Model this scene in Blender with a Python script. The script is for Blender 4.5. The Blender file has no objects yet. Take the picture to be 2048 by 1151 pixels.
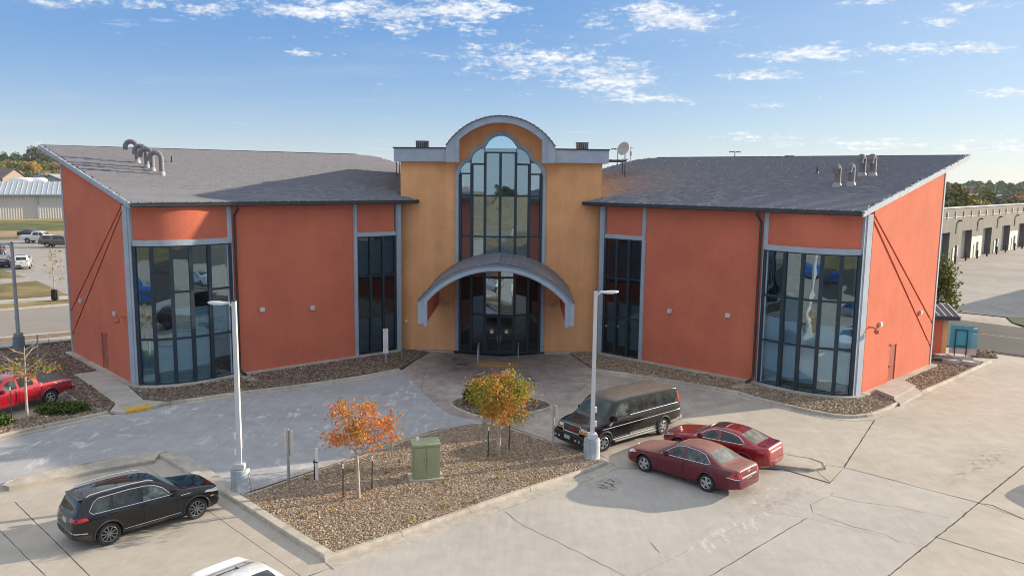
import bpy, bmesh, math, random
import numpy as np
from mathutils import Vector, Matrix
from mathutils.bvhtree import BVHTree
from mathutils.geometry import tessellate_polygon

random.seed(7); RNG = np.random.default_rng(11)
SC = bpy.context.scene
COL = SC.collection

# ------------------------------------------------------------------ camera
CAM_H, FPX, IW, IH = 11.5, 1593.0, 2048.0, 1151.0
PITCH, ROLL = math.atan(219.5 / FPX), math.radians(0.65)
FW = Vector((0, math.cos(PITCH), -math.sin(PITCH)))
_u = Vector((0, math.sin(PITCH), math.cos(PITCH)))
_r = Vector((1, 0, 0))
RT = _r * math.cos(ROLL) + _u * math.sin(ROLL)
UP = -_r * math.sin(ROLL) + _u * math.cos(ROLL)
CO = Vector((0, 0, CAM_H))
cd = bpy.data.cameras.new('camera'); cam = bpy.data.objects.new('camera', cd); COL.objects.link(cam)
cd.sensor_width = 36; cd.lens = FPX / IW * 36; cd.clip_start = 0.5; cd.clip_end = 20000
M = Matrix((RT, UP, -FW)).transposed().to_4x4(); M.translation = CO; cam.matrix_world = M
SC.camera = cam

def ray(x, y): return FW + RT * ((x - IW / 2) / FPX) - UP * ((y - IH / 2) / FPX)
def at(x, y, z=0.0):
    "the point of the level plane z that a pixel of the photograph looks at"
    d = ray(x, y); t = (z - CAM_H) / d.z
    p = CO + d * t
    return Vector((p.x, p.y, z))

# ------------------------------------------------------------------ light
SUN_AZ, SUN_EL = math.radians(21.5), math.radians(16.0)      # from +x towards +y
SDIR = Vector((math.cos(SUN_AZ) * math.cos(SUN_EL), math.sin(SUN_AZ) * math.cos(SUN_EL), math.sin(SUN_EL)))
sd = bpy.data.lights.new('sun', 'SUN'); sun = bpy.data.objects.new('sun', sd); COL.objects.link(sun)
sd.energy = 3.4; sd.angle = math.radians(0.5); sd.color = (1.0, 0.84, 0.64)
sun.rotation_euler = SDIR.to_track_quat('Z', 'Y').to_euler()
SC.view_settings.view_transform = 'Standard'; SC.view_settings.look = 'None'
SC.view_settings.gamma = 1; SC.view_settings.use_curve_mapping = False
SC.view_settings.exposure = 1.28
SC.cycles.filter_width = 1.0; SC.cycles.max_bounces = 6; SC.cycles.transparent_max_bounces = 12

HAZE = 0.00009
class NT:
    "small helper to write node trees"
    def __init__(s, tree): s.t = tree; s.n = tree.nodes; s.l = tree.links
    def new(s, typ, ins=None, **props):
        nd = s.n.new(typ)
        for k, v in props.items(): setattr(nd, k, v)
        for k, v in (ins or {}).items(): s.put(nd.inputs[k], v)
        return nd
    def put(s, sock, v):
        if isinstance(v, bpy.types.NodeSocket): s.l.new(v, sock)
        elif isinstance(v, bpy.types.Node): s.l.new(v.outputs[0], sock)
        else:
            if sock.type == 'RGBA' and len(v) == 3: v = (*v, 1)
            sock.default_value = v
    def math(s, op, a, b=0.5, c=None, clamp=False):
        d = {0: a, 1: b}
        if c is not None: d[2] = c
        return s.new('ShaderNodeMath', d, operation=op, use_clamp=clamp).outputs[0]
    def mix(s, f, a, b, blend='MIX'):
        nd = s.new('ShaderNodeMix', data_type='RGBA', blend_type=blend)
        s.put(nd.inputs[0], f); s.put(nd.inputs[6], a); s.put(nd.inputs[7], b)
        return nd.outputs[2]
    def rng(s, v, a, b, lo=0.0, hi=1.0):
        return s.new('ShaderNodeMapRange', {0: v, 1: a, 2: b, 3: lo, 4: hi}, interpolation_type='SMOOTHSTEP').outputs[0]
    def noise(s, vec, scale, detail=4, rough=0.55, dist=0.0):
        return s.new('ShaderNodeTexNoise', {'Vector': vec, 'Scale': scale, 'Detail': detail, 'Roughness': rough, 'Distortion': dist}).outputs[0]
    def mapping(s, vec, scale=(1, 1, 1), loc=(0, 0, 0), rot=(0, 0, 0)):
        return s.new('ShaderNodeMapping', {'Vector': vec, 'Scale': scale, 'Location': loc, 'Rotation': rot}).outputs[0]

# ------------------------------------------------------------------ sky
world = bpy.data.worlds.new('World'); SC.world = world; world.use_nodes = True
w = NT(world.node_tree); w.n.clear()
sky = w.new('ShaderNodeTexSky', sky_type='NISHITA', sun_disc=False, sun_elevation=SUN_EL,
            sun_rotation=math.radians(90) - SUN_AZ, altitude=500, air_density=1.0, dust_density=0.5, ozone_density=2.6)
tc = w.new('ShaderNodeTexCoord').outputs['Generated']
sep = w.new('ShaderNodeSeparateXYZ', {0: tc})
X, Y, Z = sep.outputs
zc = w.math('ADD', w.math('MAXIMUM', Z, 0.0), 0.06)
px = w.math('DIVIDE', X, zc); py = w.math('DIVIDE', Y, zc)
cv = w.new('ShaderNodeCombineXYZ', {0: px, 1: py, 2: 0.0}).outputs[0]
warp = w.noise(cv, 1.6, 3)
cvw = w.new('ShaderNodeVectorMath', {0: cv, 1: w.new('ShaderNodeVectorMath', {0: w.new('ShaderNodeCombineXYZ', {0: warp, 1: warp, 2: 0.0}).outputs[0], 'Scale': 0.25}, operation='SCALE').outputs[0]}, operation='ADD').outputs[0]
big = w.noise(w.mapping(cvw, (0.42, 0.6, 1), (3.1, 7.7, 0)), 1.0, 2, 0.5)
small = w.noise(w.mapping(cvw, (1.0, 1.35, 1), (1.7, 0.4, 0)), 2.6, 8, 0.62)
tiny = w.noise(cvw, 14.0, 4, 0.6)
dens = w.math('ADD', w.math('MULTIPLY', big, 0.9), w.math('ADD', w.math('MULTIPLY', small, 0.85), w.math('MULTIPLY', tiny, 0.16)))
# the clouds seen in the photograph: (pixel x, y, half width, half height, gain)
CL = [(800, 30, 120, 32, .29), (590, 14, 110, 22, .26), (960, 18, 75, 26, .30), (420, 22, 45, 16, .2), (280, 4, 70, 16, .22),
      (1340, 40, 130, 22, .34), (1610, 110, 110, 18, .34), (1150, 135, 150, 42, .22), (1530, 152, 60, 9, .34), (1000, 115, 110, 26, .20),
      (1290, 12, 60, 14, .22), (1960, 12, 70, 16, .26), (2020, 190, 60, 16, .24), (1740, 290, 90, 14, .29), (1990, 290, 90, 16, .29),
      (1490, 275, 80, 12, .27), (1240, 170, 70, 26, .27), (1750, 3, 50, 8, .28), (1890, 45, 40, 8, .28), (1330, 200, 60, 9, .27), (1560, 210, 45, 7, .3), (1850, 95, 60, 8, .26), (600, 105, 60, 8, .26), (120, 6, 90, 10, .2), (1960, 95, 60, 9, .26), (500, 75, 40, 6, .22)]
acc = None
for (cx, cy, hw, hh, g) in CL:
    d = ray(cx, cy).normalized(); az = math.atan2(d.x, d.y); el = math.asin(d.z)
    if acc is None:
        azn = w.math('ARCTAN2', X, Y); eln = w.math('ARCSINE', Z)
    a = w.math('MULTIPLY', w.math('SUBTRACT', azn, az), FPX / hw)
    b = w.math('MULTIPLY', w.math('SUBTRACT', eln, el), FPX / hh)
    r2 = w.math('ADD', w.math('MULTIPLY', a, a), w.math('MULTIPLY', b, b))
    gk = w.math('MULTIPLY', w.math('EXPONENT', w.math('MULTIPLY', r2, -0.8)), g)
    acc = gk if acc is None else w.math('ADD', acc, gk)
fine = w.noise(w.mapping(w.new('ShaderNodeCombineXYZ', {0: azn, 1: eln, 2: 0.0}).outputs[0], (26, 78, 1)), 1.0, 7, 0.6)
fine2 = w.noise(w.mapping(w.new('ShaderNodeCombineXYZ', {0: azn, 1: eln, 2: 3.0}).outputs[0], (110, 260, 1)), 1.0, 4, 0.6)
blob = w.math('ADD', w.math('MULTIPLY', w.math('MINIMUM', acc, 0.42), 1.25), w.math('ADD', w.math('MULTIPLY', w.math('SUBTRACT', fine, 0.5), 1.15), w.math('MULTIPLY', w.math('SUBTRACT', fine2, 0.5), 0.55)))
above = w.rng(Z, 0.0, 0.04)
thin = w.math('MULTIPLY', w.rng(w.noise(w.mapping(cv, (0.5, 0.9, 1), (9, 2, 0)), 1.1, 5, .6), 0.48, 0.8), 0.16)
# a faint veil of thin cirrus everywhere, a pale band of haze over the horizon
# clear air: deep blue above, paling into the haze over the horizon and towards the sun's side
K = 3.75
el_n = w.math('MAXIMUM', eln, 0.0)
hz = w.math('EXPONENT', w.math('MULTIPLY', w.math('POWER', w.math('DIVIDE', el_n, math.radians(5.2)), 1.25), -1.0))
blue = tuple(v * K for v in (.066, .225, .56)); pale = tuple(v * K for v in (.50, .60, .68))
grad = w.mix(hz, blue, pale)
sdot = w.new('ShaderNodeVectorMath', {0: tc, 1: tuple(SDIR)}, operation='DOT_PRODUCT').outputs['Value']
glow = w.math('MULTIPLY', w.rng(sdot, 0.3, 1.0), 0.5)
grad = w.mix(glow, grad, tuple(v * K for v in (.60, .66, .70)))
skyb = w.mix(0.82, sky.outputs[0], grad)
# extra cloud overhead, above the view, added to fill the shaded walls with light
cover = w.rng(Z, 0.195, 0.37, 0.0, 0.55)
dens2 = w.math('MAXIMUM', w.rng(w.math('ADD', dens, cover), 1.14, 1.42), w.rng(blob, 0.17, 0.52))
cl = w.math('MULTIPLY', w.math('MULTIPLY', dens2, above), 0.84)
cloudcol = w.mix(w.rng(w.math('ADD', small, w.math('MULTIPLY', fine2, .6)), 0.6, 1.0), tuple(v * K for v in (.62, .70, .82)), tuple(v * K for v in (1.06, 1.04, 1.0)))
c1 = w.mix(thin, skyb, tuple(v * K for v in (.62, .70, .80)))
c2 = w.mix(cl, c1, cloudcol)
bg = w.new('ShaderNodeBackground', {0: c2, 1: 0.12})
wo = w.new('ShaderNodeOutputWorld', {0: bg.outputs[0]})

# ------------------------------------------------------------------ materials
MATS = {}
def base_mat(name):
    m = bpy.data.materials.new(name); m.use_nodes = True
    t = NT(m.node_tree); b = m.node_tree.nodes['Principled BSDF']
    return m, t, b
def mat(name, col, rough=0.6, metal=0.0, var=0.15, vscale=1.5, fine=0.0, fscale=40, bump=0.0, bscale=60, coat=0.0, spec=0.5, world_co=False, col2=None, c2scale=0.4, c2lo=.45, c2hi=.65, bdist=.01, streak=0.0):
    "principled material whose colour is broken up by noise at two scales, with fine relief"
    if name in MATS: return MATS[name]
    m, t, b = base_mat(name)
    co = t.new('ShaderNodeNewGeometry').outputs['Position'] if world_co else t.new('ShaderNodeTexCoord').outputs['Object']
    c = col
    if col2 is not None:
        c = t.mix(t.rng(t.noise(co, c2scale, 6, .6), c2lo, c2hi), col, col2)
    f = t.rng(t.noise(co, vscale, 5, .6), 0.25, 0.75, 1 - var, 1 + var)
    if fine: f = t.math('MULTIPLY', f, t.rng(t.noise(co, fscale, 3, .7), 0.25, 0.75, 1 - fine, 1 + fine))
    if streak: f = t.math('MULTIPLY', f, t.rng(t.noise(t.mapping(co, (1.6, 1.6, .10)), 1.0, 5, .6), 0.3, 0.7, 1 - streak, 1 + streak * .6))
    fc = t.new('ShaderNodeCombineXYZ', {0: f, 1: f, 2: f}).outputs[0]
    t.put(b.inputs['Base Color'], t.mix(1.0, c, fc, 'MULTIPLY'))
    b.inputs['Roughness'].default_value = rough; b.inputs['Metallic'].default_value = metal
    b.inputs['Coat Weight'].default_value = coat; b.inputs['Coat Roughness'].default_value = 0.06
    b.inputs['Specular IOR Level'].default_value = spec
    if bump:
        bn = t.new('ShaderNodeBump', {'Strength': bump, 'Distance': bdist, 'Height': t.noise(co, bscale, 4, .65)})
        t.put(b.inputs['Normal'], bn.outputs[0])
    MATS[name] = m
    return m

def island_mat(name, cols, rough=0.8, clump=0.0, cscale=0.9, trans=0.0):
    "each loose piece (pebble, leaf) of a mesh gets its own colour from a ramp"
    m, t, b = base_mat(name)
    g = t.new('ShaderNodeNewGeometry')
    r = g.outputs['Random Per Island']
    if clump:
        co = t.new('ShaderNodeTexCoord').outputs['Object']
        r = t.math('ADD', t.math('MULTIPLY', r, 1 - clump), t.math('MULTIPLY', t.rng(t.noise(co, cscale, 2), .3, .7), clump), clamp=True)
    ra = t.new('ShaderNodeValToRGB', {0: r}); e = ra.color_ramp.elements
    while len(e) < len(cols): e.new(0.5)
    for i, c in enumerate(cols):
        e[i].position = i / (len(cols) - 1); e[i].color = (*c, 1)
    t.put(b.inputs['Base Color'], ra.outputs[0]); b.inputs['Roughness'].default_value = rough
    b.inputs['Specular IOR Level'].default_value = 0.25
    if trans:
        tr = t.new('ShaderNodeBsdfTranslucent', {0: ra.outputs[0]})
        mx = t.new('ShaderNodeMixShader', {0: trans, 1: b.outputs[0], 2: tr.outputs[0]})
        t.put(m.node_tree.nodes['Material Output'].inputs[0], mx.outputs[0])
    MATS[name] = m
    return m

def glass_mat(name, tint, base=0.2, gain=0.75, wob=0.02, wscale=0.6):
    m, t, b = base_mat(name); t.n.remove(b)
    co = t.new('ShaderNodeNewGeometry').outputs['Position']
    bn = t.new('ShaderNodeBump', {'Strength': 0.5, 'Distance': wob, 'Height': t.noise(co, wscale, 2, .4)}).outputs[0]
    fr = t.new('ShaderNodeFresnel', {0: 1.5}).outputs[0]
    fac = t.math('ADD', t.math('MULTIPLY', fr, gain), base, clamp=True)
    tr = t.new('ShaderNodeBsdfTransparent', {0: tint}); gl = t.new('ShaderNodeBsdfGlossy', {0: (.70, .87, 1.0), 1: 0.015, 'Normal': bn})
    mx = t.new('ShaderNodeMixShader', {0: fac, 1: tr.outputs[0], 2: gl.outputs[0]})
    t.put(m.node_tree.nodes['Material Output'].inputs[0], mx.outputs[0])
    MATS[name] = m
    return m

def concrete_mat(name, col, worn=None, worn_amt=0.0, stain=0.25, streak_rot=0.0, sc=1.0):
    "broom-finished slab: blotches, fine grain, faint brush streaks, optional pale worn patches"
    m, t, b = base_mat(name)
    co = t.new('ShaderNodeNewGeometry').outputs['Position']
    f = t.rng(t.noise(co, 0.22 * sc, 5, .6), .3, .7, 1 - stain * .55, 1 + stain * .4)
    f = t.math('MULTIPLY', f, t.rng(t.noise(co, 1.4 * sc, 6, .65), .3, .7, 1 - stain * .5, 1 + stain * .4))
    st = t.noise(t.mapping(co, (6, .35, 1), rot=(0, 0, streak_rot)), 1.0, 6, .65)
    f = t.math('MULTIPLY', f, t.rng(st, .3, .7, 0.96, 1.035))
    f = t.math('MULTIPLY', f, t.rng(t.noise(co, 60, 3, .7), .25, .75, .86, 1.12))
    pit = t.rng(t.new('ShaderNodeTexVoronoi', {'Vector': co, 'Scale': 3.2}).outputs['Distance'], .03, .07, .72, 1.0)
    f = t.math('MULTIPLY', f, pit)
    fc = t.new('ShaderNodeCombineXYZ', {0: f, 1: f, 2: f}).outputs[0]
    c = t.mix(1.0, col, fc, 'MULTIPLY')
    # old oil spots
    oil = t.rng(t.noise(co, 0.55, 5, .7), .66, .78, 0.0, .45)
    c = t.mix(oil, c, tuple(x * .45 for x in col))
    if worn is not None:
        wn = t.noise(t.mapping(co, (1, .36, 1), rot=(0, 0, streak_rot)), 1.7, 9, .74, .8)
        bigm = t.rng(t.noise(co, .3, 2), .36, .58)
        wf = t.math('MULTIPLY', t.rng(wn, .535, .635), bigm)
        c = t.mix(t.math('MULTIPLY', wf, worn_amt), c, worn)
    t.put(b.inputs['Base Color'], c); b.inputs['Roughness'].default_value = .85; b.inputs['Specular IOR Level'].default_value = .3
    bn = t.new('ShaderNodeBump', {'Strength': .35, 'Distance': .01, 'Height': t.noise(co, 45, 4, .7)})
    t.put(b.inputs['Normal'], bn.outputs[0])
    MATS[name] = m
    return m

def paint_mat(name, col, metal=0.35, rough=0.28, dust=None, dust_amt=0.0, zmin=0.0, coat=1.0):
    m, t, b = base_mat(name)
    c = col
    co = t.new('ShaderNodeTexCoord').outputs['Object']
    b.inputs['Metallic'].default_value = metal; b.inputs['Coat Weight'].default_value = coat
    b.inputs['Coat Roughness'].default_value = 0.04; b.inputs['Roughness'].default_value = rough
    if dust is not None:
        up = t.new('ShaderNodeSeparateXYZ', {0: t.new('ShaderNodeNewGeometry').outputs['Normal']}).outputs[2]
        n = t.rng(t.noise(co, 2.5, 5, .6), .25, .7, .75, 1.0)
        f = t.math('MULTIPLY', t.math('MULTIPLY', t.math('MULTIPLY', t.rng(up, .62, .97), n), t.rng(t.new('ShaderNodeSeparateXYZ', {0: co}).outputs[2], zmin, zmin + .12)), dust_amt, clamp=True)
        c = t.mix(f, col, dust)
        t.put(b.inputs['Coat Weight'], t.math('MULTIPLY', t.math('SUBTRACT', 1.0, f), coat)); t.put(b.inputs['Roughness'], t.math('MULTIPLY_ADD', f, .5, rough))
        t.put(b.inputs['Metallic'], t.math('MULTIPLY', t.math('SUBTRACT', 1.0, f), metal))
    else:
        f = t.rng(t.noise(co, 6, 4, .6), .3, .7, .93, 1.06); fc = t.new('ShaderNodeCombineXYZ', {0: f, 1: f, 2: f}).outputs[0]
        c = t.mix(1.0, col, fc, 'MULTIPLY')
    t.put(b.inputs['Base Color'], c)
    MATS[name] = m
    return m

# ------------------------------------------------------------------ mesh helpers
class MB:
    def __init__(s): s.v = []; s.f = []; s.mi = []
    def add(s, vs, fs, mi=0):
        o = len(s.v); s.v += [tuple(v) for v in vs]; s.f += [tuple(i + o for i in f) for f in fs]; s.mi += [mi] * len(fs)
        return s
    def box(s, c, d, rz=0.0, mi=0, mtx=None):
        x, y, z = d[0] / 2, d[1] / 2, d[2] / 2
        vs = [Vector((a * x, b * y, e * z)) for e in (-1, 1) for b in (-1, 1) for a in (-1, 1)]
        R = mtx if mtx is not None else Matrix.Rotation(rz, 3, 'Z')
        vs = [R @ v + Vector(c) for v in vs]
        return s.add(vs, [(0, 2, 3, 1), (4, 5, 7, 6), (0, 1, 5, 4), (2, 6, 7, 3), (0, 4, 6, 2), (1, 3, 7, 5)], mi)
    def beam(s, a, b, w, h, up=(0, 0, 1), mi=0):
        "a box from a to b, w across, h along up"
        a, b = Vector(a), Vector(b); d = (b - a); L = d.length; d.normalize()
        u = Vector(up); sx = d.cross(u)
        if sx.length < 1e-5: u = Vector((0, 1, 0)); sx = d.cross(u)
        sx.normalize(); u = sx.cross(d).normalized()
        vs = [a + sx * (i * w / 2) + u * (j * h / 2) + d * (k * L) for k in (0, 1) for j in (-1, 1) for i in (-1, 1)]
        return s.add(vs, [(0, 2, 3, 1), (4, 5, 7, 6), (0, 1, 5, 4), (2, 6, 7, 3), (0, 4, 6, 2), (1, 3, 7, 5)], mi)
    def tube(s, pts, r, n=8, cap=True, mi=0):
        pts = [Vector(p) for p in pts]; rs = r if isinstance(r, (list, tuple)) else [r] * len(pts)
        vs = []; fs = []; ref = None
        for i, p in enumerate(pts):
            d = (pts[min(i + 1, len(pts) - 1)] - pts[max(i - 1, 0)]).normalized()
            if ref is None: ref = Vector((0, 0, 1)) if abs(d.z) < .9 else Vector((1, 0, 0))
            a = d.cross(ref).normalized(); b = d.cross(a).normalized(); ref = -b if False else a.cross(d).normalized()
            for k in range(n):
                t = 2 * math.pi * k / n; vs.append(p + (a * math.cos(t) + ref * math.sin(t)) * rs[i])
        for i in range(len(pts) - 1):
            for k in range(n):
                k2 = (k + 1) % n; fs.append((i * n + k, i * n + k2, (i + 1) * n + k2, (i + 1) * n + k))
        if cap: fs.append(tuple(range(n))); fs.append(tuple((len(pts) - 1) * n + k for k in range(n)))
        return s.add(vs, fs, mi)
    def prism(s, poly, z0, z1, mi=0):
        "upright prism over a plan polygon; z0, z1 may be functions of the point"
        n = len(poly); g0 = z0 if callable(z0) else (lambda p: z0); g1 = z1 if callable(z1) else (lambda p: z1)
        vs = [(p[0], p[1], g0(p)) for p in poly] + [(p[0], p[1], g1(p)) for p in poly]
        fs = [(i, (i + 1) % n, n + (i + 1) % n, n + i) for i in range(n)]
        tri = tessellate_polygon([[Vector((p[0], p[1], 0)) for p in poly]])
        fs += [tuple(t) for t in tri] + [tuple(n + i for i in reversed(t)) for t in tri]
        return s.add(vs, fs, mi)
    def slab(s, poly3, off, mi=0):
        "a planar 3-D polygon thickened by the vector off"
        n = len(poly3); P = [Vector(p) for p in poly3]; off = Vector(off)
        vs = P + [p + off for p in P]
        fs = [(i, (i + 1) % n, n + (i + 1) % n, n + i) for i in range(n)]
        nrm = sum(((P[i] - P[0]).cross(P[(i + 1) % n] - P[0]) for i in range(1, n - 1)), Vector())
        ax = max(range(3), key=lambda k: abs(nrm[k])); keep = [k for k in range(3) if k != ax]
        tri = tessellate_polygon([[Vector((p[keep[0]], p[keep[1]], 0)) for p in P]])
        fs += [tuple(t) for t in tri] + [tuple(n + i for i in reversed(t)) for t in tri]
        return s.add(vs, fs, mi)
    def lathe(s, prof, n=20, axis='z', c=(0, 0, 0), mi=0, close=False):
        vs = []; fs = []; c = Vector(c); m = len(prof)
        for k in range(n):
            t = 2 * math.pi * k / n
            for r, h in prof:
                p = (r * math.cos(t), r * math.sin(t), h) if axis == 'z' else (r * math.cos(t), h, r * math.sin(t))
                vs.append(Vector(p) + c)
        for k in range(n):
            k2 = (k + 1) % n
            for i in range(m - 1): fs.append((k * m + i, k2 * m + i, k2 * m + i + 1, k * m + i + 1))
            if close: fs.append((k * m + m - 1, k2 * m + m - 1, k2 * m, k * m))
        if not close:
            fs.append(tuple(k * m for k in range(n))); fs.append(tuple(k * m + m - 1 for k in reversed(range(n))))
        return s.add(vs, fs, mi)
    def mesh(s, name, mats, smooth=None, recalc=True, bevel=0.0):
        me = bpy.data.meshes.new(name); me.from_pydata(s.v, [], s.f)
        for m in (mats if isinstance(mats, (list, tuple)) else [mats]): me.materials.append(m)
        me.polygons.foreach_set('material_index', s.mi)
        if recalc or bevel:
            bm = bmesh.new(); bm.from_mesh(me)
            if bevel:
                bmesh.ops.remove_doubles(bm, verts=bm.verts, dist=1e-5)
                ed = [e for e in bm.edges if len(e.link_faces) == 2 and e.calc_face_angle(0) > .6]
                bmesh.ops.bevel(bm, geom=ed, offset=bevel, segments=2, affect='EDGES', clamp_overlap=True)
            bmesh.ops.recalc_face_normals(bm, faces=bm.faces); bm.to_mesh(me); bm.free()
        if smooth is not None:
            me.polygons.foreach_set('use_smooth', [True] * len(me.polygons)); me.set_sharp_from_angle(angle=math.radians(smooth))
        me.update()
        return me
    def build(s, name, mats, parent=None, **k):
        return link(name, s.mesh(name, mats, **k), parent)

def link(name, data, parent=None, loc=None, rot=None):
    o = bpy.data.objects.new(name, data); COL.objects.link(o)
    if parent is not None: o.parent = parent
    if loc is not None: o.location = loc
    if rot is not None: o.rotation_euler = rot
    return o
def tag(o, label, cat, group=None):
    o['label'] = label; o['category'] = cat
    if group: o['group'] = group
    return o
def thing(name, label, cat, loc=(0, 0, 0), rz=0.0, group=None):
    return tag(link(name, None, None, loc, (0, 0, rz)), label, cat, group)
def struct(o): o['kind'] = 'structure'; return o
def stuff(o): o['kind'] = 'stuff'; return o
def children(o): return [c for c in bpy.data.objects if c.parent == o]
def copy_tree(o, parent=None):
    c = o.copy(); COL.objects.link(c)
    if parent is not None: c.parent = parent
    for ch in list(o.children): copy_tree(ch, c)
    return c

def inset(poly, d):
    P = [Vector((p[0], p[1])) for p in poly]; n = len(P)
    area = sum(P[i].x * P[(i + 1) % n].y - P[(i + 1) % n].x * P[i].y for i in range(n))
    if area < 0: P.reverse()
    out = []
    for i in range(n):
        a, b, c = P[i - 1], P[i], P[(i + 1) % n]
        d1 = (b - a).normalized(); d2 = (c - b).normalized()
        n1 = Vector((-d1.y, d1.x)); n2 = Vector((-d2.y, d2.x))
        k = 1 + n1.dot(n2)
        out.append(b + (n1 + n2) * (d / max(k, .35)))
    return out
def smooth_line(P, step=0.5, closed=False):
    "Catmull-Rom through plan points, resampled"
    P = [Vector((p[0], p[1])) for p in P]; n = len(P); out = []
    for i in range(n if closed else n - 1):
        g = (lambda k: P[k % n]) if closed else (lambda k: P[min(max(k, 0), n - 1)])
        p0, p1, p2, p3 = g(i - 1), g(i), g(i + 1), g(i + 2)
        m = max(1, int((p2 - p1).length / step))
        for k in range(m):
            t = k / m
            out.append(.5 * (2 * p1 + (p2 - p0) * t + (2 * p0 - 5 * p1 + 4 * p2 - p3) * t * t + (3 * p1 - p0 - 3 * p2 + p3) * t ** 3))
    if not closed: out.append(P[-1])
    return out
def in_poly(px, py, poly):
    x = np.asarray(px); y = np.asarray(py); r = np.zeros(x.shape, bool); n = len(poly)
    for i in range(n):
        x1, y1 = poly[i][0], poly[i][1]; x2, y2 = poly[(i + 1) % n][0], poly[(i + 1) % n][1]
        if y1 == y2: continue
        c = ((y1 > y) != (y2 > y)) & (x < (x2 - x1) * (y - y1) / (y2 - y1) + x1); r ^= c
    return r
def np_mesh(name, V, F, m):
    "V (n,3), F (k,4 or 3) numpy"
    me = bpy.data.meshes.new(name); k = F.shape[1]
    me.vertices.add(len(V)); me.vertices.foreach_set('co', V.astype(np.float32).ravel())
    me.loops.add(F.size); me.loops.foreach_set('vertex_index', F.astype(np.int32).ravel())
    me.polygons.add(len(F)); me.polygons.foreach_set('loop_start', np.arange(0, F.size, k, dtype=np.int32))
    me.update(calc_edges=True); me.polygons.foreach_set('use_smooth', np.zeros(len(F), bool)); me.materials.append(m)
    return me
def rand_rot(n):
    q = RNG.normal(size=(n, 4)); q /= np.linalg.norm(q, axis=1)[:, None]; a, b, c, d = q.T
    return np.stack([np.stack([1 - 2 * (c * c + d * d), 2 * (b * c - a * d), 2 * (b * d + a * c)], -1),
                     np.stack([2 * (b * c + a * d), 1 - 2 * (b * b + d * d), 2 * (c * d - a * b)], -1),
                     np.stack([2 * (b * d - a * c), 2 * (c * d + a * b), 1 - 2 * (b * b + c * c)], -1)], 1)
def leaf_mesh(name, C, size, m, flat=0.0, aspect=1.5):
    "one small bent leaf (two triangles) at every centre"
    n = len(C); R = rand_rot(n); s = size * RNG.uniform(.45, 1.45, n)
    base = np.array([[-.5 * aspect, 0, 0], [0, -.42, .12], [.5 * aspect, 0, 0], [0, .42, .12]])
    V = np.einsum('nij,kj->nki', R, base)
    if flat: V[:, :, 2] *= 1 - flat
    V = V * s[:, None, None] + C[:, None, :]
    F = np.arange(n * 4).reshape(n, 4)
    F3 = np.concatenate([F[:, [0, 1, 3]], F[:, [1, 2, 3]]])
    return np_mesh(name, V.reshape(-1, 3), F3, m)
def pebbles(name, poly, per_m2, size, z, m, parent=None):
    P = np.array([[p[0], p[1]] for p in poly]); lo, hi = P.min(0), P.max(0)
    n = int((hi - lo).prod() * per_m2); q = RNG.uniform(lo, hi, (n, 2)); q = q[in_poly(q[:, 0], q[:, 1], poly)]
    n = len(q); base = np.array([[1, 0, 0], [-1, 0, 0], [0, 1, 0], [0, -1, 0], [0, 0, 1], [0, 0, -1.]])
    sc = size * np.clip(RNG.lognormal(-.28, .38, (n, 1)), .3, 1.9) * RNG.uniform(.6, 1.2, (n, 3))
    V = base[None] * sc[:, None, :] + RNG.normal(0, size * .16, (n, 6, 3))
    V = np.einsum('nij,nkj->nki', rand_rot(n), V); V[:, :, 2] *= .62
    V += np.concatenate([q, z + RNG.uniform(0, size * .5, (n, 1))], 1)[:, None, :]
    f = np.array([[0, 2, 4], [2, 1, 4], [1, 3, 4], [3, 0, 4], [2, 0, 5], [1, 2, 5], [3, 1, 5], [0, 3, 5]])
    F = (np.arange(n)[:, None, None] * 6 + f[None]).reshape(-1, 3)
    return stuff(link(name, np_mesh(name, V.reshape(-1, 3), F, m), parent))
def text_mesh(txt, size, m, depth=0.002):
    cu = bpy.data.curves.new('lettering', 'FONT'); cu.body = txt; cu.size = size; cu.align_x = 'CENTER'; cu.align_y = 'CENTER'; cu.extrude = depth
    o = bpy.data.objects.new('lettering', cu); COL.objects.link(o)
    dg = bpy.context.evaluated_depsgraph_get(); me = bpy.data.meshes.new_from_object(o.evaluated_get(dg))
    bpy.data.objects.remove(o); bpy.data.curves.remove(cu)
    me.materials.clear(); me.materials.append(m)
    return me
# ------------------------------------------------------------------ shared materials
M_STUCCO = mat('red stucco', (.595, .168, .102), .9, var=.09, vscale=.4, fine=.2, fscale=22, bump=.9, bscale=22, bdist=.025, spec=.2, streak=.025)
M_OCHRE = mat('ochre stucco', (.78, .395, .185), .9, var=.10, vscale=.6, fine=.18, fscale=24, bump=.7, bscale=26, bdist=.02, spec=.2, streak=.08)
M_TRIM = mat('blue grey trim', (.36, .42, .495), .8, var=.1, vscale=1.5, fine=.12, fscale=40, bump=.3, bscale=40)
M_FRAME = mat('dark teal frame', (.016, .034, .052), .5, var=.12, metal=.1)
M_DARKMETAL = mat('dark eave metal', (.05, .052, .058), .4, metal=.4, var=.15)
M_BROWN = mat('brown downspout', (.06, .045, .042), .45, metal=.3)
M_SHINGLE = island_mat('roof shingle grey', [(.262, .266, .294), (.278, .282, .312), (.294, .298, .328), (.27, .274, .303)], .62, clump=.0, cscale=.5)
M_SHINGLE_ONE = mat('roof shingle single', (.278, .282, .312), .62, var=.05, vscale=.9, world_co=True, bump=.3, bscale=50)
M_DECK = mat('roof deck', (.06, .058, .065), .9)
M_CONC = concrete_mat('concrete tan slab', (.435, .395, .34), stain=.16, streak_rot=.75)
M_CONC_G = concrete_mat('concrete grey slab', (.42, .395, .36), stain=.13, streak_rot=.75, worn=(.52, .50, .47), worn_amt=.35)
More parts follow.
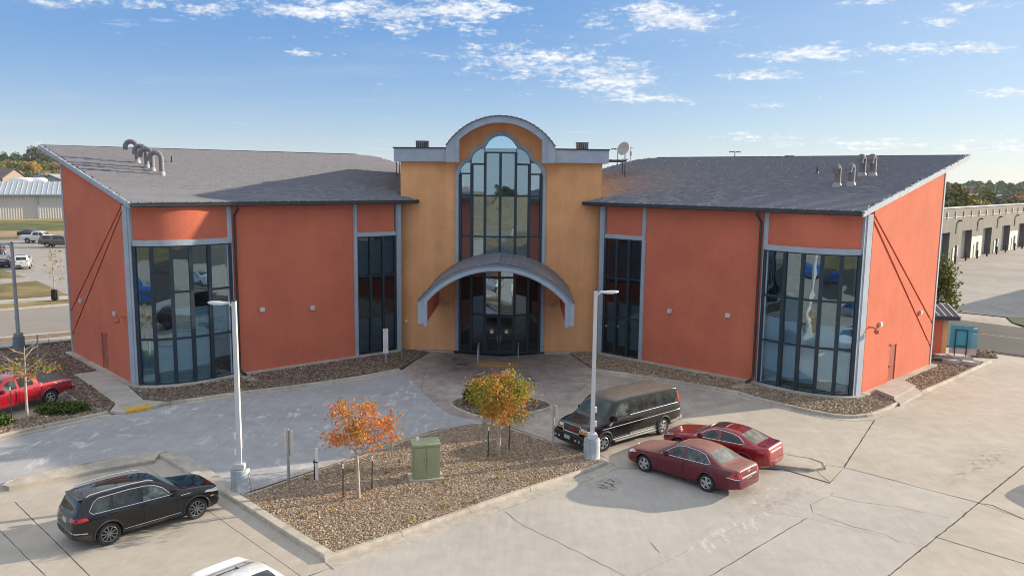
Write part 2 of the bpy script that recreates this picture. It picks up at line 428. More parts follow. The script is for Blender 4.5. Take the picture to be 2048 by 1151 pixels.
M_DRIVE = concrete_mat('shade tinted drive', (.36, .362, .372), stain=.16, streak_rot=-.5, worn=(.70, .70, .70), worn_amt=.6)  # same concrete as the lot, the blue of its shade mixed into the colour
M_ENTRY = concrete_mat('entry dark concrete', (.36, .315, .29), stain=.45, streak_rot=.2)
M_CONC_D = concrete_mat('concrete brown drive', (.40, .355, .31), stain=.32, streak_rot=.6)
M_KERB = concrete_mat('kerb concrete', (.45, .41, .35), stain=.3, sc=2.0)
M_WALK = concrete_mat('walk concrete', (.44, .41, .37), stain=.2, sc=1.5)
M_JOINT = mat('joint filler', (.035, .032, .030), .95, var=.3)
M_ASPHALT = mat('asphalt', (.062, .06, .062), .9, var=.2, vscale=.25, fine=.2, fscale=25, world_co=True, bump=.4, bscale=60, col2=(.09, .086, .084), c2scale=.12)
M_ROADTAN = mat('worn road', (.27, .25, .22), .9, var=.15, vscale=.2, fine=.12, fscale=20, world_co=True, col2=(.21, .195, .175), c2scale=.2, bump=.3)
M_YARD = concrete_mat('yard concrete', (.33, .31, .285), stain=.22, sc=.5)
M_GRASS = mat('dry lawn', (.13, .115, .035), .95, var=.3, vscale=.35, fine=.35, fscale=9, world_co=True, col2=(.24, .18, .075), c2scale=.14, c2lo=.4, c2hi=.6, bump=1, bscale=8, bdist=.08)
M_GRASSG = mat('green rough grass', (.085, .105, .028), .95, var=.35, vscale=.2, fine=.4, fscale=5, world_co=True, col2=(.17, .155, .045), c2scale=.05, bump=1, bscale=4, bdist=.2)
M_TAN = mat('tan dry field', (.30, .225, .115), .95, var=.25, vscale=.08, fine=.3, fscale=2, world_co=True, col2=(.2, .165, .07), c2scale=.03)
M_SOIL = mat('gravel bed soil', (.22, .165, .115), .95, var=.4, vscale=2, fine=.5, fscale=22, world_co=True, bump=1, bscale=22, bdist=.04)
M_PEB = island_mat('river pebbles', [(.13, .095, .065), (.27, .19, .125), (.34, .255, .175), (.42, .33, .235), (.22, .165, .12), (.50, .42, .33), (.30, .215, .14)], .75)
M_PEBD = island_mat('brown pebbles', [(.045, .03, .024), (.13, .085, .06), (.2, .145, .1), (.3, .22, .16), (.09, .07, .06), (.42, .35, .29), (.15, .1, .075)], .75)
M_STEEL = mat('galvanised steel', (.42, .44, .46), .45, metal=.6, var=.12)
M_POLE = mat('pale painted pole', (.60, .61, .62), .45, metal=.2, var=.06)
M_PBASE = mat('weathered blue concrete', (.36, .42, .47), .8, var=.2, vscale=1.5, fine=.1, col2=(.55, .56, .56), c2scale=1.2, streak=.25)
M_WHITE = mat('white paint', (.78, .78, .77), .5, var=.05)
M_RED = mat('red print', (.55, .03, .04), .5)
M_BLACK = mat('black plastic', (.018, .018, .02), .5)
M_YELLOW = mat('yellow tactile', (.60, .36, .06), .8, var=.2, vscale=3, fine=.15)
M_BARK = mat('pale bark', (.42, .35, .29), .9, var=.25, vscale=6, fine=.3, bump=.6, bscale=25)
M_BARKD = mat('grey brown bark', (.14, .11, .085), .95, var=.3, vscale=4)
M_STAKE = mat('green stake', (.03, .045, .03), .6)

# ------------------------------------------------------------------ ground
B = MB(); B.prism([(-1500, -400), (1500, -400)] + [(1500 * math.cos(k * math.pi / 24), 1500 * math.sin(k * math.pi / 24) * .95) for k in range(1, 24)], -1.0, -.06)
struct(B.build('ground', M_TAN))

def px_poly(pts, z=0.0): return [at(p[0], p[1], z).to_2d() for p in pts]
def sheet(name, poly, z, m, parent=None, thick=None):
    thick = thick or max(.05, z + .12)
    b = MB(); b.prism(poly, z - thick, z)
    return b.build(name, m, parent)
lot_area = [(-75, -25), (75, -25), (75, 66), (34, 62), (9, 62), (-9, 62), (-34, 52), (-75, 24)]
LOT = struct(sheet('parking_lot', lot_area, -.028, M_JOINT, thick=.025))
def slab(pts, m, gap=.012, name='concrete_slab', world=False, z=0.0):
    poly = [Vector(p) for p in pts] if world else px_poly(pts)
    return sheet(name, inset(poly, gap), z, m, LOT, thick=.026)

# slabs of the lot, corner by corner where the joints meet
g = lambda x, y: at(x, y).to_2d()
kA, kB, kC = g(672, 1132), g(1010, 1018), g(1232, 936)      # along the gutter of the island
jE, jAB, jBC = g(1659, 966), g(1688, 934), g(1957, 1005)
Cdir = (g(1777, 1151) - jBC).normalized(); Cend = jBC + Cdir * 26
Bdir = (g(2048, 1038) - jBC).normalized(); Bend = jBC + Bdir * 40
wA = g(1270, 1151); Wd = (wA - jE).normalized(); Wend = jE + Wd * 30
Fm = g(1614, 1035); Fd = (g(1420, 1151) - Fm).normalized(); Fend = Fm + Fd * 26
kdir = (kA - kC).normalized(); kEnd = kA + kdir * 26
slab([kC, g(1565, 938), jE, Wend, kEnd, kA, kB], M_CONC_G, world=True)
slab([jE, jE.lerp(Wend, .14), Fm, Fend, Wend + (Fend - Wend) * .3, Wend], M_CONC_G, world=True, gap=.006)
slab([jE, jAB, jAB.lerp(jBC, .995), jBC, jBC + Cdir * 5.2, Fm + (jBC - Fm) * .0 + Vector((.0, 0)), jE.lerp(Wend, .14)], M_CONC_G, world=True, gap=.006)
slab([Fm, jBC + Cdir * 5.2, Cend, Fend], M_CONC_G, world=True, gap=.006)
Dp = g(1872, 1073); Dd = (g(2048, 1126) - Dp).normalized()
den_ = Bdir.x * Dd.y - Bdir.y * Dd.x; w_ = Dp - jBC; XX = jBC + Bdir * ((w_.x * Dd.y - w_.y * Dd.x) / den_)
slab([jBC, XX, Dp], M_CONC, world=True, gap=.02)
slab([Dp, XX, XX + Dd * 14, Cend + Dd * 36, Cend], M_CONC, world=True, gap=.02)
Ctop = g(2048, 931); Cu = (Ctop - jBC).normalized()
slab([jAB, jBC, jBC + Cu * 30, jBC + Cu * 30 + Vector((-14, 12)), g(1985, 727), g(1749, 838)], M_CONC, world=True, gap=.02)
slab([jBC, jBC + Cu * 30, XX + Dd * 14 + Cu * 12, XX + Dd * 14, XX], M_CONC, world=True, gap=.02)
slab([(1749, 838), (1688, 934), (1560, 903), (1480, 880), (1352, 836), (1500, 797), (1640, 830), (1692, 838)], M_CONC)
slab([(1352, 836), (1480, 880), (1300, 884), (1212, 914), (1190, 905), (1150, 890), (1060, 858), (1090, 830), (1140, 800), (1200, 742), (1260, 752), (1480, 789), (1500, 797)], M_CONC_D)
slab([(1480, 880), (1560, 903), (1688, 934), (1659, 964), (1565, 936), (1234, 934), (1212, 914), (1300, 884)], M_CONC)
# the drive before the door and the shade-tinted drive on the left
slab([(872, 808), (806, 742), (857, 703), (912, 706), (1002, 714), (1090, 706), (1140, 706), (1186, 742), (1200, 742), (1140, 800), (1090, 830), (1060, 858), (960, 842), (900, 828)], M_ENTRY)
slab([(872, 808), (900, 828), (960, 842), (890, 855), (812, 872), (700, 908), (560, 958), (482, 984), (330, 908), (180, 935), (-10, 974), (-400, 1050), (-500, 990), (0, 880), (222, 832), (310, 816), (470, 789), (640, 769), (806, 742)], M_DRIVE)
sheet('concrete_slab', px_poly([(-300, 1010), (0, 873), (222, 829), (342, 804), (470, 785), (640, 764), (806, 738), (857, 702), (1002, 712), (1140, 704), (1187, 737), (1478, 785), (1640, 828), (1700, 850), (1600, 935), (1400, 930), (1232, 936), (1190, 912), (1000, 845), (896, 850), (484, 986), (330, 912), (300, 952), (-10, 1012)]), -.009, M_CONC_D, LOT, thick=.018)
# stalls on the near left
s0, s1 = g(330, 912), g(652, 1122)
ndir = (s1 - s0).normalized(); wd = Vector((-ndir.y, ndir.x)); wd = wd if wd.x < 0 else -wd
q0, q1 = s0 + ndir * .1, s1 + ndir * .45
a1, a2, a3 = 1.0, 8.6, 10.3
slab([q0, q1, q1 + wd * a1, q0 + wd * a1], M_CONC, world=True)
slab([q0 + wd * a1, q1 + wd * a1, q1 + wd * a2, q0 + wd * a2], M_CONC, world=True)
slab([q0 + wd * a2, q1 + wd * a2, q1 + wd * a3, q0 + wd * a3], M_CONC, world=True)
slab([q0 + wd * a3, q1 + wd * a3, q1 + wd * 40, q0 + wd * 40], M_CONC, world=True)
slab([q1, kA, kEnd, q1 + wd * 26], M_CONC, world=True)

sheet('concrete_slab', [Vector(p) for p in ((-75, -25), (-21, -25), (-21, 21), (-17.5, 27), (-25, 36), (-75, 24))], -.01, M_CONC, LOT, thick=.017)
# cracks and ragged joints: thin dark ribbons of crumbled filler
CRK = struct(link('cracks', None)); crr = random.Random(3)
def crack(pts, w0=.012, w1=.03, wander=.05, name='crack', step=.22):
    P = px_poly(pts); L = []
    for i in range(len(P) - 1):
        k = max(1, int((P[i + 1] - P[i]).length / step)); L += [P[i].lerp(P[i + 1], j / k) for j in range(k)]
    L.append(P[-1]); vs = []
    for i, p in enumerate(L):
        d = (L[min(i + 1, len(L) - 1)] - L[max(i - 1, 0)]).normalized(); n = Vector((-d.y, d.x)); q = p + n * crr.uniform(-wander, wander); h = crr.uniform(w0, w1) / 2
        vs += [(q.x + n.x * h, q.y + n.y * h, .0045), (q.x - n.x * h, q.y - n.y * h, .0045)]
    b = MB(); b.add(vs, [(2 * i, 2 * i + 2, 2 * i + 3, 2 * i + 1) for i in range(len(L) - 1)]); b.build(name, M_JOINT, CRK, recalc=False)
crack([(1667, 985), (1662, 990), (1620, 1008), (1626, 1025), (1705, 1052), (1770, 1068), (1800, 1085)], .006, .02, .03); crack([(1664, 990), (1720, 1004), (1800, 1013), (1900, 1036)], .006, .018)
crack([(1957, 1005), (1925, 1032), (1890, 1060), (1850, 1092), (1777, 1151)], .02, .055, .02); crack([(1688, 934), (1760, 952), (1850, 977), (1957, 1004)], .015, .035, .012); crack([(2048, 931), (2000, 970), (1957, 1005)], .025, .06, .015); crack([(1957, 1005), (1985, 1010), (2048, 1037)], .03, .07, .02)
crack([(1872, 1073), (1960, 1100), (2048, 1126)], .02, .05, .015); crack([(1749, 840), (1720, 885), (1688, 932)], .02, .045, .012); crack([(1614, 1035), (1550, 1073), (1420, 1151)], .012, .035, .02); 
crack([(1010, 1022), (1040, 1046), (1130, 1090), (1250, 1151)], .008, .02, .03); crack([(1300, 1083), (1320, 1105)], .01, .02, .02); crack([(850, 742), (842, 782), (872, 806)], .01, .02, .03); crack([(1160, 760), (1230, 772), (1240, 790)], .008, .02, .02)
crack([(1560, 905), (1620, 925), (1690, 935)], .015, .03, .01); crack([(1570, 913), (1625, 930), (1640, 948), (1660, 963)], .015, .03, .01); crack([(30, 1003), (100, 1072), (180, 1151)], .015, .03, .006); crack([(0, 1060), (45, 1105), (92, 1151)], .012, .025, .006)
# ------------------------------------------------------------------ kerbs, built stone by stone
def kerb(name, pts, h=.14, wdt=.18, seg=3.0, closed=False, side=1, m=M_KERB, pan=0.0, z0=-.02):
    "a kerb of separate stones along a plan line, its face on the line, its back towards 'side' (1 = left)"
    L = smooth_line(pts, .45, closed); n = len(L)
    root = struct(link(name, None))
    nr = []
    for i in range(n):
        a = L[i - 1] if (closed or i > 0) else L[i]; b = L[(i + 1) % n] if (closed or i < n - 1) else L[i]
        d = (b - a).normalized(); nr.append(Vector((-d.y, d.x)) * side)
    prof = [(0, z0), (.025, h - .03), (.05, h), (wdt, h), (wdt, z0)]
    per = max(2, int(seg / .45)); i = 0; last = n if closed else n - 1
    while i < last:
        j = min(i + per, last); b = MB(); ids = [k % n for k in range(i, j + 1)]
        vs = []
        for q, k in enumerate(ids):
            p = L[k].copy()
            if q == 0: p += (L[ids[1]] - p).normalized() * .012
            if q == len(ids) - 1: p += (L[ids[-2]] - p).normalized() * .012
            vs += [(p.x + nr[k].x * o, p.y + nr[k].y * o, z) for o, z in prof]
        fs = []; c = len(prof)
        for q in range(len(ids) - 1):
            for k in range(c): fs.append((q * c + k, q * c + (k + 1) % c, (q + 1) * c + (k + 1) % c, (q + 1) * c + k))
        fs += [tuple(range(c)), tuple((len(ids) - 1) * c + k for k in range(c))]
        b.add(vs, fs); b.build('kerb_stone', m, root)
        if pan:
            b = MB(); vs = []
            for q, k in enumerate(ids):
                p = L[k].copy()
                if q == 0: p += (L[ids[1]] - p).normalized() * .01
                vs += [(p.x - nr[k].x * o, p.y - nr[k].y * o, z) for o, z in ((.01, -.02), (.01, .012), (pan, .018), (pan, -.02))]
            fs = [(q * 4 + k, q * 4 + (k + 1) % 4, q * 4 + 4 + (k + 1) % 4, q * 4 + 4 + k) for q in range(len(ids) - 1) for k in range(4)]
            fs += [(0, 1, 2, 3), tuple((len(ids) - 1) * 4 + k for k in range(4))]
            b.add(vs, fs); b.build('gutter_pan', m, root)
        i = j
    return root
Z = .13
def kp(pts): return px_poly(pts, Z)
isl_left = kp([(318, 909), (400, 958), (478, 1005), (560, 1058), (648, 1112)])
isl_right = kp([(650, 1116), (760, 1080), (900, 1032), (1040, 983), (1160, 944), (1216, 922)])
isl_top = kp([(484, 988), (560, 962), (700, 915), (830, 871), (896, 853), (955, 843), (1010, 850), (1100, 880), (1187, 910), (1216, 922)])
kerb('kerb', isl_left, .16, .34, side=1)
kerb('kerb', isl_right, .14, .2, side=1, pan=.55)
kerb('kerb', isl_top, .11, .16, side=-1)
circ = kp([(898, 805), (925, 792), (975, 784), (1030, 786), (1080, 797), (1107, 809), (1070, 822), (1000, 838), (940, 826)])
kerb('kerb', circ, .12, .14, closed=True, side=1 if sum(circ[i].x * circ[(i + 1) % len(circ)].y - circ[(i + 1) % len(circ)].x * circ[i].y for i in range(len(circ))) > 0 else -1)
bed_l_out = kp([(342, 803), (400, 795), (470, 785), (560, 774), (640, 764), (720, 752), (800, 737)])
kerb('kerb', bed_l_out, .13, .18, side=1, pan=.35)
bed_r_out = kp([(1187, 738), (1225, 743), (1262, 748), (1370, 765), (1478, 784), (1500, 792), (1570, 809), (1640, 824), (1690, 831), (1735, 829), (1772, 818), (1830, 790), (1900, 760), (1960, 732), (1984, 721)])
kerb('kerb', bed_r_out, .15, .18, side=1, pan=.4)
bed_ll = kp([(-60, 884), (0, 869), (110, 845), (218, 822)])
kerb('kerb', bed_ll, .13, .18, side=1, pan=.35)
kerb('kerb', kp([(118, 778), (157, 806)]), .13, .16, side=1)
# the low concrete nib that closes the stalls towards the drive
nb = px_poly([(318, 909), (350, 925), (372, 945), (300, 925), (200, 945), (60, 975), (10, 975), (20, 965), (150, 938), (250, 918)])
b = MB(); b.prism(px_poly([(330, 906), (402, 952), (476, 1000), (484, 988), (420, 944), (372, 914)]), 0, .125); struct(b.build('paving', M_WALK))
b = MB(); b.prism(px_poly([(322, 907), (308, 926), (180, 948), (20, 980), (8, 974), (25, 964), (150, 936), (250, 915)]), -.02, .10); struct(b.build('paving_nib', M_KERB, bevel=.04))

# wear on the slabs: scaled pale bands and oily or dusty blotches, broken up by noise
def stain(pts, col, lo, hi, sc, name='stain', strength=.8, stretch=(1, 1, 1), rot=0.0):
    key = 'wear %s %s %s' % (col, lo, rot)
    if key not in MATS:
        m, t, b = base_mat(key); co = t.new('ShaderNodeNewGeometry').outputs['Position']; b.inputs['Base Color'].default_value = (*col, 1); b.inputs['Roughness'].default_value = .9
        tg = t.new('ShaderNodeTexCoord').outputs['Generated']; sp = t.new('ShaderNodeSeparateXYZ', {0: t.new('ShaderNodeVectorMath', {0: tg, 1: (.5, .5, 0)}, operation='SUBTRACT').outputs[0]})
        r = t.new('ShaderNodeAttribute', attribute_name='edge').outputs['Fac']
        f = t.math('MULTIPLY', t.math('MULTIPLY', t.rng(t.noise(t.mapping(co, stretch, rot=(0, 0, rot)), sc, 8, .7), lo, hi), r), strength)
        mx = t.new('ShaderNodeMixShader', {0: f, 1: t.new('ShaderNodeBsdfTransparent').outputs[0], 2: b.outputs[0]}); t.put(m.node_tree.nodes['Material Output'].inputs[0], mx.outputs[0]); MATS[key] = m
    P = px_poly(pts); n = len(P); c = sum(P, Vector((0, 0))) / n; b = MB()
    P = smooth_line(P, .4, True); n = len(P)
    b.add([(c.x, c.y, .0032)] + [(p.x * .45 + c.x * .55, p.y * .45 + c.y * .55, .0032) for p in P] + [(p.x, p.y, .0032) for p in P], [(0, 1 + i, 1 + (i + 1) % n) for i in range(n)] + [(1 + i, 1 + n + i, 1 + n + (i + 1) % n, 1 + (i + 1) % n) for i in range(n)])
    o = b.build(name, MATS[key], LOT, recalc=False); at_ = o.data.attributes.new('edge', 'FLOAT', 'POINT'); at_.data.foreach_set('value', [1.0] * (n + 1) + [0.0] * n); return o
stain([(1230, 1165), (1400, 1060), (1560, 985), (1630, 955), (1660, 985), (1590, 1035), (1440, 1110), (1310, 1175)], (.60, .57, .53), .42, .6, 2.2, stretch=(1, .35, 1), rot=.75)
stain([(1440, 985), (1540, 950), (1620, 965), (1600, 1000), (1500, 1030), (1430, 1030)], (.60, .56, .50), .45, .62, 3.0)
stain([(1190, 962), (1225, 950), (1248, 965), (1230, 985), (1195, 982)], (.12, .10, .085), .45, .6, 5.0, strength=.7)
stain([(1880, 960), (1930, 915), (1990, 890), (2040, 880), (2040, 910), (1970, 945), (1900, 975)], (.24, .2, .16), .48, .7, 3.0, strength=.55)
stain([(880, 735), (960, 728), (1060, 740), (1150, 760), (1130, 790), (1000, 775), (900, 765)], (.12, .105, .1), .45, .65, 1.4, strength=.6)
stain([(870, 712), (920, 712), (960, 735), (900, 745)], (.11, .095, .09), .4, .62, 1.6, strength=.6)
stain([(1180, 775), (1240, 768), (1260, 782), (1210, 792)], (.58, .56, .54), .42, .58, 2.5, strength=.6)
stain([(505, 960), (620, 915), (760, 880), (800, 885), (700, 925), (560, 962)], (.66, .65, .62), .5, .62, 2.0, strength=.7, stretch=(1, .5, 1), rot=-.4)
stain([(220, 842), (330, 815), (440, 803), (430, 815), (320, 835), (230, 855)], (.66, .66, .66), .48, .6, 2.2, strength=.8, stretch=(1, .5, 1), rot=-.4)
b = MB(); b.prism(px_poly([(1490, 905), (1560, 912), (1622, 921), (1646, 930), (1650, 938), (1628, 942), (1575, 938), (1490, 928)]), -.02, .11); struct(b.build('paving_nib', M_KERB, bevel=.05))
# ------------------------------------------------------------------ gravel beds
def bed(name, pts, per, size, m, z=.085, world=False):
    poly = [Vector(p) for p in pts] if world else px_poly(pts, z)
    o = struct(sheet(name, poly, z, M_SOIL, thick=.1))
    pebbles('gravel', poly, per, size, z - .004, m)
    return poly
ISL = bed('gravel_bed', [(478, 1001), (560, 1055), (652, 1113), (760, 1077), (900, 1029), (1040, 980), (1160, 941), (1212, 922), (1187, 913), (1100, 884), (1010, 854), (955, 847), (896, 857), (830, 875), (700, 919), (560, 966), (490, 988)], 950, .043, M_PEB)
bed('gravel_bed', [(904, 806), (930, 794), (975, 787), (1030, 789), (1080, 799), (1101, 809), (1070, 820), (1000, 834), (944, 823)], 190, .06, M_PEBD)
bed('gravel_bed', [(239, 752), (288, 797), (342, 801), (470, 783), (640, 762), (800, 735), (857, 703), (800, 697), (722, 708), (600, 725), (482, 742), (380, 755), (280, 758)], 150, .065, M_PEBD)
bed('gravel_bed', [(1140, 705), (1187, 736), (1262, 746), (1478, 782), (1500, 790), (1640, 821), (1690, 828), (1735, 826), (1772, 815), (1830, 787), (1900, 757), (1955, 731), (1940, 724), (1868, 722), (1840, 722), (1760, 752), (1700, 775), (1600, 775), (1500, 750), (1280, 712), (1203, 702)], 150, .065, M_PEB)
bed('gravel_bed', [(-60, 722), (0, 701), (148, 683), (150, 700), (290, 735), (230, 742), (197, 741), (148, 748), (230, 806), (219, 820), (158, 806), (119, 777), (-60, 762)], 120, .07, M_PEBD)
bed('gravel_bed', [(-60, 882), (0, 867), (110, 843), (217, 820), (158, 806), (60, 832), (-60, 862)], 150, .065, M_PEB)
bed('gravel_bed', [(1945, 699), (1986, 701), (1996, 714), (1942, 711)], 60, .09, M_PEBD)
struct(sheet('paving_stall', px_poly([(-200, 800), (119, 778), (157, 807), (60, 833), (-200, 895)]), .002, M_CONC, thick=.1))
# walk from the left side door, with its yellow warning strip, in separate flags
Wl = [at(148, 747, .12).to_2d(), at(254, 823, .12).to_2d()]; Wr = [at(222, 740, .12).to_2d(), at(303, 813, .12).to_2d()]
walk = struct(link('path', None))
for i in range(5):
    f0, f1 = i / 5 * .93, (i + 1) / 5 * .93
    b = MB(); b.prism(inset([Wl[0].lerp(Wl[1], f0), Wr[0].lerp(Wr[1], f0), Wr[0].lerp(Wr[1], f1), Wl[0].lerp(Wl[1], f1)], .008), 0, .125); b.build('flag', M_WALK, walk)
b = MB(); b.prism(px_poly([(197, 741), (236, 741), (262, 760), (222, 741), (150, 748)], .11), 0, .118); b.build('landing', M_WALK, walk)
b = MB(); b.prism([Wl[0].lerp(Wl[1], .93), Wr[0].lerp(Wr[1], .93), Wr[1], Wl[1]], 0, .131); b.build('warning_strip', M_YELLOW, walk)
b = MB(); b.prism(px_poly([(232, 806), (219, 823), (254, 823)], .11), 0, .12); b.prism(px_poly([(286, 799), (303, 813), (342, 803)], .11), 0, .12); b.build('ramp_flare', M_KERB, walk)
# steps and strip before the main door
b = MB(); b.prism(px_poly([(957, 724), (1036, 725), (1036, 732), (956, 731)]), 0, .014); struct(b.build('tactile_strip', M_YELLOW))

# ------------------------------------------------------------------ the street and lots on the left
def band(name, y0, y1, m, z, x0=-500, x1=149):
    "a strip of ground given by its rows in the photograph at the left edge and at the building's corner; carried on behind the building"
    a, b_ = at(0, y0[0]).to_2d(), at(x1, y0[1]).to_2d(); c, d = at(0, y1[0]).to_2d(), at(x1, y1[1]).to_2d()
    e1 = e2 = ((b_ - a).normalized() + (d - c).normalized()).normalized()
    return struct(sheet(name, [a - e1 * 120, b_ + e1 * 160, d + e2 * 160, c - e2 * 120], z, m))
band('grass', (478, 476), (676, 662), M_GRASS, -.03)
band('road', (621, 609), (675, 661), M_ROADTAN, -.012)
band('kerb_far', (617, 605.5), (621.5, 609.5), M_KERB, .012)
band('pavement_far', (599.5, 589.5), (607.5, 596.5), M_WALK, .0)
band('gravel_verge', (676, 663), (688.5, 672.5), M_SOIL, .02)
band('kerb_near', (674, 660.5), (676.5, 663), M_KERB, .03)
walkf = struct(link('pavement', None))
a, b_ = at(0, 688.5).to_2d(), at(149, 672.5).to_2d(); c, d = at(0, 697).to_2d(), at(149, 681).to_2d()
for i in range(-6, 8):
    t0, t1 = i * .16, (i + 1) * .16
    b = MB(); b.prism(inset([a.lerp(b_, t0), a.lerp(b_, t1), c.lerp(d, t1), c.lerp(d, t0)], .01), 0, .1); b.build('flag', M_WALK, walkf)
struct(sheet('lot_far', px_poly([(-900, 500), (-300, 482), (0, 480), (150, 477), (600, 470), (600, 585), (150, 592), (138, 590), (73, 561), (0, 567), (-300, 590), (-300, 577), (0, 557.5), (52, 554), (0, 538), (-300, 548), (-900, 560)]), -.005, M_YARD))
for nm, pp in (('lawn', [(0, 567.5), (73, 561.5), (137, 589.5), (0, 599), (-300, 622), (-300, 590)]), ('lawn', [(-300, 548), (0, 538.5), (50, 553.5), (0, 557), (-300, 577)])):
    struct(sheet('lawn', px_poly(pp), .012, M_GRASS))
band('field', (460.5, 460.5), (479, 477), M_TAN, -.02)
band('rough_grass', (440, 440.5), (461, 461), M_GRASSG, -.005)
band('dirt_strip', (435, 434), (440.5, 441), M_TAN, .01)
# ------------------------------------------------------------------ street and yard on the right
def right_band(pts, name, m, z): return struct(sheet(name, px_poly(pts), z, m))
right_band([(1600, 588), (1894, 621.5), (2048, 637), (2900, 720), (2900, 470), (2048, 478), (1880, 520), (1500, 520)], 'yard', M_YARD, -.01)
right_band([(1500, 575), (1890, 635.5), (2048, 655), (2700, 735), (2700, 800), (2048, 711), (1945, 697), (1600, 650)], 'street', M_ASPHALT, -.002)
right_band([(1500, 573), (1894, 622), (2010, 634), (2024, 646), (2048, 655.5), (2048, 655), (1890, 636), (1500, 576)], 'apron', M_CONC_D, -.004)
right_band([(1918, 661.8), (2048, 676.5), (2400, 716), (2400, 717), (2048, 677.4), (1918, 662.4)], 'lane_line', mat('faded lane paint', (.3, .24, .16), .9, var=.4, vscale=2), .004)
right_band([(2012, 634), (2060, 637), (2200, 655), (2200, 674), (2048, 652), (2026, 646)], 'verge', mat('green verge', (.035, .06, .02), .95, var=.4, vscale=1, fine=.3), .06)
kerb('kerb', [p for p in px_poly([(1894, 622.5), (2010, 634.5)])], .05, .25, side=1, m=M_JOINT)
# ------------------------------------------------------------------ the office building
M_GLASS = glass_mat('reflective glass', (.74, .86, .92), base=.26, gain=.8, wob=.03, wscale=.55)
M_GLASSB = glass_mat('bay glass', (.72, .86, .92), base=.17, gain=.8, wob=.03, wscale=.55)
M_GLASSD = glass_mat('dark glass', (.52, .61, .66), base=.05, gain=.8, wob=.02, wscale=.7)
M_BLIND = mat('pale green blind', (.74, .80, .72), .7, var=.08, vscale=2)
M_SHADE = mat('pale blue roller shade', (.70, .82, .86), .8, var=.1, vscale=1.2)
M_INNER = mat('dim interior', (.09, .085, .08), .9, var=.3, vscale=.6)  # dark wall and floor colour stands in for the dimness of the rooms
M_SHD = mat('shaded arch shingle', (.13, .127, .145), .6, var=.25, vscale=.8, world_co=True, bump=.3, bscale=50)  # darker copy of the roof shingle, with the canopy's shade in its colour
BLD = thing('office_building', 'red and ochre stucco building with splayed wings, grey roofs and arched glass entrance', 'building', (-.8, 52.0, 0), -.0138)

KD = Vector((.7597, -.6503)); KN = Vector((-.6503, -.7597))          # along a wing's front, and outwards from it
W0 = Vector((6.69, -.28))
def WP(t, o=0.0): return W0 + KD * t + KN * o
BAY = [Vector(p) for p in ((15.0, -7.55), (15.78, -8.55), (16.5, -9.3), (17.32, -9.86), (18.22, -10.2), (19.15, -10.22))]
CC = Vector((19.78, -9.72)); BK = Vector((27.2, -2.35)); EE = (BK - CC).normalized(); EN = Vector((EE.y, -EE.x)); EL = (BK - CC).length
EAVE_Z, SLOPE, OFF = 10.04, .2075, .55
def roof_d(p): return (Vector(p) - WP(0, OFF)).dot(-KN)
def roof_z(p): return EAVE_Z + SLOPE * roof_d(p)
PANE_ROWS = (.16, 2.66, 5.2, 7.72)

def xf(s, p, z): return Vector((s * p[0], p[1], z))
def strip(mb, s, line, z0, z1, thick, o=0.0, mi=0):
    "a wall that follows a plan line, thick inwards, its face o outside the line (outwards is to the right of the walk)"
    n = len(line); nr = []
    for i in range(n):
        a, b = line[max(i - 1, 0)], line[min(i + 1, n - 1)]; d = (b - a).normalized(); nr.append(Vector((d.y, -d.x)))
    vs = []
    for i, p in enumerate(line):
        f = p + nr[i] * o; k = p + nr[i] * (o - thick)
        t1 = z1(p) if callable(z1) else z1
        vs += [xf(s, f, z0), xf(s, f, t1), xf(s, k, t1), xf(s, k, z0)]
    fs = [(i * 4 + k, i * 4 + (k + 1) % 4, i * 4 + 4 + (k + 1) % 4, i * 4 + 4 + k) for i in range(n - 1) for k in range(4)]
    fs += [(0, 1, 2, 3), tuple((n - 1) * 4 + k for k in range(4))]
    mb.add(vs, fs, mi)

def glazing(s, line, rows, name='window', mull=.13, deep=.16, pane_m=None, skip=(), o=0.0):
    "curtain wall over a plan polyline: one frame of posts and rails, every pane its own piece"
    pane_m = pane_m or M_GLASSB
    fr = MB(); n = len(line)
    for i, p in enumerate(line):
        a, b_ = line[max(i - 1, 0)], line[min(i + 1, n - 1)]; d = (b_ - a).normalized(); nn = Vector((d.y, -d.x))
        q = p + nn * (o - deep / 2 + .03)
        fr.beam(xf(s, q, rows[0] - .06), xf(s, q, rows[-1] + .02), mull, deep, up=xf(s, nn, 0))
    for i in range(n - 1):
        d = (line[i + 1] - line[i]).normalized(); nn = Vector((d.y, -d.x))
        for k, z in enumerate(rows):
            e = .003 * (k % 2)
            fr.beam(xf(s, line[i] + nn * (o - deep / 2 + .02 - e), z), xf(s, line[i + 1] + nn * (o - deep / 2 + .02 - e), z), deep - .03, .11 if 0 < k < len(rows) - 1 else .14)
    W = fr.build(name, M_FRAME, BLD)
    for i in range(n - 1):
        d = (line[i + 1] - line[i]).normalized(); nn = Vector((d.y, -d.x)); L = (line[i + 1] - line[i]).length
        for k in range(len(rows) - 1):
            if (i, k) in skip: continue
            b = MB(); tl = random.uniform(-.006, .006)
            a = line[i] + d * .05 + nn * (o - .06); c = line[i + 1] - d * .05 + nn * (o - .06 + tl)
            z0, z1 = rows[k] + .04, rows[k + 1] - .04
            b.slab([xf(s, a, z0), xf(s, c, z0), xf(s, c + nn * tl, z1), xf(s, a + nn * tl, z1)], xf(s, -nn * .012, 0))
            b.build('pane', pane_m, W)
    return W

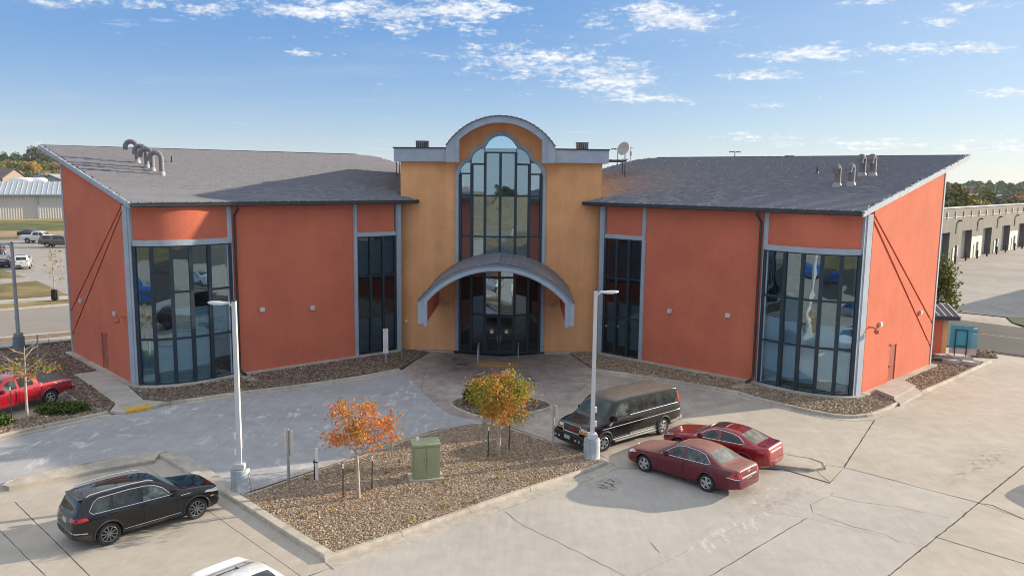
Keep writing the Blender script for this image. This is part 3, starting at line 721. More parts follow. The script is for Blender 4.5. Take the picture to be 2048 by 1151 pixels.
def slat_blind(s, line, z0, z1, back=.22, pitch=.1):
    b = MB()
    for i in range(len(line) - 1):
        d = (line[i + 1] - line[i]).normalized(); nn = Vector((d.y, -d.x))
        a = line[i] + d * .06 - nn * back; c = line[i + 1] - d * .06 - nn * back; z = z0
        while z < z1:
            dz = random.uniform(-.006, .006)
            b.add([xf(s, a + nn * .02, z), xf(s, c + nn * .02, z + dz), xf(s, c - nn * .03, z + pitch * .86 + dz), xf(s, a - nn * .03, z + pitch * .86)], [(0, 1, 2, 3)])
            z += pitch
    return stuff(b.build('blind', M_BLIND, BLD, recalc=False))

def shingle_wedge(w, l, t=.07):
    b = MB(); x, y = w / 2, l / 2
    b.add([(-x, -y, 0), (x, -y, 0), (x, y, 0), (-x, y, 0), (-x, -y, t), (x, -y, t), (x, y, .006), (-x, y, .006)],
          [(0, 1, 5, 4), (4, 5, 6, 7), (1, 2, 6, 5), (3, 0, 4, 7), (2, 3, 7, 6)])
    return b

def wing(s):
    side = 'right' if s > 0 else 'left'
    # front wall, between the two windows, and the headers over them
    def top(o): return lambda p: roof_z(p) - .12
    b = MB(); strip(b, s, [WP(3.2), WP(7), WP(10.9)], .1, 9.86, .3); b.build('wall', M_STUCCO, BLD)
    b = MB(); strip(b, s, [WP(.2), WP(3.0)], 8.0, 9.86, .3, -.05); b.build('header_panel', M_STUCCO, BLD)
    bl = smooth_line(BAY, .3)
    b = MB(); strip(b, s, bl, 8.02, 9.86, .3, -.03); b.build('header_panel', M_STUCCO, BLD, smooth=40)
    # blue grey trim: pilasters, sill band, frieze under the eave
    for t, wd in ((-.06, .34), (3.1, .24), (11.05, .36)):
        b = MB()
        for o, k in ((.09, 1.0), (.13, .55)):
            b.prism([xf(s, WP(t - wd * k / 2, -.2), 0).to_2d(), xf(s, WP(t + wd * k / 2, -.2), 0).to_2d(), xf(s, WP(t + wd * k / 2, o), 0).to_2d(), xf(s, WP(t - wd * k / 2, o), 0).to_2d()], .1, 9.84)
        b.build('pilaster', M_TRIM, BLD)
    b = MB(); cm = (BAY[-1] + CC) / 2 + Vector((.04, .02)); cd_ = (CC - BAY[-1]).normalized(); cn = Vector((cd_.y, -cd_.x))
    for o, k in ((.1, .40), (.14, .2)):
        b.prism([xf(s, cm + cd_ * (q * k) + cn * e, 0).to_2d() for q, e in ((-1, -.3), (1, -.3), (1, o), (-1, o))], .1, 9.84)
    b.build('pilaster', M_TRIM, BLD)
    b = MB(); strip(b, s, bl, 7.72, 8.02, .25, .07); b.build('sill_band', M_TRIM, BLD)
    b = MB(); strip(b, s, [WP(.14), WP(2.98)], 7.74, 8.0, .25, .05); b.build('sill_band', M_TRIM, BLD)
    b = MB(); strip(b, s, [WP(-.2), WP(10.9)], 9.78, 9.9, .2, .05); strip(b, s, bl, 9.78, 9.9, .2, .04); b.build('frieze', M_TRIM, BLD)
    # windows
    glazing(s, BAY, PANE_ROWS, mull=.2)
    inner = [WP(.17), WP(1.08), WP(2.0), WP(2.95)]
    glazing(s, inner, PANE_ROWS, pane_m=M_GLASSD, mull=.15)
    if s < 0:
        slat_blind(s, BAY[1:], .25, 2.6); slat_blind(s, BAY[:4], 2.7, 4.2, pitch=.16); slat_blind(s, inner, 5.3, 7.6); slat_blind(s, inner, .3, 2.5)
    else:
        for i in range(5):
            d = (BAY[i + 1] - BAY[i]).normalized(); nn = Vector((d.y, -d.x)); b = MB()
            zt = (3.95, 3.85, 3.4, 3.85, 3.9)[i]
            a_, c_ = BAY[i] + d * .06 - nn * .3, BAY[i + 1] - d * .06 - nn * .3
            b.slab([xf(s, a_, .3 + (i in (1, 2)) * .28), xf(s, c_, .3 + (i in (1, 2)) * .28), xf(s, c_, zt), xf(s, a_, zt)], xf(s, -nn * .02, 0)); b.build('roller_shade', M_SHADE, BLD)
        for i in range(3):
            b = MB(); b.slab([xf(s, WP(.25 + i * .92, -.35), .9 - .15 * i), xf(s, WP(1.0 + i * .92, -.35), .9 - .15 * i), xf(s, WP(1.0 + i * .92, -.35), 3.5), xf(s, WP(.25 + i * .92, -.35), 3.5)], xf(s, -KN * .02, 0)); b.build('roller_shade', M_SHADE, BLD)
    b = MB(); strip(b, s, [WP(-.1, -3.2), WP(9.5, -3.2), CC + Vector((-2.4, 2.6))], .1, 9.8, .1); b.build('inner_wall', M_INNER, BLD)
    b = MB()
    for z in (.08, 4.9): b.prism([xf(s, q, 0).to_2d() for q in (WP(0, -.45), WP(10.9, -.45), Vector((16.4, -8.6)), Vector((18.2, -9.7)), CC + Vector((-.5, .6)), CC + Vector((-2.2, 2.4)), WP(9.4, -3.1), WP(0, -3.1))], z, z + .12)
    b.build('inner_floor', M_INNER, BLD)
    # end wall: three panels parted by two slanting grooves, a door recess in the first
    def E(a, z, o=0.0): return xf(s, CC + EE * a + EN * o, z)
    def rz(a): return roof_z(CC + EE * a) - .3
    b = MB(); b.slab([E(0.2, .1), E(EL, .1), E(EL, rz(EL)), E(0.2, rz(.2))], xf(s, -EN * .3, 0)); EW = b.build('end_wall', M_STUCCO, BLD)
    g1, g2, gw = 2.75, 1.25, .09
    ap = 9.55; dx0, dx1, dz = 3.75, 4.75, 2.3
    pans = [[(.2, .1), (dx0, .1), (dx0, dz), (dx1, dz), (dx1, .1), (EL, .1), (EL, g2 - gw), (.2 + .02, ap - .25)],
            [(EL, g2 + gw), (EL, g1 - gw), (.30, ap + .08), (.24, ap - .02)],
            [(EL, g1 + gw), (EL, rz(EL)), (.2, rz(.2)), (.34, ap + .22)]]
    for pn in pans:
        b = MB(); b.slab([E(a, z, .06) for a, z in pn], xf(s, -EN * .055, 0)); b.build('wall_panel', M_STUCCO, EW)
    b = MB(); b.slab([E(dx0 + .06, .1, .012), E(dx1 - .06, .1, .012), E(dx1 - .06, dz - .06, .012), E(dx0 + .06, dz - .06, .012)], xf(s, -EN * .004, 0))
    dr = b.build('side_door', mat('red side door', (.34, .085, .06), .5, var=.08), BLD)
    b = MB(); b.box(E(dx0 + .18, 1.05, .05), (.06, .06, .16)); b.build('handle', M_STEEL, dr)
    b = MB(); b.beam(E(dx0, dz + .05, .09), E(dx1, dz + .05, .09), .08, .09); b.build('door_hood', M_STUCCO, BLD)
    # dark corner strip at the far end and the back walls
    b = MB(); b.prism([q.to_2d() for q in (E(EL - .02, 0, .1), E(EL + .18, 0, .1), E(EL + .18, 0, -.4), E(EL - .02, 0, -.4))], .1, rz(EL)); b.build('corner_trim', M_TRIM, BLD)
    b = MB(); strip(b, s, [BK, BK - KD * 17, Vector((6.4, 11.2))], .1, lambda p: roof_z(p) - .32, .3, -.3); b.build('back_wall', M_STUCCO, BLD)
    # concrete plinth
    pl = [WP(.1), WP(3), WP(7), WP(10.9)] + smooth_line(BAY, .3) + [CC + Vector((.05, .02))]
    b = MB(); strip(b, s, pl, -.05, .17, .7, .42); strip(b, s, [CC, BK, BK + EE * .3], -.05, .168, .7, .46); b.build('plinth', M_KERB, BLD, bevel=.02)
    # roof
    e0 = WP(-1.26, OFF); a = (CC + EN * .3); 
    # eave line meets the rake line
    den = KD.x * EE.y - KD.y * EE.x; w_ = a - e0; t = (w_.x * EE.y - w_.y * EE.x) / den; e1 = e0 + KD * t
    # length of the rake from the eave to the tip
    tip = a + EE * 13.85
    RO = [e0, e1, tip, Vector((12.5, 14.95)), Vector((10.9, 15.0)), Vector((9.7, 14.3)), Vector((8.2, 12.9)), Vector((6.62, 11.2)), Vector((6.62, .62))]
    b = MB(); b.prism([xf(s, q, 0).to_2d() for q in RO], lambda p: roof_z((s * p[0], p[1])) - .26, lambda p: roof_z((s * p[0], p[1])) - .03)
    RF = b.build('roof', M_DECK, BLD)
    # fascia along the rake and ridge
    b = MB(); rk = [e1 + EN * .02, tip + EN * .02]
    up = Vector((0, 0, 1))
    for o, w2, h, dz in ((.0, .1, .30, -.16), (.06, .1, .14, -.06)):
        p0, p1 = e1 + EN * o + EE * .0, tip + EN * o
        b.beam(xf(s, p0, roof_z(p0) + dz), xf(s, p1, roof_z(p1) + dz), w2, h)
    b.build('fascia', M_TRIM, BLD)
    b = MB(); b.beam(xf(s, tip, roof_z(tip) - .14), xf(s, RO[3], roof_z(RO[3]) - .14), .1, .3); b.build('ridge_fascia', M_DARKMETAL, BLD)
    # gutter with brackets, downspout
    b = MB(); p0, p1 = e0 + KN * .07, e1 + KN * .07
    b.beam(xf(s, p0, EAVE_Z - .13), xf(s, p1, EAVE_Z - .13), .15, .17); b.beam(xf(s, p0, EAVE_Z - .05), xf(s, p1, EAVE_Z - .05), .19, .03); GT = b.build('gutter', M_DARKMETAL, BLD)
    b = MB(); q = e0; b.beam(xf(s, q, EAVE_Z - .13), xf(s, Vector((6.3, .42)), EAVE_Z + .02), .12, .24); b.build('eave_return', M_DARKMETAL, BLD)
    L = (p1 - p0).length
    for i in range(int(L / .62)):
        p = p0 + KD * (.3 + i * .62)
        b = MB(); b.beam(xf(s, p + KN * .05, EAVE_Z - .025), xf(s, p - KN * .16, EAVE_Z + .05), .05, .03); b.build('gutter_bracket', M_STEEL, GT)
    b = MB(); q = WP(10.72, .16)
    b.tube([xf(s, WP(10.66, .58), 9.84), xf(s, WP(10.66, .56), 9.62), xf(s, q, 9.25), xf(s, q, .55), xf(s, WP(10.7, .3), .3), xf(s, WP(10.6, .75), .2)], .075, 8)
    b.build('downspout', M_BROWN, BLD)
    b = MB(); b.prism([xf(s, WP(10.3 + i, o), 0).to_2d() for i, o in ((0, .5), (.6, .5), (.6, 2.0), (0, 2.0))], 0, .11); b.build('splash_block', M_KERB, BLD)
    # shingles
    ROW, WID = .27, .33
    up = (Vector((-KN.x, -KN.y, SLOPE))).normalized(); al = Vector((KD.x, KD.y, 0)); nn = al.cross(up) if s > 0 else al.cross(up)
    if nn.z < 0: nn = -nn
    Mx = Matrix((Vector((s * al.x, al.y, 0)), Vector((s * up.x, up.y, up.z)), Vector((s * nn.x, nn.y, nn.z)))).transposed()
    polyR = [(q.x, q.y) for q in inset(RO, .02)]
    rows = int(15.6 / (ROW * math.cos(math.atan(SLOPE)))); spots = []
    for r in range(rows):
        dd = .02 + r * ROW * .979
        off = random.random() * WID
        for k in range(-34, 88):
            t = k * WID + off - 4; q = WP(t, OFF) - KN * (dd + .12)
            spots.append((r, q.x, q.y))
    A = np.array(spots); keep = in_poly(A[:, 1], A[:, 2], polyR); A = A[keep]
    A = A[np.argsort(np.hypot(s * A[:, 1] - .8, A[:, 2] + 52))]
    b0 = shingle_wedge(WID - .004, ROW + .05)
    me = b0.mesh('shingle', M_SHINGLE_ONE)
    base = np.array(b0.v); faces = np.array(b0.f)
    R = np.array(Mx)
    def place(q): return Vector((s * q[0], q[1], roof_z(q) - .022))
    for r, x, y in A[:295]:
        o = link('shingle', me, RF); jit = random.uniform(-.006, .006)
        o.matrix_local = Matrix.Translation(place((x, y)) + Vector((0, 0, max(jit, -.004)))) @ Mx.to_4x4() @ Matrix.Rotation(jit, 4, 'X')
    rest = A[295:]; n = len(rest)
    V = base[None].repeat(n, 0); V[:, 4:6, 2] += RNG.uniform(-.008, .014, (n, 1)); V[:, :, 0] *= RNG.uniform(.994, 1.0, (n, 1))
    V = V @ R.T
    V += np.array([list(place((x, y))) for _, x, y in rest])[:, None, :]
    F = (np.arange(n)[:, None, None] * 8 + faces[None]).reshape(-1, 4)
    stuff(link('shingles', np_mesh('shingles', V.reshape(-1, 3), F, M_SHINGLE), RF))
    return E

EWF = {s: wing(s) for s in (-1, 1)}

# wall lights on the stucco, cameras on brackets
def wall_light(p, n):
    b = MB(); n = Vector((n[0], n[1], 0)).normalized(); t = Vector((-n.y, n.x, 0)); c = Vector(p) + n * .07
    R = Matrix((t, n, Vector((0, 0, 1)))).transposed()
    b.box(c, (.30, .14, .24), mtx=R)
    o = b.build('wall_light', mat('pale lamp housing', (.58, .57, .55), .5, var=.1), BLD, bevel=.025)
    b = MB(); b.box(c - Vector((0, 0, .125)), (.24, .1, .015), mtx=R); b.build('lens', mat('lamp lens', (.75, .75, .72), .3), o)
for s in (-1, 1):
    for t in (9.25 if s < 0 else 8.95, 6.1 if s < 0 else 5.1):
        q = WP(t); wall_light(xf(s, q, 3.75 if t > 8 else 3.55), xf(s, KN, 0))
    for a in (2.0, 8.05):
        wall_light(EWF[s](a, 3.75, .06), xf(s, EN, 0))
    b = MB(); p = EWF[s](.55, 3.75, .06); n = xf(s, EN, 0)
    b.tube([p, p + n * .25 + Vector((0, 0, .02)), p + n * .42 - Vector((0, 0, .08))], .045, 8); b.lathe([(0.001, .14), (.11, .12), (.15, 0), (.1, -.09), (.001, -.13)], 14, c=p + n * .44 - Vector((0, 0, .2)))
    b.build('security_camera', M_STUCCO, BLD, smooth=50)

# vent pipes: gooseneck flues on the left wing, stubbier ones on the right
def plane_hit(x, y, s):
    "the point of a wing's roof that a pixel looks at"
    d = ray(x, y); lo, hi = 30.0, 90.0
    R = Matrix.Rotation(.0138, 4, 'Z')
    def g(t):
        p = CO + d * t; q = R @ (p - Vector((-.8, 52, 0))); return q, q.z - roof_z((s * q.x, q.y))
    for _ in range(60):
        m = (lo + hi) / 2
        if g(m)[1] > 0: lo = m
        else: hi = m
    return g(lo)[0]
M_FLUE = mat('flue metal', (.21, .195, .215), .7, metal=.1, var=.2, vscale=3)
M_BOOT = mat('pale flue boot', (.33, .325, .33), .6, var=.1)
def flue(p, h, r, bend, ang, s):
    b = MB(); d = Vector((math.cos(ang), math.sin(ang), 0)); pts = [p + Vector((0, 0, -.1)), p + Vector((0, 0, h))]
    c = p + Vector((0, 0, h)) + d * bend; n = 9
    for i in range(1, n + 1):
        t = math.pi - i / n * math.pi * 1.02; pts.append(c + d * (bend * math.cos(t)) + Vector((0, 0, bend * math.sin(t))))
    pts.append(pts[-1] + Vector((0, 0, -.16)))
    b.tube(pts, r, 14)
    for i in range(2, len(pts) - 1): b.tube([pts[i] - (pts[i + 1] - pts[i]).normalized() * .02, pts[i] + (pts[i + 1] - pts[i]).normalized() * .02], r * 1.09, 14)
    o = b.build('vent_pipe', M_FLUE, BLD, smooth=40)
    b = MB(); b.lathe([(r * 1.6, -.12), (r * 1.45, .02), (r * 1.12, .2), (r * 1.0, .22)], 16, c=p); b.build('pipe_boot', M_BOOT, o, smooth=40)
for x, y in ((275, 326), (294, 336), (305, 342), (324, 350)): flue(plane_hit(x, y, -1), 1.0, .145, .34, math.radians(190), -1)
for x, y in ((1674, 373), (1702, 371), (1724, 352), (1745, 352)): flue(plane_hit(x, y, 1), .92, .19, .2, math.radians(222), 1)
for (x, y), s in (((344, 325), -1), ((1634, 347), 1)):
    p = plane_hit(x, y, s); b = MB(); b.tube([p - Vector((0, 0, .05)), p + Vector((0, 0, .42))], .05, 8); b.lathe([(.13, -.05), (.07, .12)], 10, c=p); b.build('vent_stub', M_DARKMETAL, BLD)

# ---- entrance tower
def tv(m): 
    m = abs(m); return .03 if m < 3.05 else .03 + (m - 3.05) * .14
for s in (-1, 1):
    b = MB(); b.prism([(s * 3.0, .03), (s * 6.58, tv(6.58)), (s * 6.58, 9.5), (s * 6.2, 9.5), (s * 6.2, .9), (s * 3.0, .45)], .08, 12.6); b.build('tower_wall', M_OCHRE, BLD)
    b = MB(); b.prism([(s * 3.0, -.32), (s * 6.5, tv(6.5) - .35), (s * 6.7, tv(6.6) + .3), (s * 3, .3)], -.05, .1); b.build('plinth', M_KERB, BLD)
b = MB(); b.prism([(-6.3, 9.2), (6.3, 9.2), (6.3, 9.5), (-6.3, 9.5)], .1, 12.6); b.build('tower_wall', M_OCHRE, BLD)
b = MB(); b.prism([(-6.35, .8), (6.35, .8), (6.35, 9.4), (-6.35, 9.4)], 12.62, 12.8); b.build('tower_roof', M_DECK, BLD)

COLS = [0, .98, 1.86, 2.62]; BOW = [-.93, -.86, -.58, -.12]
def bow(m): return float(np.interp(abs(m), COLS + [3.0], BOW + [.03]))
# scalloped head of the great window: centre half-round, two quarter lobes each side
def scallop(grow=0.0):
    pts = []
    r = .98 + grow
    for i in range(0, 13):                       # right half: from the crown down to the jamb
        t = math.pi / 2 - i / 12 * (math.pi / 2); m, z = r * math.cos(t), 13.12 + r * math.sin(t) * (1.02)
        if m < .98 + grow * .55: pts.append((m, z))
    r2 = .88 + grow
    for i in range(0, 11):
        t = math.pi / 2 - i / 10 * (math.pi / 2); m, z = .98 + r2 * math.cos(t), 12.42 + r2 * math.sin(t) * 1.02
        if m > .98 + grow * .55 and m < 1.86 + grow * .5 and z < pts[-1][1] + .4: pts.append((m, z))
    r3 = .76 + grow
    for i in range(0, 11):
        t = math.pi / 2 - i / 10 * (math.pi / 2); m, z = 1.86 + r3 * math.cos(t), 11.62 + r3 * math.sin(t) * 1.1
        if m > 1.86 + grow * .5: pts.append((m, z))
    return pts
inner_s = scallop(.06); outer_s = scallop(.28)
# gable wall over the window, under the barrel
R_IN, R_OUT, ZC = 3.67, 4.13, 11.25
gab = [(-3.02, .1), (-3.02, 12.6)]
for i in range(21):
    m = -3.0 + i * .3; gab.append((m, ZC + math.sqrt(R_IN ** 2 - m * m) + .1))
gab += [(3.02, 12.6), (3.02, .1), (2.86, .1), (2.86, 11.6)]
gab += [(m, z) for m, z in reversed(scallop(.2))] + [(-m, z) for m, z in scallop(.2)[1:]] + [(-2.86, 11.6), (-2.86, .1)]
b = MB(); b.slab([(m, .03, z) for m, z in gab], (0, .35, 0)); b.build('gable_wall', M_OCHRE, BLD)
# moulded trim round the window
full_i = [(2.62 + .06, .1)] + list(reversed(inner_s)) + [(-m, z) for m, z in inner_s[1:]] + [(-2.68, .1)]
full_o = [(2.62 + .36, .1)] + list(reversed(outer_s)) + [(-m, z) for m, z in outer_s[1:]] + [(-2.98, .1)]
def resamp(P, n):
    P = [Vector(p) for p in P]; d = [0.0]
    for i in range(1, len(P)): d.append(d[-1] + (P[i] - P[i - 1]).length)
    return [(float(np.interp(k / (n - 1) * d[-1], d, [p.x for p in P])), float(np.interp(k / (n - 1) * d[-1], d, [p.y for p in P]))) for k in range(n)]
n = 120; ri = resamp(full_i, n); b = MB()
cenl = [Vector(p) for p in ri]
for w0, w1, yf in ((-.02, .26, -.07), (.07, .19, -.115)):
    vs = []
    for k in range(n):
        d = (cenl[min(k + 1, n - 1)] - cenl[max(k - 1, 0)]).normalized(); nn = Vector((d.y, -d.x))
        for wv, y in ((w0, .1), (w0, yf), (w1, yf), (w1, .1)):
            p = cenl[k] + nn * wv; vs.append((p.x, y - .02, p.y))
    fs = [(k * 4 + q, k * 4 + (q + 1) % 4, k * 4 + 4 + (q + 1) % 4, k * 4 + 4 + q) for k in range(n - 1) for q in range(4)] + [(0, 1, 2, 3), tuple((n - 1) * 4 + q for q in range(4))]
    b.add(vs, fs)
b.build('window_trim', M_TRIM, BLD)
# glazing of the bow
ms = [-2.62, -1.86, -.98, 0, .98, 1.86, 2.62]
TROWS = (.14, 2.66, 5.12, 7.75, 10.36)
fr = MB(); line = [Vector((m, bow(m))) for m in ms]
ztop = [11.7, 12.4, 13.1, 13.1, 13.1, 12.4, 11.7]
for m, zt in zip(ms, ztop): fr.beam((m, bow(m) + .06, .1), (m, bow(m) + .06, zt), .17, .16, up=(0, 1, 0))
for i in range(6):
    for k, z in enumerate(TROWS): fr.beam((ms[i], bow(ms[i]) + .063, z), (ms[i + 1], bow(ms[i + 1]) + .063, z), .14, .11)
for i, z in ((0, 11.75), (1, 12.35), (2, 13.08), (3, 13.08), (4, 12.35), (5, 11.75)): fr.beam((ms[i], bow(ms[i]) + .063, z), (ms[i + 1], bow(ms[i + 1]) + .063, z), .14, .1)
GW = fr.build('great_window', M_FRAME, BLD)
def pane(pts, y0, y1, m0, m1, mt):
    "pts in (m, z) between the two posts"
    P = [(m, y0 + (y1 - y0) * (m - m0) / (m1 - m0) + .07, z) for m, z in pts]
    b = MB(); b.slab(P, (0, .012, 0)); b.build('pane', mt, GW)
for i in range(6):
    m0, m1 = ms[i], ms[i + 1]
    for k in range(4):
        if k == 0 and i in (2, 3): continue
        j = random.uniform(-.018, .018); j2 = random.uniform(-.018, .018)
        pane([(m0 + .05, TROWS[k] + .05), (m1 - .05, TROWS[k] + .05), (m1 - .05, TROWS[k + 1] - .05), (m0 + .05, TROWS[k + 1] - .05)], bow(m0) + j, bow(m1) + j2, m0, m1, M_GLASS if k > 1 or i in (2, 3) else M_GLASSD)
    zt = (11.75, 12.35, 13.08, 13.08, 12.35, 11.75)[i]
    j = random.uniform(-.02, .02)
    pane([(m0 + .05, 10.42), (m1 - .05, 10.42), (m1 - .05, zt - .05), (m0 + .05, zt - .05)], bow(m0) + j, bow(m1) - j, m0, m1, M_GLASS)
for s in (-1, 1):
    pane([(s * m, z) for m, z in [(1.0, 12.42)] + [(.98 + .9 * math.cos(t), 12.42 + .92 * math.sin(t)) for t in (1.5, 1.2, .9, .6, .3, 0)]], bow(1) , bow(1.86), s * .98, s * 1.86, M_GLASS)
    pane([(s * m, z) for m, z in [(1.9, 11.8)] + [(1.86 + .78 * math.cos(t), 11.66 + .86 * math.sin(t)) for t in (1.5, 1.2, .9, .6, .35, .16)]], bow(1.86), bow(2.62), s * 1.86, s * 2.62, M_GLASS)
pane([(1.0 * math.cos(t), 13.12 + 1.02 * math.sin(t)) for t in np.linspace(0, math.pi, 17)], bow(.9), bow(.9), -1.0, 1.0, M_GLASS)
# doors
for s in (-1, 1):
    b = MB(); y = -.92
    x0, x1 = (.03, .93) if s > 0 else (-.93, -.03)
    for a, c in (((x0 + .05, .18), (x0 + .05, 2.58)), ((x1 - .05, .18), (x1 - .05, 2.58)), ((x0, .26), (x1, .26)), ((x0, 2.54), (x1, 2.54)), ((x0, 1.1), (x1, 1.1))):
        b.beam((a[0], y + .05, a[1]), (c[0], y + .05, c[1]), .1 if a[0] == c[0] else .06, .06 if a[0] == c[0] else (.18 if a[1] < .5 else .07), up=(0, 1, 0) if a[0] == c[0] else (0, 0, 1))
    D = b.build('door', M_FRAME, BLD)
    b = MB(); b.slab([(x0 + .08, y + .06, .3), (x1 - .08, y + .06, .3), (x1 - .08, y + .06, 2.5), (x0 + .08, y + .06, 2.5)], (0, .012, 0)); b.build('pane', M_GLASSD, D)
    b = MB(); b.tube([(s * .12, y - .04, .95), (s * .12, y - .04, 1.35)], .02, 6); b.build('handle', M_STEEL, D)
    b = MB(); c = (x0 + x1) / 2; b.slab([(c - .11, y + .045, 1.45), (c + .11, y + .045, 1.45), (c + .11, y + .045, 1.62), (c - .11, y + .045, 1.62)], (0, .006, 0)); b.build('notice', M_WHITE, D)
    b = MB(); b.slab([(c - .11, y + .045, 1.625)] + [(c + .11 * math.cos(t), y + .045, 1.64 + .11 * math.sin(t)) for t in np.linspace(0, math.pi, 9)], (0, .006, 0)); b.build('notice', M_YELLOW, D)
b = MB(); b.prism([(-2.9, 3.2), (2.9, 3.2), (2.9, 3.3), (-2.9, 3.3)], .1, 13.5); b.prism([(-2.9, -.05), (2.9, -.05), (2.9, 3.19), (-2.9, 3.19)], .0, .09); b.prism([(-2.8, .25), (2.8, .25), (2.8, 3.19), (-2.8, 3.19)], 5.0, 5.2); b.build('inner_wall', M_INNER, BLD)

# barrel gable: stepped fascia ring, shell, and its shingle courses
def ring(mb, ri, ro, zc, half_i, half_o, zb, y0, y1, n=28):
    "arched fascia with upright legs"
    a = [(half_i, zb)] + [(ri * math.sin(t), zc + ri * math.cos(t)) for t in np.linspace(math.asin(half_i / ri), -math.asin(half_i / ri), n)] + [(-half_i, zb)]
    o = [(half_o, zb)] + [(ro * math.sin(t), zc + ro * math.cos(t)) for t in np.linspace(math.asin(half_o / ro), -math.asin(half_o / ro), n)] + [(-half_o, zb)]
    k = len(a); vs = []
    for i in range(k): vs += [(a[i][0], y0, a[i][1]), (o[i][0], y0, o[i][1]), (o[i][0], y1, o[i][1]), (a[i][0], y1, a[i][1])]
    fs = [(i * 4 + q, i * 4 + (q + 1) % 4, i * 4 + 4 + (q + 1) % 4, i * 4 + 4 + q) for i in range(k - 1) for q in range(4)] + [(0, 1, 2, 3), tuple((k - 1) * 4 + q for q in range(4))]
    mb.add(vs, fs)
FY = -1.15
b = MB(); ring(b, R_IN, R_OUT, ZC, 2.62, 3.44, 12.46, FY, FY + .3); ring(b, R_IN - .02, R_IN + .16, ZC, 2.60, 2.86, 12.44, FY - .09, FY + .02); ring(b, R_IN + .02, R_IN + .08, ZC, 2.66, 2.76, 12.43, FY - .13, FY - .05)
b.build('arch_fascia', M_TRIM, BLD)
b = MB(); ring(b, R_IN - .0, R_OUT - .06, ZC, 2.64, 3.4, 12.47, FY + .28, 5.5); BR = b.build('barrel_roof', M_OCHRE, BLD)
def arch_shingles(parent, R, zc, half, y0, y1, step, t=.05, nrow=None, lean=0.0, sm=None):
    a0 = math.asin(half / R); n = int(2 * a0 * R / step); cnt = 0
    for i in range(n):
        t0 = -a0 + 2 * a0 * i / n; t1 = -a0 + 2 * a0 * (i + 1) / n
        m = (t0 + t1) / 2; lo = t0 if m < 0 else t1; hi = t1 if m < 0 else t0
        rows = nrow or 1
        for r in range(rows):
            ya, yb = y0 + (y1 - y0) * r / rows + .008, y0 + (y1 - y0) * (r + 1) / rows - .008
            q = [((R + t) * math.sin(lo), zc + (R + t) * math.cos(lo)), ((R + .006) * math.sin(hi), zc + (R + .006) * math.cos(hi)), ((R - .02) * math.sin(hi), zc + (R - .02) * math.cos(hi)), ((R - .02) * math.sin(lo), zc + (R - .02) * math.cos(lo))]
            b = MB(); b.slab([(x, ya, z + lean * (ya - y0)) for x, z in q], (0, yb - ya, lean * (yb - ya))); b.build('shingle', sm, parent)
arch_shingles(BR, R_OUT - .02, ZC, 3.44, FY - .12, 5.2, .30, nrow=3, sm=M_SHD)
# coping bands either side
for s in (-1, 1):
    b = MB(); b.prism([(s * 3.46, -.42), (s * 6.95, tv(6.6) - .42), (s * 6.95, 9.2), (s * 6.5, 9.2), (s * 6.5, .9), (s * 3.46, .6)], 12.5, 13.32); b.build('coping', M_TRIM, BLD)
    b = MB(); b.prism([(s * 3.46, -.48), (s * 7.01, tv(6.6) - .48), (s * 7.01, 9.25), (s * 6.4, 9.25), (s * 6.4, 1.0), (s * 3.46, .7)], 13.323, 13.40); b.build('coping_cap', M_DARKMETAL, BLD)
    b = MB(); b.box((s * 5.35, 2.2, 13.42), (.78, .78, .86)); ch = b.build('flue_box', mat('rusty flue box', (.34, .30, .30), .7, var=.5, vscale=4, col2=(.42, .38, .38), c2scale=5, streak=.5), BLD)
    b = MB()
    for i in range(6): b.box((s * 5.35 - .36 + i * .145, 1.762, 13.6), (.05, .03, .42))
    b.build('slats', M_DARKMETAL, ch); b = MB(); b.box((s * 5.35, 2.2, 13.87), (.82, .82, .05)); b.build('cap', M_DARKMETAL, ch)

# ---- canopy over the door: arched shell thrown far forward
CR_I, CR_O, CZ = 5.23, 5.62, 1.08
CY0, CY1 = -7.25, -.15
b = MB(); ring(b, CR_I, CR_O, CZ, 3.95, 4.46, 3.2, CY0, CY0 + .3); ring(b, CR_I - .03, CR_I + .2, CZ, 3.92, 4.12, 3.12, CY0 - .1, CY0 + .02); ring(b, CR_I + .03, CR_I + .12, CZ, 3.98, 4.06, 3.10, CY0 - .14, CY0 - .05)
CN = b.build('canopy', M_TRIM, BLD)
b = MB(); ring(b, CR_I + .02, CR_O - .05, CZ, 3.98, 4.40, 3.25, CY0 + .28, CY1); b.build('canopy_shell', M_STUCCO, CN)
b = MB()
for s in (-1, 1): b.beam((s * 4.42, CY0 - .05, 4.55), (s * 4.42, CY1, 4.55), .06, .1)
b.build('drip_edge', M_DARKMETAL, CN)
arch_shingles(CN, CR_O, CZ, 4.40, CY0 - .18, CY1, .42, t=.06, nrow=7, sm=M_SHD)
b = MB(); b.box((0, (CY0 + CY1) / 2, CZ + CR_O + .05), (.34, CY1 - CY0 + .2, .05)); b.build('ridge_cap', M_SHD, CN)
for s in (-1, 1):
    b = MB(); p = Vector((s * 3.7, -.02, 3.35)); b.tube([p + Vector((0, .06, 0)), p + Vector((0, -.2, .02)), p + Vector((-s * .3, -.3, -.05))], .035, 8)
    for k in (0, 1): b.lathe([(.03, 0), (.09, -.2), (.001, -.2)], 10, c=p + Vector((-s * (.05 + .28 * k), -.25, -.02)))
    b.build('spotlight', M_STEEL, BLD)
b = MB(); b.box((-6.25, .42, 1.95), (.14, .1, .16)); b.build('keypad', M_WHITE, BLD)

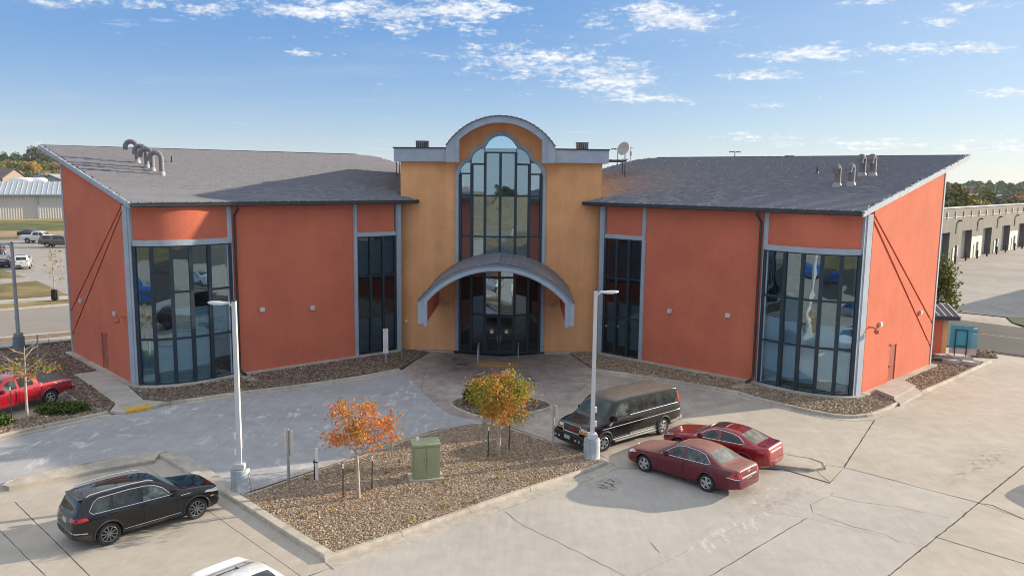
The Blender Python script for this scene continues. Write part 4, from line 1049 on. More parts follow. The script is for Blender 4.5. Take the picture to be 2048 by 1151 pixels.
# rooftop platforms and the dish
for s in (-1, 1):
    b = MB(); x0, x1 = s * 6.75, s * (9.0 if s > 0 else 8.05)
    for y in (7.4, 8.8): b.beam((x0, y, 12.84), (x1, y, 12.84), .1, .16)
    for k in range(5): b.beam((x0 + (x1 - x0) * k / 4, 7.3, 12.9), (x0 + (x1 - x0) * k / 4, 8.9, 12.9), .12, .06)
    for x in (x0 + s * .15, x1 - s * .1):
        for y in (7.4, 8.8): b.beam((x, y, 11.2), (x, y, 12.8), .06, .06)
    b.build('roof_platform', M_DARKMETAL, BLD)
DS = thing('satellite_dish', 'round pale satellite dish on the roof platform right of the tower', 'satellite dish', (8.3, 60.0, 12.95))
b = MB(); b.tube([(0, 0, 0), (0, 0, .55)], .05, 8); b.beam((-.25, 0, .03), (.25, 0, .03), .3, .05); b.build('mast', M_STEEL, DS)
b = MB(); d = Vector((-.62, -.72, .3)).normalized(); R = d.to_track_quat('Z', 'Y').to_matrix()
vs = []; prof = [(.02, -.01), (.22, .015), (.42, .06), (.60, .125), (.60, .10), (.42, .035), (.22, -.012), (.02, -.035)]
bb = MB(); bb.lathe([(r * .84, h * .9) for r, h in prof], 28); b.add([R @ Vector(v) + Vector((-.12, -.14, .78)) for v in bb.v], bb.f)
b.build('reflector', mat('dish', (.40, .39, .36), .5, var=.1), DS, smooth=50)
b = MB(); b.tube([R @ Vector((0, -.55, .1)) + Vector((-.12, -.14, .78)), R @ Vector((0, 0, .55)) + Vector((-.12, -.14, .78))], .015, 6); b.box(R @ Vector((0, 0, .57)) + Vector((-.12, -.14, .78)), (.1, .1, .1)); b.build('feed_arm', M_STEEL, DS)
MA = thing('antenna_mast', 'thin antenna mast with side arms beside the rooftop dish', 'antenna', (8.75, 60.3, 12.95))
b = MB(); b.tube([(0, 0, -.2), (0, 0, 1.0)], .035, 6); b.beam((-.22, 0, .9), (.22, 0, .9), .03, .03); b.box((0, 0, .45), (.14, .14, .3)); b.build('mast', M_STEEL, MA)
# ------------------------------------------------------------------ vehicles
def pchip(pts):
    x = np.array([p[0] for p in pts], float); y = np.array([p[1] for p in pts], float)
    h = np.diff(x); d = np.diff(y) / h; m = np.zeros(len(x)); m[0], m[-1] = d[0], d[-1]
    for i in range(1, len(x) - 1):
        if d[i - 1] * d[i] > 0:
            w1, w2 = 2 * h[i] + h[i - 1], h[i] + 2 * h[i - 1]; m[i] = (w1 + w2) / (w1 / d[i - 1] + w2 / d[i])
    def f(q):
        q = min(max(q, x[0]), x[-1]); i = min(max(int(np.searchsorted(x, q)) - 1, 0), len(h) - 1)
        t = (q - x[i]) / h[i]; t2, t3 = t * t, t * t * t
        return (2 * t3 - 3 * t2 + 1) * y[i] + (t3 - 2 * t2 + t) * h[i] * m[i] + (-2 * t3 + 3 * t2) * y[i + 1] + (t3 - t2) * h[i] * m[i + 1]
    return f
M_TYRE = mat('tyre rubber', (.022, .022, .023), .85, var=.2, vscale=8)
M_RIMS = mat('silver alloy', (.55, .56, .58), .3, metal=.85, var=.06)
M_RIMD = mat('dark alloy', (.05, .05, .055), .35, metal=.6)
M_WELL = mat('wheel well', (.012, .012, .012), .9)
M_RIMG = mat('gunmetal alloy', (.26, .26, .275), .35, metal=.7, var=.06)
M_CHROME = mat('chrome', (.75, .77, .8), .12, metal=1.0, var=.02)
M_TRIMP = mat('grey plastic cladding', (.045, .046, .048), .6, var=.15)
M_LENSR = mat('red lamp lens', (.42, .012, .015), .12, var=.25, vscale=9, coat=1)
M_LENSC = mat('clear lamp lens', (.55, .57, .58), .1, var=.25, vscale=12, coat=1, metal=.3)
M_LENSA = mat('amber lamp lens', (.62, .22, .02), .15, var=.2, vscale=12, coat=1)
M_PLATE = mat('licence plate', (.30, .50, .52), .5, var=.35, vscale=14)
def carglass(name, col, var=.6, hl=None):
    m, t, b = base_mat(name)
    co = t.new('ShaderNodeTexCoord').outputs['Object']
    f = t.rng(t.noise(co, 2.2, 4, .6), .35, .7, 1 - var, 1 + var); fc = t.new('ShaderNodeCombineXYZ', {0: f, 1: f, 2: f}).outputs[0]
    t.put(b.inputs['Base Color'], t.mix(1.0, col, fc, 'MULTIPLY')); b.inputs['Roughness'].default_value = .04; b.inputs['Specular IOR Level'].default_value = .55
    b.inputs['Coat Weight'].default_value = .1
    return m
M_CGLASS = carglass('car glass', (.022, .032, .036)); M_CGLASSL = carglass('car glass pale seats', (.055, .072, .072), .9); M_CGLASST = carglass('green tinted screen', (.03, .06, .058), .5)
M_CGLASSD = carglass('dusty rear screen', (.20, .21, .19), .35)

def car_body(P, paint, res=.075):
    L = P['L']; top, belt, plan, bot = (pchip(P[k]) for k in ('top', 'belt', 'plan', 'bot'))
    xs = set(np.linspace(0, L, int(L / res) + 1)) | {0.015, .04, .07, L - .015, L - .04, L - .07} | {p[0] for k in ('top', 'plan') for p in P[k]}
    xs = sorted(xs); out = [xs[0]]
    for x in xs[1:]:
        if x - out[-1] > .011: out.append(x)
    xs = out; zr_max = max(p[1] for p in P['top']); vs = []; rings = []
    for x in xs:
        zt, zs, w, zb = top(x), belt(x), plan(x), bot(x)
        zs = min(zs, zt - .035); zb = min(zb, zs - .06)
        h = min(max((zt - zs - .1) / max(zr_max - P['beltz'] - .1, .1), 0), 1)
        wb = w * (.955 - .0 * h); wr = wb * P.get('hoodw', .9) * (1 - h) + P['roofw'] * h
        wr = min(wr, wb * .99); cr = min(.03 + P.get('crown', .05) * h, (zt - zs) * .6); zr = zt - cr; H = zs - zb
        half = [(0, zb), (w * .78, zb), (w * .94, zb + .06 * min(1, H * 2)), (w * .978, zb + H * .25), (w * .995, zb + H * .5), (w, zb + H * .68), (w * .992, zs - H * .14), (w * .975, zs - H * .05), (wb, zs),
                (wb + (wr - wb) * .06, zs + (zr - zs) * .06), (wb + (wr - wb) * .5, zs + (zr - zs) * .52), (wb + (wr - wb) * .94, zs + (zr - zs) * .94), (wr * .985, zr + cr * .12), (wr * .93, zr + cr * .42), (wr * .78, zr + cr * .72), (wr * .42, zr + cr * .95), (0, zt)]
        ring = [(x, y, z) for y, z in half] + [(x, -y, z) for y, z in reversed(half[1:-1])]
        rings.append(len(ring)); vs += ring
    n = rings[0]; b = MB(); fs = []
    for i in range(len(xs) - 1):
        for k in range(n): fs.append((i * n + k, i * n + (k + 1) % n, (i + 1) * n + (k + 1) % n, (i + 1) * n + k))
    fs += [tuple(range(n)), tuple((len(xs) - 1) * n + k for k in range(n))]
    b.add(vs, fs)
    me = b.mesh('body', [paint, M_WELL])
    bm = bmesh.new(); bm.from_mesh(me); bvh = BVHTree.FromBMesh(bm); bm.free()
    # wheel arches cut out of the shell
    c = MB(); R = P['R']
    for ax in (P['fo'], P['fo'] + P['wb']):
        for s in (-1, 1):
            hw = plan(ax); c.lathe([(R * 1.17, s * (hw - .34)), (R * 1.17, s * (hw + .2))], 28, axis='y', c=(ax, 0, R + .015))
    cm = c.mesh('cut', [paint, M_WELL]); cm.polygons.foreach_set('material_index', [1] * len(cm.polygons))
    o = link('body', me); co = link('cut', cm)
    md = o.modifiers.new('arches', 'BOOLEAN'); md.object = co; md.operation = 'DIFFERENCE'; md.solver = 'EXACT'; md.material_mode = 'INDEX'
    dg = bpy.context.evaluated_depsgraph_get(); dg.update()
    me2 = bpy.data.meshes.new_from_object(o.evaluated_get(dg)); bpy.data.objects.remove(o); bpy.data.objects.remove(co)
    me2.polygons.foreach_set('use_smooth', [True] * len(me2.polygons)); me2.set_sharp_from_angle(angle=math.radians(38)); me2.name = 'body'
    return me2, bvh, plan

def decal(bvh, outline, view, off=.006, step=.09, side=1):
    "a panel cut to an outline and laid on the shell: the outline is drawn from the side (x,z), front/rear (y,z) or top (x,y)"
    bm = bmesh.new()
    tri = [bm.verts.new((p[0], p[1], 0)) for p in outline]; bm.faces.new(tri)
    lo = [min(p[i] for p in outline) for i in (0, 1)]; hi = [max(p[i] for p in outline) for i in (0, 1)]
    for ax in (0, 1):
        k = int((hi[ax] - lo[ax]) / step)
        for i in range(1, k + 1):
            c = [0, 0, 0]; c[ax] = lo[ax] + (hi[ax] - lo[ax]) * i / (k + 1); nv = [0, 0, 0]; nv[ax] = 1
            bmesh.ops.bisect_plane(bm, geom=bm.verts[:] + bm.edges[:] + bm.faces[:], plane_co=c, plane_no=nv)
    V = []
    for v in bm.verts:
        a, b = v.co.x, v.co.y
        if view == 'side': o, d = Vector((a, side * 4, b)), Vector((0, -side, 0))
        elif view == 'front': o, d = Vector((-4, a, b)), Vector((1, 0, 0))
        elif view == 'rear': o, d = Vector((12, a, b)), Vector((-1, 0, 0))
        else: o, d = Vector((a, b, 5)), Vector((0, 0, -1))
        h = bvh.ray_cast(o, d)
        if h[0] is None:
            q = bvh.find_nearest(o + d * 4); V.append((q[0], q[1]))
        else: V.append((h[0], h[1]))
    F = [[v.index for v in f.verts] for f in bm.faces] if False else None
    bm.verts.index_update(); F = [[v.index for v in f.verts] for f in bm.faces]; E = [(e.verts[0].index, e.verts[1].index) for e in bm.edges if e.is_boundary]; bm.free()
    m = MB(); n = len(V)
    pts = [p + (nn if nn.dot(p - Vector((p.x, 0, .7))) > 0 else -nn) * off for p, nn in V]; inn = [p - (nn if nn.dot(p - Vector((p.x, 0, .7))) > 0 else -nn) * .004 for p, nn in V]
    m.add(pts + inn, F + [(a, b, b + n, a + n) for a, b in E])
    return m, pts
def edge_line(bvh, outline, view, side=1, step=.06, off=.008):
    P = [Vector(p) for p in outline]; pts = []
    for i in range(len(P)):
        a, b = P[i], P[(i + 1) % len(P)]; k = max(1, int((b - a).length / step))
        for j in range(k):
            q = a.lerp(b, j / k)
            if view == 'side': o, d = Vector((q.x, side * 4, q.y)), Vector((0, -side, 0))
            elif view == 'rear': o, d = Vector((12, q.x, q.y)), Vector((-1, 0, 0))
            else: o, d = Vector((-4, q.x, q.y)), Vector((1, 0, 0))
            h = bvh.ray_cast(o, d)
            if h[0] is not None: pts.append(h[0] + h[1] * off)
    return pts

def wheel(root, x, y, R, wd, spokes, rim_m, dark=True, steer=0.0, rimr=.66, chunky=1.0):
    s = 1 if y > 0 else -1
    b = MB(); hw = wd / 2
    b.lathe([(R * rimr, -hw * .86), (R * .9, -hw), (R * .975, -hw * .82), (R, -hw * .5), (R, hw * .5), (R * .975, hw * .82), (R * .9, hw), (R * rimr, hw * .86)], 32, axis='y', close=True)
    t = b.build('wheel', M_TYRE, root, smooth=40); t.location = (x, y, R); t.rotation_euler = (0, 0, steer)
    r = MB(); rr = R * rimr
    r.lathe([(rr * 1.01, s * hw * .84), (rr * .95, s * hw * .93), (rr * .90, s * hw * .80), (rr * .86, s * hw * .35)], 28, axis='y', close=True)
    r2 = MB(); r2.lathe([(rr * .88, s * hw * .36), (.001, s * hw * .36)], 24, axis='y'); r.add(r2.v, r2.f, 1)
    for k in range(spokes):
        a = 2 * math.pi * (k + .25) / spokes; d = Vector((math.cos(a), 0, math.sin(a))); pp = Vector((-d.z, 0, d.x)); o = Vector((0, s * hw * .78, 0)); i = Vector((0, s * hw * .5, 0))
        w0, w1 = rr * .15 * chunky, rr * .13 * chunky
        q = [d * rr * .12 + pp * w0, d * rr * .93 + pp * w1, d * rr * .93 - pp * w1, d * rr * .12 - pp * w0]
        r.add([v + o * (1.0 if j in (1, 2) else 1.05) for j, v in enumerate(q)] + [v + i for v in q], [(0, 1, 2, 3), (0, 1, 5, 4), (1, 2, 6, 5), (2, 3, 7, 6), (3, 0, 4, 7)])
    r.lathe([(rr * .2, s * hw * .4), (rr * .2, s * hw * .9), (.001, s * hw * .93)], 14, axis='y')
    r.build('rim', [rim_m, M_RIMD], t, smooth=35)
    return t

def make_car(name, label, cat, P, paint, pos, heading, group=None, glass=None, spokes=5, rim_m=None, steer=0.0, res=.075, chunky=1.0):
    "heading = the way the nose points; pos = middle between the axles on the ground"
    glass = glass or M_CGLASS; rim_m = rim_m or M_RIMS
    root = thing(name, label, cat, (pos[0], pos[1], pos[2] if len(pos) > 2 else .0), 0, group)
    # car space: x from the nose backwards; turned so that -x is the heading, origin between the axles
    fr = root; xc = P['fo'] + P['wb'] / 2
    root.rotation_euler = (0, 0, heading + math.pi)
    T = Vector((-xc, 0, 0))
    me, bvh, plan = car_body(P, paint, res)
    me.transform(Matrix.Translation(T)); link('body', me, root)
    def part(nm, mb, m, parent=root, **k):
        mb.v = [(v[0] + T.x, v[1], v[2]) for v in mb.v]
        return mb.build(nm, m, parent, **k)
    for i, ax in enumerate((P['fo'], P['fo'] + P['wb'])):
        for s in (-1, 1): wheel(root, ax + T.x, s * (plan(ax) - P.get('tw', .22) / 2 - .012), P['R'], P.get('tw', .22), spokes, rim_m, steer=steer if i == 0 else 0, rimr=P.get('rimr', .66), chunky=chunky)
    for nm, view, out, m in P.get('decals', []):
        m = {'glass': glass, 'paint': paint}.get(m, m)
        if view in ('side',):
            for s in (-1, 1):
                mb, _ = decal(bvh, out, view, side=s, off=.004 if nm == 'door' else .007); d_ = part(nm, mb, m, smooth=40)
                if nm == 'door' and res < .1:
                    pts = edge_line(bvh, out, 'side', s, off=.004); mb = MB(); mb.tube(pts + [pts[0]], .0085, 5); part('door_seam', mb, M_BLACK, d_)
        else:
            outs = [out] if min(p[1 if view == 'top' else 0] for p in out) < 0 else [out, [(p[0], -p[1]) if view == 'top' else (-p[0], p[1]) for p in reversed(out)]]
            for o_ in outs:
                mb, _ = decal(bvh, o_, view); part(nm, mb, m, smooth=40)
    for nm, view, out, m, r in P.get('lines', []):
        m = paint if m == 'paint' else m
        for s in ((-1, 1) if view == 'side' else (1,)):
            pts = edge_line(bvh, out[:-1] if out[0] == out[-1] else out, view, s)
            if out[0] == out[-1]: pts.append(pts[0])
            else:
                pts = edge_line(bvh, out + out[-2:0:-1], view, s); pts = pts[:len(pts) // 2 + 1]
            mb = MB(); mb.tube(pts, r, 6); part(nm, mb, m)
    # arch lips
    if 'arch' in P:
        for ax in (P['fo'], P['fo'] + P['wb']):
            for s in (-1, 1):
                R = P['R']; pts = []
                for k in range(13):
                    a = math.radians(-8 + 196 * k / 12); x, z = ax + R * 1.2 * math.cos(a), R + .015 + R * 1.2 * math.sin(a)
                    h = bvh.ray_cast(Vector((x, s * 4, z)), Vector((0, -s, 0)))
                    if h[0] is not None and z > .12: pts.append(h[0])
                mb = MB(); mb.tube(pts, P['arch'][1], 6); part('wheel_arch_trim', mb, paint if P['arch'][0] == 'paint' else P['arch'][0], smooth=60)
    # mirrors
    if 'mirror' in P:
        mx, mz, sz = P['mirror']
        for s in (-1, 1):
            h = bvh.ray_cast(Vector((mx, s * 4, mz)), Vector((0, -s, 0))); y = h[0].y
            mb = MB(); mb.box((mx + .02, y + s * (.06 + sz * .5), mz + .04), (.13, .1 + sz, .14 + sz * .5)); mb.beam((mx, y - s * .02, mz - .01), (mx, y + s * .1, mz), .05, .05)
            o = part('mirror', mb, P.get('mirror_m', paint), bevel=.03, smooth=50)
    for nm, boxes, m in P.get('boxes', []):
        for c, d in boxes:
            mb = MB(); mb.box(c, d); part(nm, mb, paint if m == 'paint' else m, bevel=min(.02, min(d) * .3))
    for x, z in P.get('handles', []):
        for s in (-1, 1):
            h = bvh.ray_cast(Vector((x, s * 4, z)), Vector((0, -s, 0)))
            mb = MB(); mb.box((x, h[0].y + s * .015, z), (.2, .04, .035)); part('door_handle', mb, paint if P.get('handle_m') is None else P['handle_m'], bevel=.01)
    return root, bvh, part

DEG = math.radians
# --- black SUV
SUV = dict(L=4.70, fo=.90, wb=2.79, R=.362, tw=.235, beltz=1.03, roofw=.63, hoodw=.9, rimr=.70,
  top=[(0, .58), (.03, .78), (.12, .93), (.5, 1.02), (1.15, 1.10), (1.28, 1.13), (2.0, 1.53), (2.3, 1.615), (2.9, 1.66), (3.8, 1.64), (4.2, 1.60), (4.36, 1.53), (4.58, 1.14), (4.66, 1.0), (4.70, .6)],
  belt=[(0, .56), (.12, .84), (.6, .94), (1.3, 1.01), (3.0, 1.05), (4.2, 1.10), (4.5, 1.09), (4.64, .95), (4.70, .58)],
  plan=[(0, .58), (.04, .72), (.16, .83), (.5, .90), (1.0, .92), (3.8, .92), (4.25, .90), (4.5, .84), (4.64, .78), (4.70, .68)],
  bot=[(0, .32), (.2, .23), (.8, .2), (3.9, .2), (4.4, .27), (4.7, .40)], arch=(M_TRIMP, .035), mirror=(1.62, 1.1, .08), handles=[(2.62, .98), (3.5, 1.0)],
  decals=[('windshield', 'top', [(1.36, .0 - .66), (1.36, .66), (1.98, .565), (1.98, -.565)], 'glass'), ('rear_window', 'rear', [(-.54, 1.14), (.54, 1.14), (.49, 1.50), (-.49, 1.50)], M_CGLASS),
    ('sunroof', 'top', [(2.15, -.46), (2.15, .46), (3.2, .46), (3.2, -.46)], M_CGLASS), ('rear_roof_panel', 'top', [(3.28, -.46), (3.28, .46), (3.75, .46), (3.75, -.46)], M_CGLASS),
    ('side_window', 'side', [(1.75, 1.085), (2.62, 1.10), (2.56, 1.51), (2.25, 1.47), (1.98, 1.33)], M_CGLASSL), ('side_window', 'side', [(2.74, 1.10), (3.52, 1.115), (3.46, 1.52), (2.70, 1.52)], M_CGLASS), ('side_window', 'side', [(3.60, 1.12), (4.10, 1.15), (4.17, 1.22), (4.02, 1.42), (3.88, 1.49), (3.54, 1.515)], M_CGLASS),
    ('cladding', 'side', [(1.34, .24), (3.22, .24), (3.22, .36), (1.34, .36)], M_TRIMP), ('door', 'side', [(1.52, .42), (2.60, .42), (2.64, 1.02), (1.56, 1.0)], 'paint'), ('door', 'side', [(2.65, .42), (3.22, .42), (3.45, .72), (3.6, 1.04), (2.68, 1.03)], 'paint'),
    ('tail_light', 'rear', [(.45, .93), (.82, .98), (.82, 1.06), (.5, 1.06)], M_LENSR), ('tail_light', 'side', [(4.25, .98), (4.62, .93), (4.60, 1.07), (4.3, 1.07)], M_LENSR), ('bumper_trim', 'rear', [(-.74, .60), (.74, .60), (.74, .64), (-.74, .64)], M_CHROME), ('bumper_trim', 'side', [(4.3, .56), (4.66, .60), (4.66, .63), (4.3, .59)], M_CHROME), ('rear_bumper', 'rear', [(-.74, .40), (.74, .40), (.74, .57), (-.74, .57)], M_TRIMP), ('rear_bumper', 'side', [(4.12, .28), (4.6, .34), (4.66, .54), (4.2, .5)], M_TRIMP),
    ('license_plate', 'rear', [(-.16, .80), (.16, .80), (.16, .95), (-.16, .95)], M_PLATE), ('headlight', 'side', [(.12, .76), (.62, .86), (.55, .91), (.12, .88)], M_LENSC), ('side_marker', 'side', [(.30, .66), (.44, .66), (.44, .70), (.30, .70)], M_LENSA), ('grille', 'front', [(-.6, .5), (.6, .5), (.62, .76), (-.62, .76)], M_BLACK)],
  lines=[('window_trim', 'side', [(1.70, 1.075), (2.6, 1.088), (4.12, 1.13), (4.21, 1.22), (4.04, 1.45), (3.88, 1.53), (3.0, 1.548), (2.5, 1.53), (2.2, 1.475), (1.95, 1.34), (1.70, 1.075)], M_CHROME, .014), ('side_strip', 'side', [(1.45, .40), (3.22, .40)], M_CHROME, .008), ('fender_strip', 'side', [(1.08, .97), (1.42, .975)], M_CHROME, .013)])
def between(cf, cr, P, side):
    "place a car from the ground marks of its two wheels on one side; side = +1 if they are its left wheels"
    cf, cr = Vector(cf), Vector(cr); h = (cf - cr).normalized(); a = math.atan2(h.y, h.x); off = P.get('track', .9)
    nl = Vector((-h.y, h.x)); c = (cf + cr) / 2 - nl * side * off
    return (c.x, c.y, .004), a
BLACKP = paint_mat('black paint', (.004, .005, .008), .0, .12, coat=.22)
p, a = between((-10.54, 25.54), (-12.45, 23.57), SUV, -1)
r, bvh, part = make_car('parked_car', 'black SUV with silver roof rails parked nose to the island kerb', 'car', SUV, BLACKP, p, a, spokes=10, rim_m=M_RIMG, glass=M_CGLASST, chunky=.5)
for s in (-1, 1):
    mb = MB(); pts = [(2.2, s * .60, 1.62), (2.35, s * .605, 1.675), (3.0, s * .61, 1.70), (3.7, s * .60, 1.685), (4.1, s * .575, 1.655), (4.2, s * .57, 1.60)]; mb.tube(pts, .02, 8); part('roof_rail', mb, M_CHROME, smooth=60)
mb = MB(); mb.box((4.36, 0, 1.545), (.2, 1.12, .03)); part('spoiler', mb, BLACKP, bevel=.012)
mb = MB(); mb.beam((4.56, .0, 1.16), (4.5, .36, 1.2), .03, .03); part('wiper', mb, M_BLACK)
mb = MB(); mb.tube([(4.15, 0, 1.62), (4.22, 0, 1.72)], .012, 6); part('antenna', mb, M_BLACK)

# --- maroon saloon in front, red saloon behind it
SED = dict(L=5.09, fo=.99, wb=2.81, R=.335, tw=.22, beltz=.97, roofw=.60, rimr=.68,
  top=[(0, .48), (.03, .64), (.12, .75), (.6, .87), (1.35, .97), (1.48, 1.0), (2.25, 1.37), (2.55, 1.45), (2.95, 1.485), (3.4, 1.46), (3.65, 1.40), (4.32, 1.12), (4.42, 1.095), (4.9, 1.07), (5.0, 1.03), (5.06, .78), (5.09, .55)],
  belt=[(0, .46), (.12, .70), (.7, .83), (1.5, .93), (3.8, 1.0), (4.5, 1.01), (4.95, .97), (5.05, .74), (5.09, .52)],
  plan=[(0, .56), (.05, .70), (.18, .81), (.55, .89), (1.0, .925), (3.9, .925), (4.5, .89), (4.9, .82), (5.04, .76), (5.09, .68)],
  bot=[(0, .28), (.2, .2), (.8, .17), (4.0, .18), (4.6, .24), (5.09, .36)], arch=('paint', .018), mirror=(1.95, 1.0, .06), handles=[(2.72, .88), (3.66, .92)],
  decals=[('windshield', 'top', [(1.58, -.70), (1.58, .70), (2.22, .57), (2.22, -.57)], M_CGLASSD), ('rear_window', 'top', [(3.68, -.55), (3.68, .55), (4.28, .66), (4.28, -.66)], M_CGLASSD),
    ('side_window', 'side', [(1.86, .985), (2.76, 1.015), (2.72, 1.36), (2.46, 1.335), (2.2, 1.22)], M_CGLASSL), ('side_window', 'side', [(2.86, 1.02), (3.78, 1.05), (3.84, 1.09), (3.56, 1.28), (3.3, 1.345), (2.82, 1.37)], M_CGLASSL),
    ('door', 'side', [(1.55, .30), (2.74, .30), (2.80, .96), (1.72, .92)], 'paint'), ('door', 'side', [(2.79, .30), (3.36, .30), (3.6, .66), (3.86, .98), (2.84, .965)], 'paint'),
    ('tail_light', 'rear', [(.52, .78), (.84, .80), (.80, 1.0), (.58, .99)], M_LENSR), ('tail_light', 'side', [(4.66, .80), (5.06, .77), (5.02, 1.0), (4.86, .985)], M_LENSR), ('trunk_trim', 'rear', [(-.54, .735), (.54, .735), (.54, .785), (-.54, .785)], M_CHROME), ('license_plate', 'rear', [(-.16, .56), (.16, .56), (.16, .70), (-.16, .70)], M_PLATE),
    ('headlight', 'side', [(.10, .60), (.62, .72), (.5, .80), (.14, .76)], M_LENSC), ('grille', 'front', [(-.4, .5), (.4, .5), (.44, .66), (-.44, .66)], M_BLACK), ('badge', 'rear', [(-.07, .90), (.07, .90), (.07, .945), (-.07, .945)], M_CHROME)],
  lines=[('window_trim', 'side', [(1.78, .97), (3.82, 1.035), (3.92, 1.08), (3.60, 1.32), (3.3, 1.378), (2.75, 1.398), (2.42, 1.36), (2.15, 1.22), (1.78, .97)], M_CHROME, .013), ('taillight_trim', 'side', [(4.62, .775), (5.05, .745)], M_CHROME, .014)])
MAROON = paint_mat('dusty maroon paint', (.12, .004, .017), .2, .3, dust=(.36, .21, .16), dust_amt=.62, coat=.55)
p, a = between((5.29, 30.43), (7.33, 28.40), SED, 1)
make_car('parked_car', 'dusty maroon saloon with a tan film on its roof, nearer than the glossy red car', 'car', SED, MAROON, p, a, glass=M_CGLASSD, spokes=5, chunky=1.5)
REG = dict(SED, L=4.83, fo=.94, wb=2.84, R=.345, beltz=1.0,
  top=[(0, .50), (.03, .66), (.12, .78), (.6, .90), (1.25, 1.0), (1.38, 1.03), (2.1, 1.38), (2.4, 1.455), (2.8, 1.48), (3.25, 1.45), (3.5, 1.39), (4.22, 1.12), (4.32, 1.10), (4.66, 1.11), (4.72, 1.08), (4.80, .78), (4.83, .55)],
  belt=[(0, .48), (.12, .72), (.7, .86), (1.5, .96), (3.6, 1.03), (4.3, 1.04), (4.66, 1.0), (4.78, .74), (4.83, .52)],
  plan=[(0, .52), (.05, .66), (.18, .78), (.55, .89), (1.0, .93), (3.7, .93), (4.2, .90), (4.62, .82), (4.77, .74), (4.83, .64)], bot=[(0, .28), (.2, .2), (.8, .17), (3.8, .18), (4.4, .26), (4.83, .36)],
  handles=[(2.6, .94), (3.5, .97)], mirror=(1.85, 1.03, .06),
  decals=[('windshield', 'top', [(1.48, -.70), (1.48, .70), (2.08, .57), (2.08, -.57)], 'glass'), ('rear_window', 'top', [(3.52, -.54), (3.52, .54), (4.18, .62), (4.18, -.62)], M_CGLASSD), ('sunroof', 'top', [(2.25, -.42), (2.25, .42), (2.75, .42), (2.75, -.42)], M_CGLASS),
    ('side_window', 'side', [(1.76, 1.01), (2.66, 1.045), (2.62, 1.35), (2.36, 1.325), (2.1, 1.23)], M_CGLASSL), ('side_window', 'side', [(2.76, 1.05), (3.66, 1.085), (3.74, 1.12), (3.46, 1.27), (3.2, 1.335), (2.72, 1.36)], M_CGLASS),
    ('door', 'side', [(1.5, .30), (2.64, .30), (2.70, .99), (1.62, .95)], 'paint'), ('door', 'side', [(2.69, .30), (3.3, .30), (3.5, .68), (3.72, 1.02), (2.74, 1.0)], 'paint'),
    ('tail_light', 'rear', [(.48, .84), (.80, .86), (.76, .98), (.50, .94)], M_LENSR), ('tail_light', 'side', [(4.30, .90), (4.78, .84), (4.76, .98), (4.40, .99)], M_LENSR), ('trunk_trim', 'rear', [(-.52, .88), (.52, .88), (.52, .93), (-.52, .93)], M_CHROME), ('license_plate', 'rear', [(-.16, .50), (.16, .50), (.16, .63), (-.16, .63)], M_PLATE),
    ('headlight', 'side', [(.12, .66), (.66, .80), (.56, .85), (.16, .78)], M_LENSC), ('grille', 'front', [(-.4, .45), (.4, .45), (.44, .66), (-.44, .66)], M_CHROME)],
  lines=[('window_trim', 'side', [(1.62, .985), (3.70, 1.07), (3.80, 1.12), (3.50, 1.30), (3.2, 1.362), (2.66, 1.385), (2.32, 1.35), (2.05, 1.23), (1.62, .985)], M_CHROME, .013)])
REDP = paint_mat('deep red paint', (.27, .006, .013), .35, .25)
rc = at(1512, 939, .25); h = Vector((math.cos(DEG(139)), math.sin(DEG(139)))); nl = Vector((-h.y, h.x))
c = Vector((rc.x + .42, rc.y)) + h * (4.83 - .94 - 1.42 - .1) - nl * .74
make_car('parked_car', 'glossy deep red saloon with a sunroof parked beside the dusty maroon car', 'car', REG, REDP, (c.x, c.y, .004), DEG(139), glass=M_CGLASS, spokes=5, chunky=1.2)[2]
# --- white saloon cut by the lower edge
WHITEP = paint_mat('white car paint', (.78, .79, .80), .0, .3)
wr0, wr1 = at(519, 1121, 1.44), at(568, 1150, 1.44); hd = math.atan2(wr1.y - wr0.y, wr1.x - wr0.x)
h = Vector((math.cos(hd), math.sin(hd))); nl = Vector((-h.y, h.x)); c = Vector((wr0.x, wr0.y)) - nl * .56 + h * 1.0
r, bvh, part = make_car('parked_car', 'white saloon at the bottom edge of the photo with only roof and trunk in view', 'car', REG, WHITEP, (c.x, c.y, .004), hd, glass=M_CGLASS)
mb = MB(); mb.add([(3.42, -.03, 1.40), (3.42, .03, 1.40), (3.62, .03, 1.36), (3.62, -.03, 1.36), (3.58, 0, 1.44), (3.60, 0, 1.37)], [(0, 1, 4), (1, 2, 5, 4), (2, 3, 5), (3, 0, 4, 5), (0, 3, 2, 1)]); part('antenna', mb, M_BLACK)

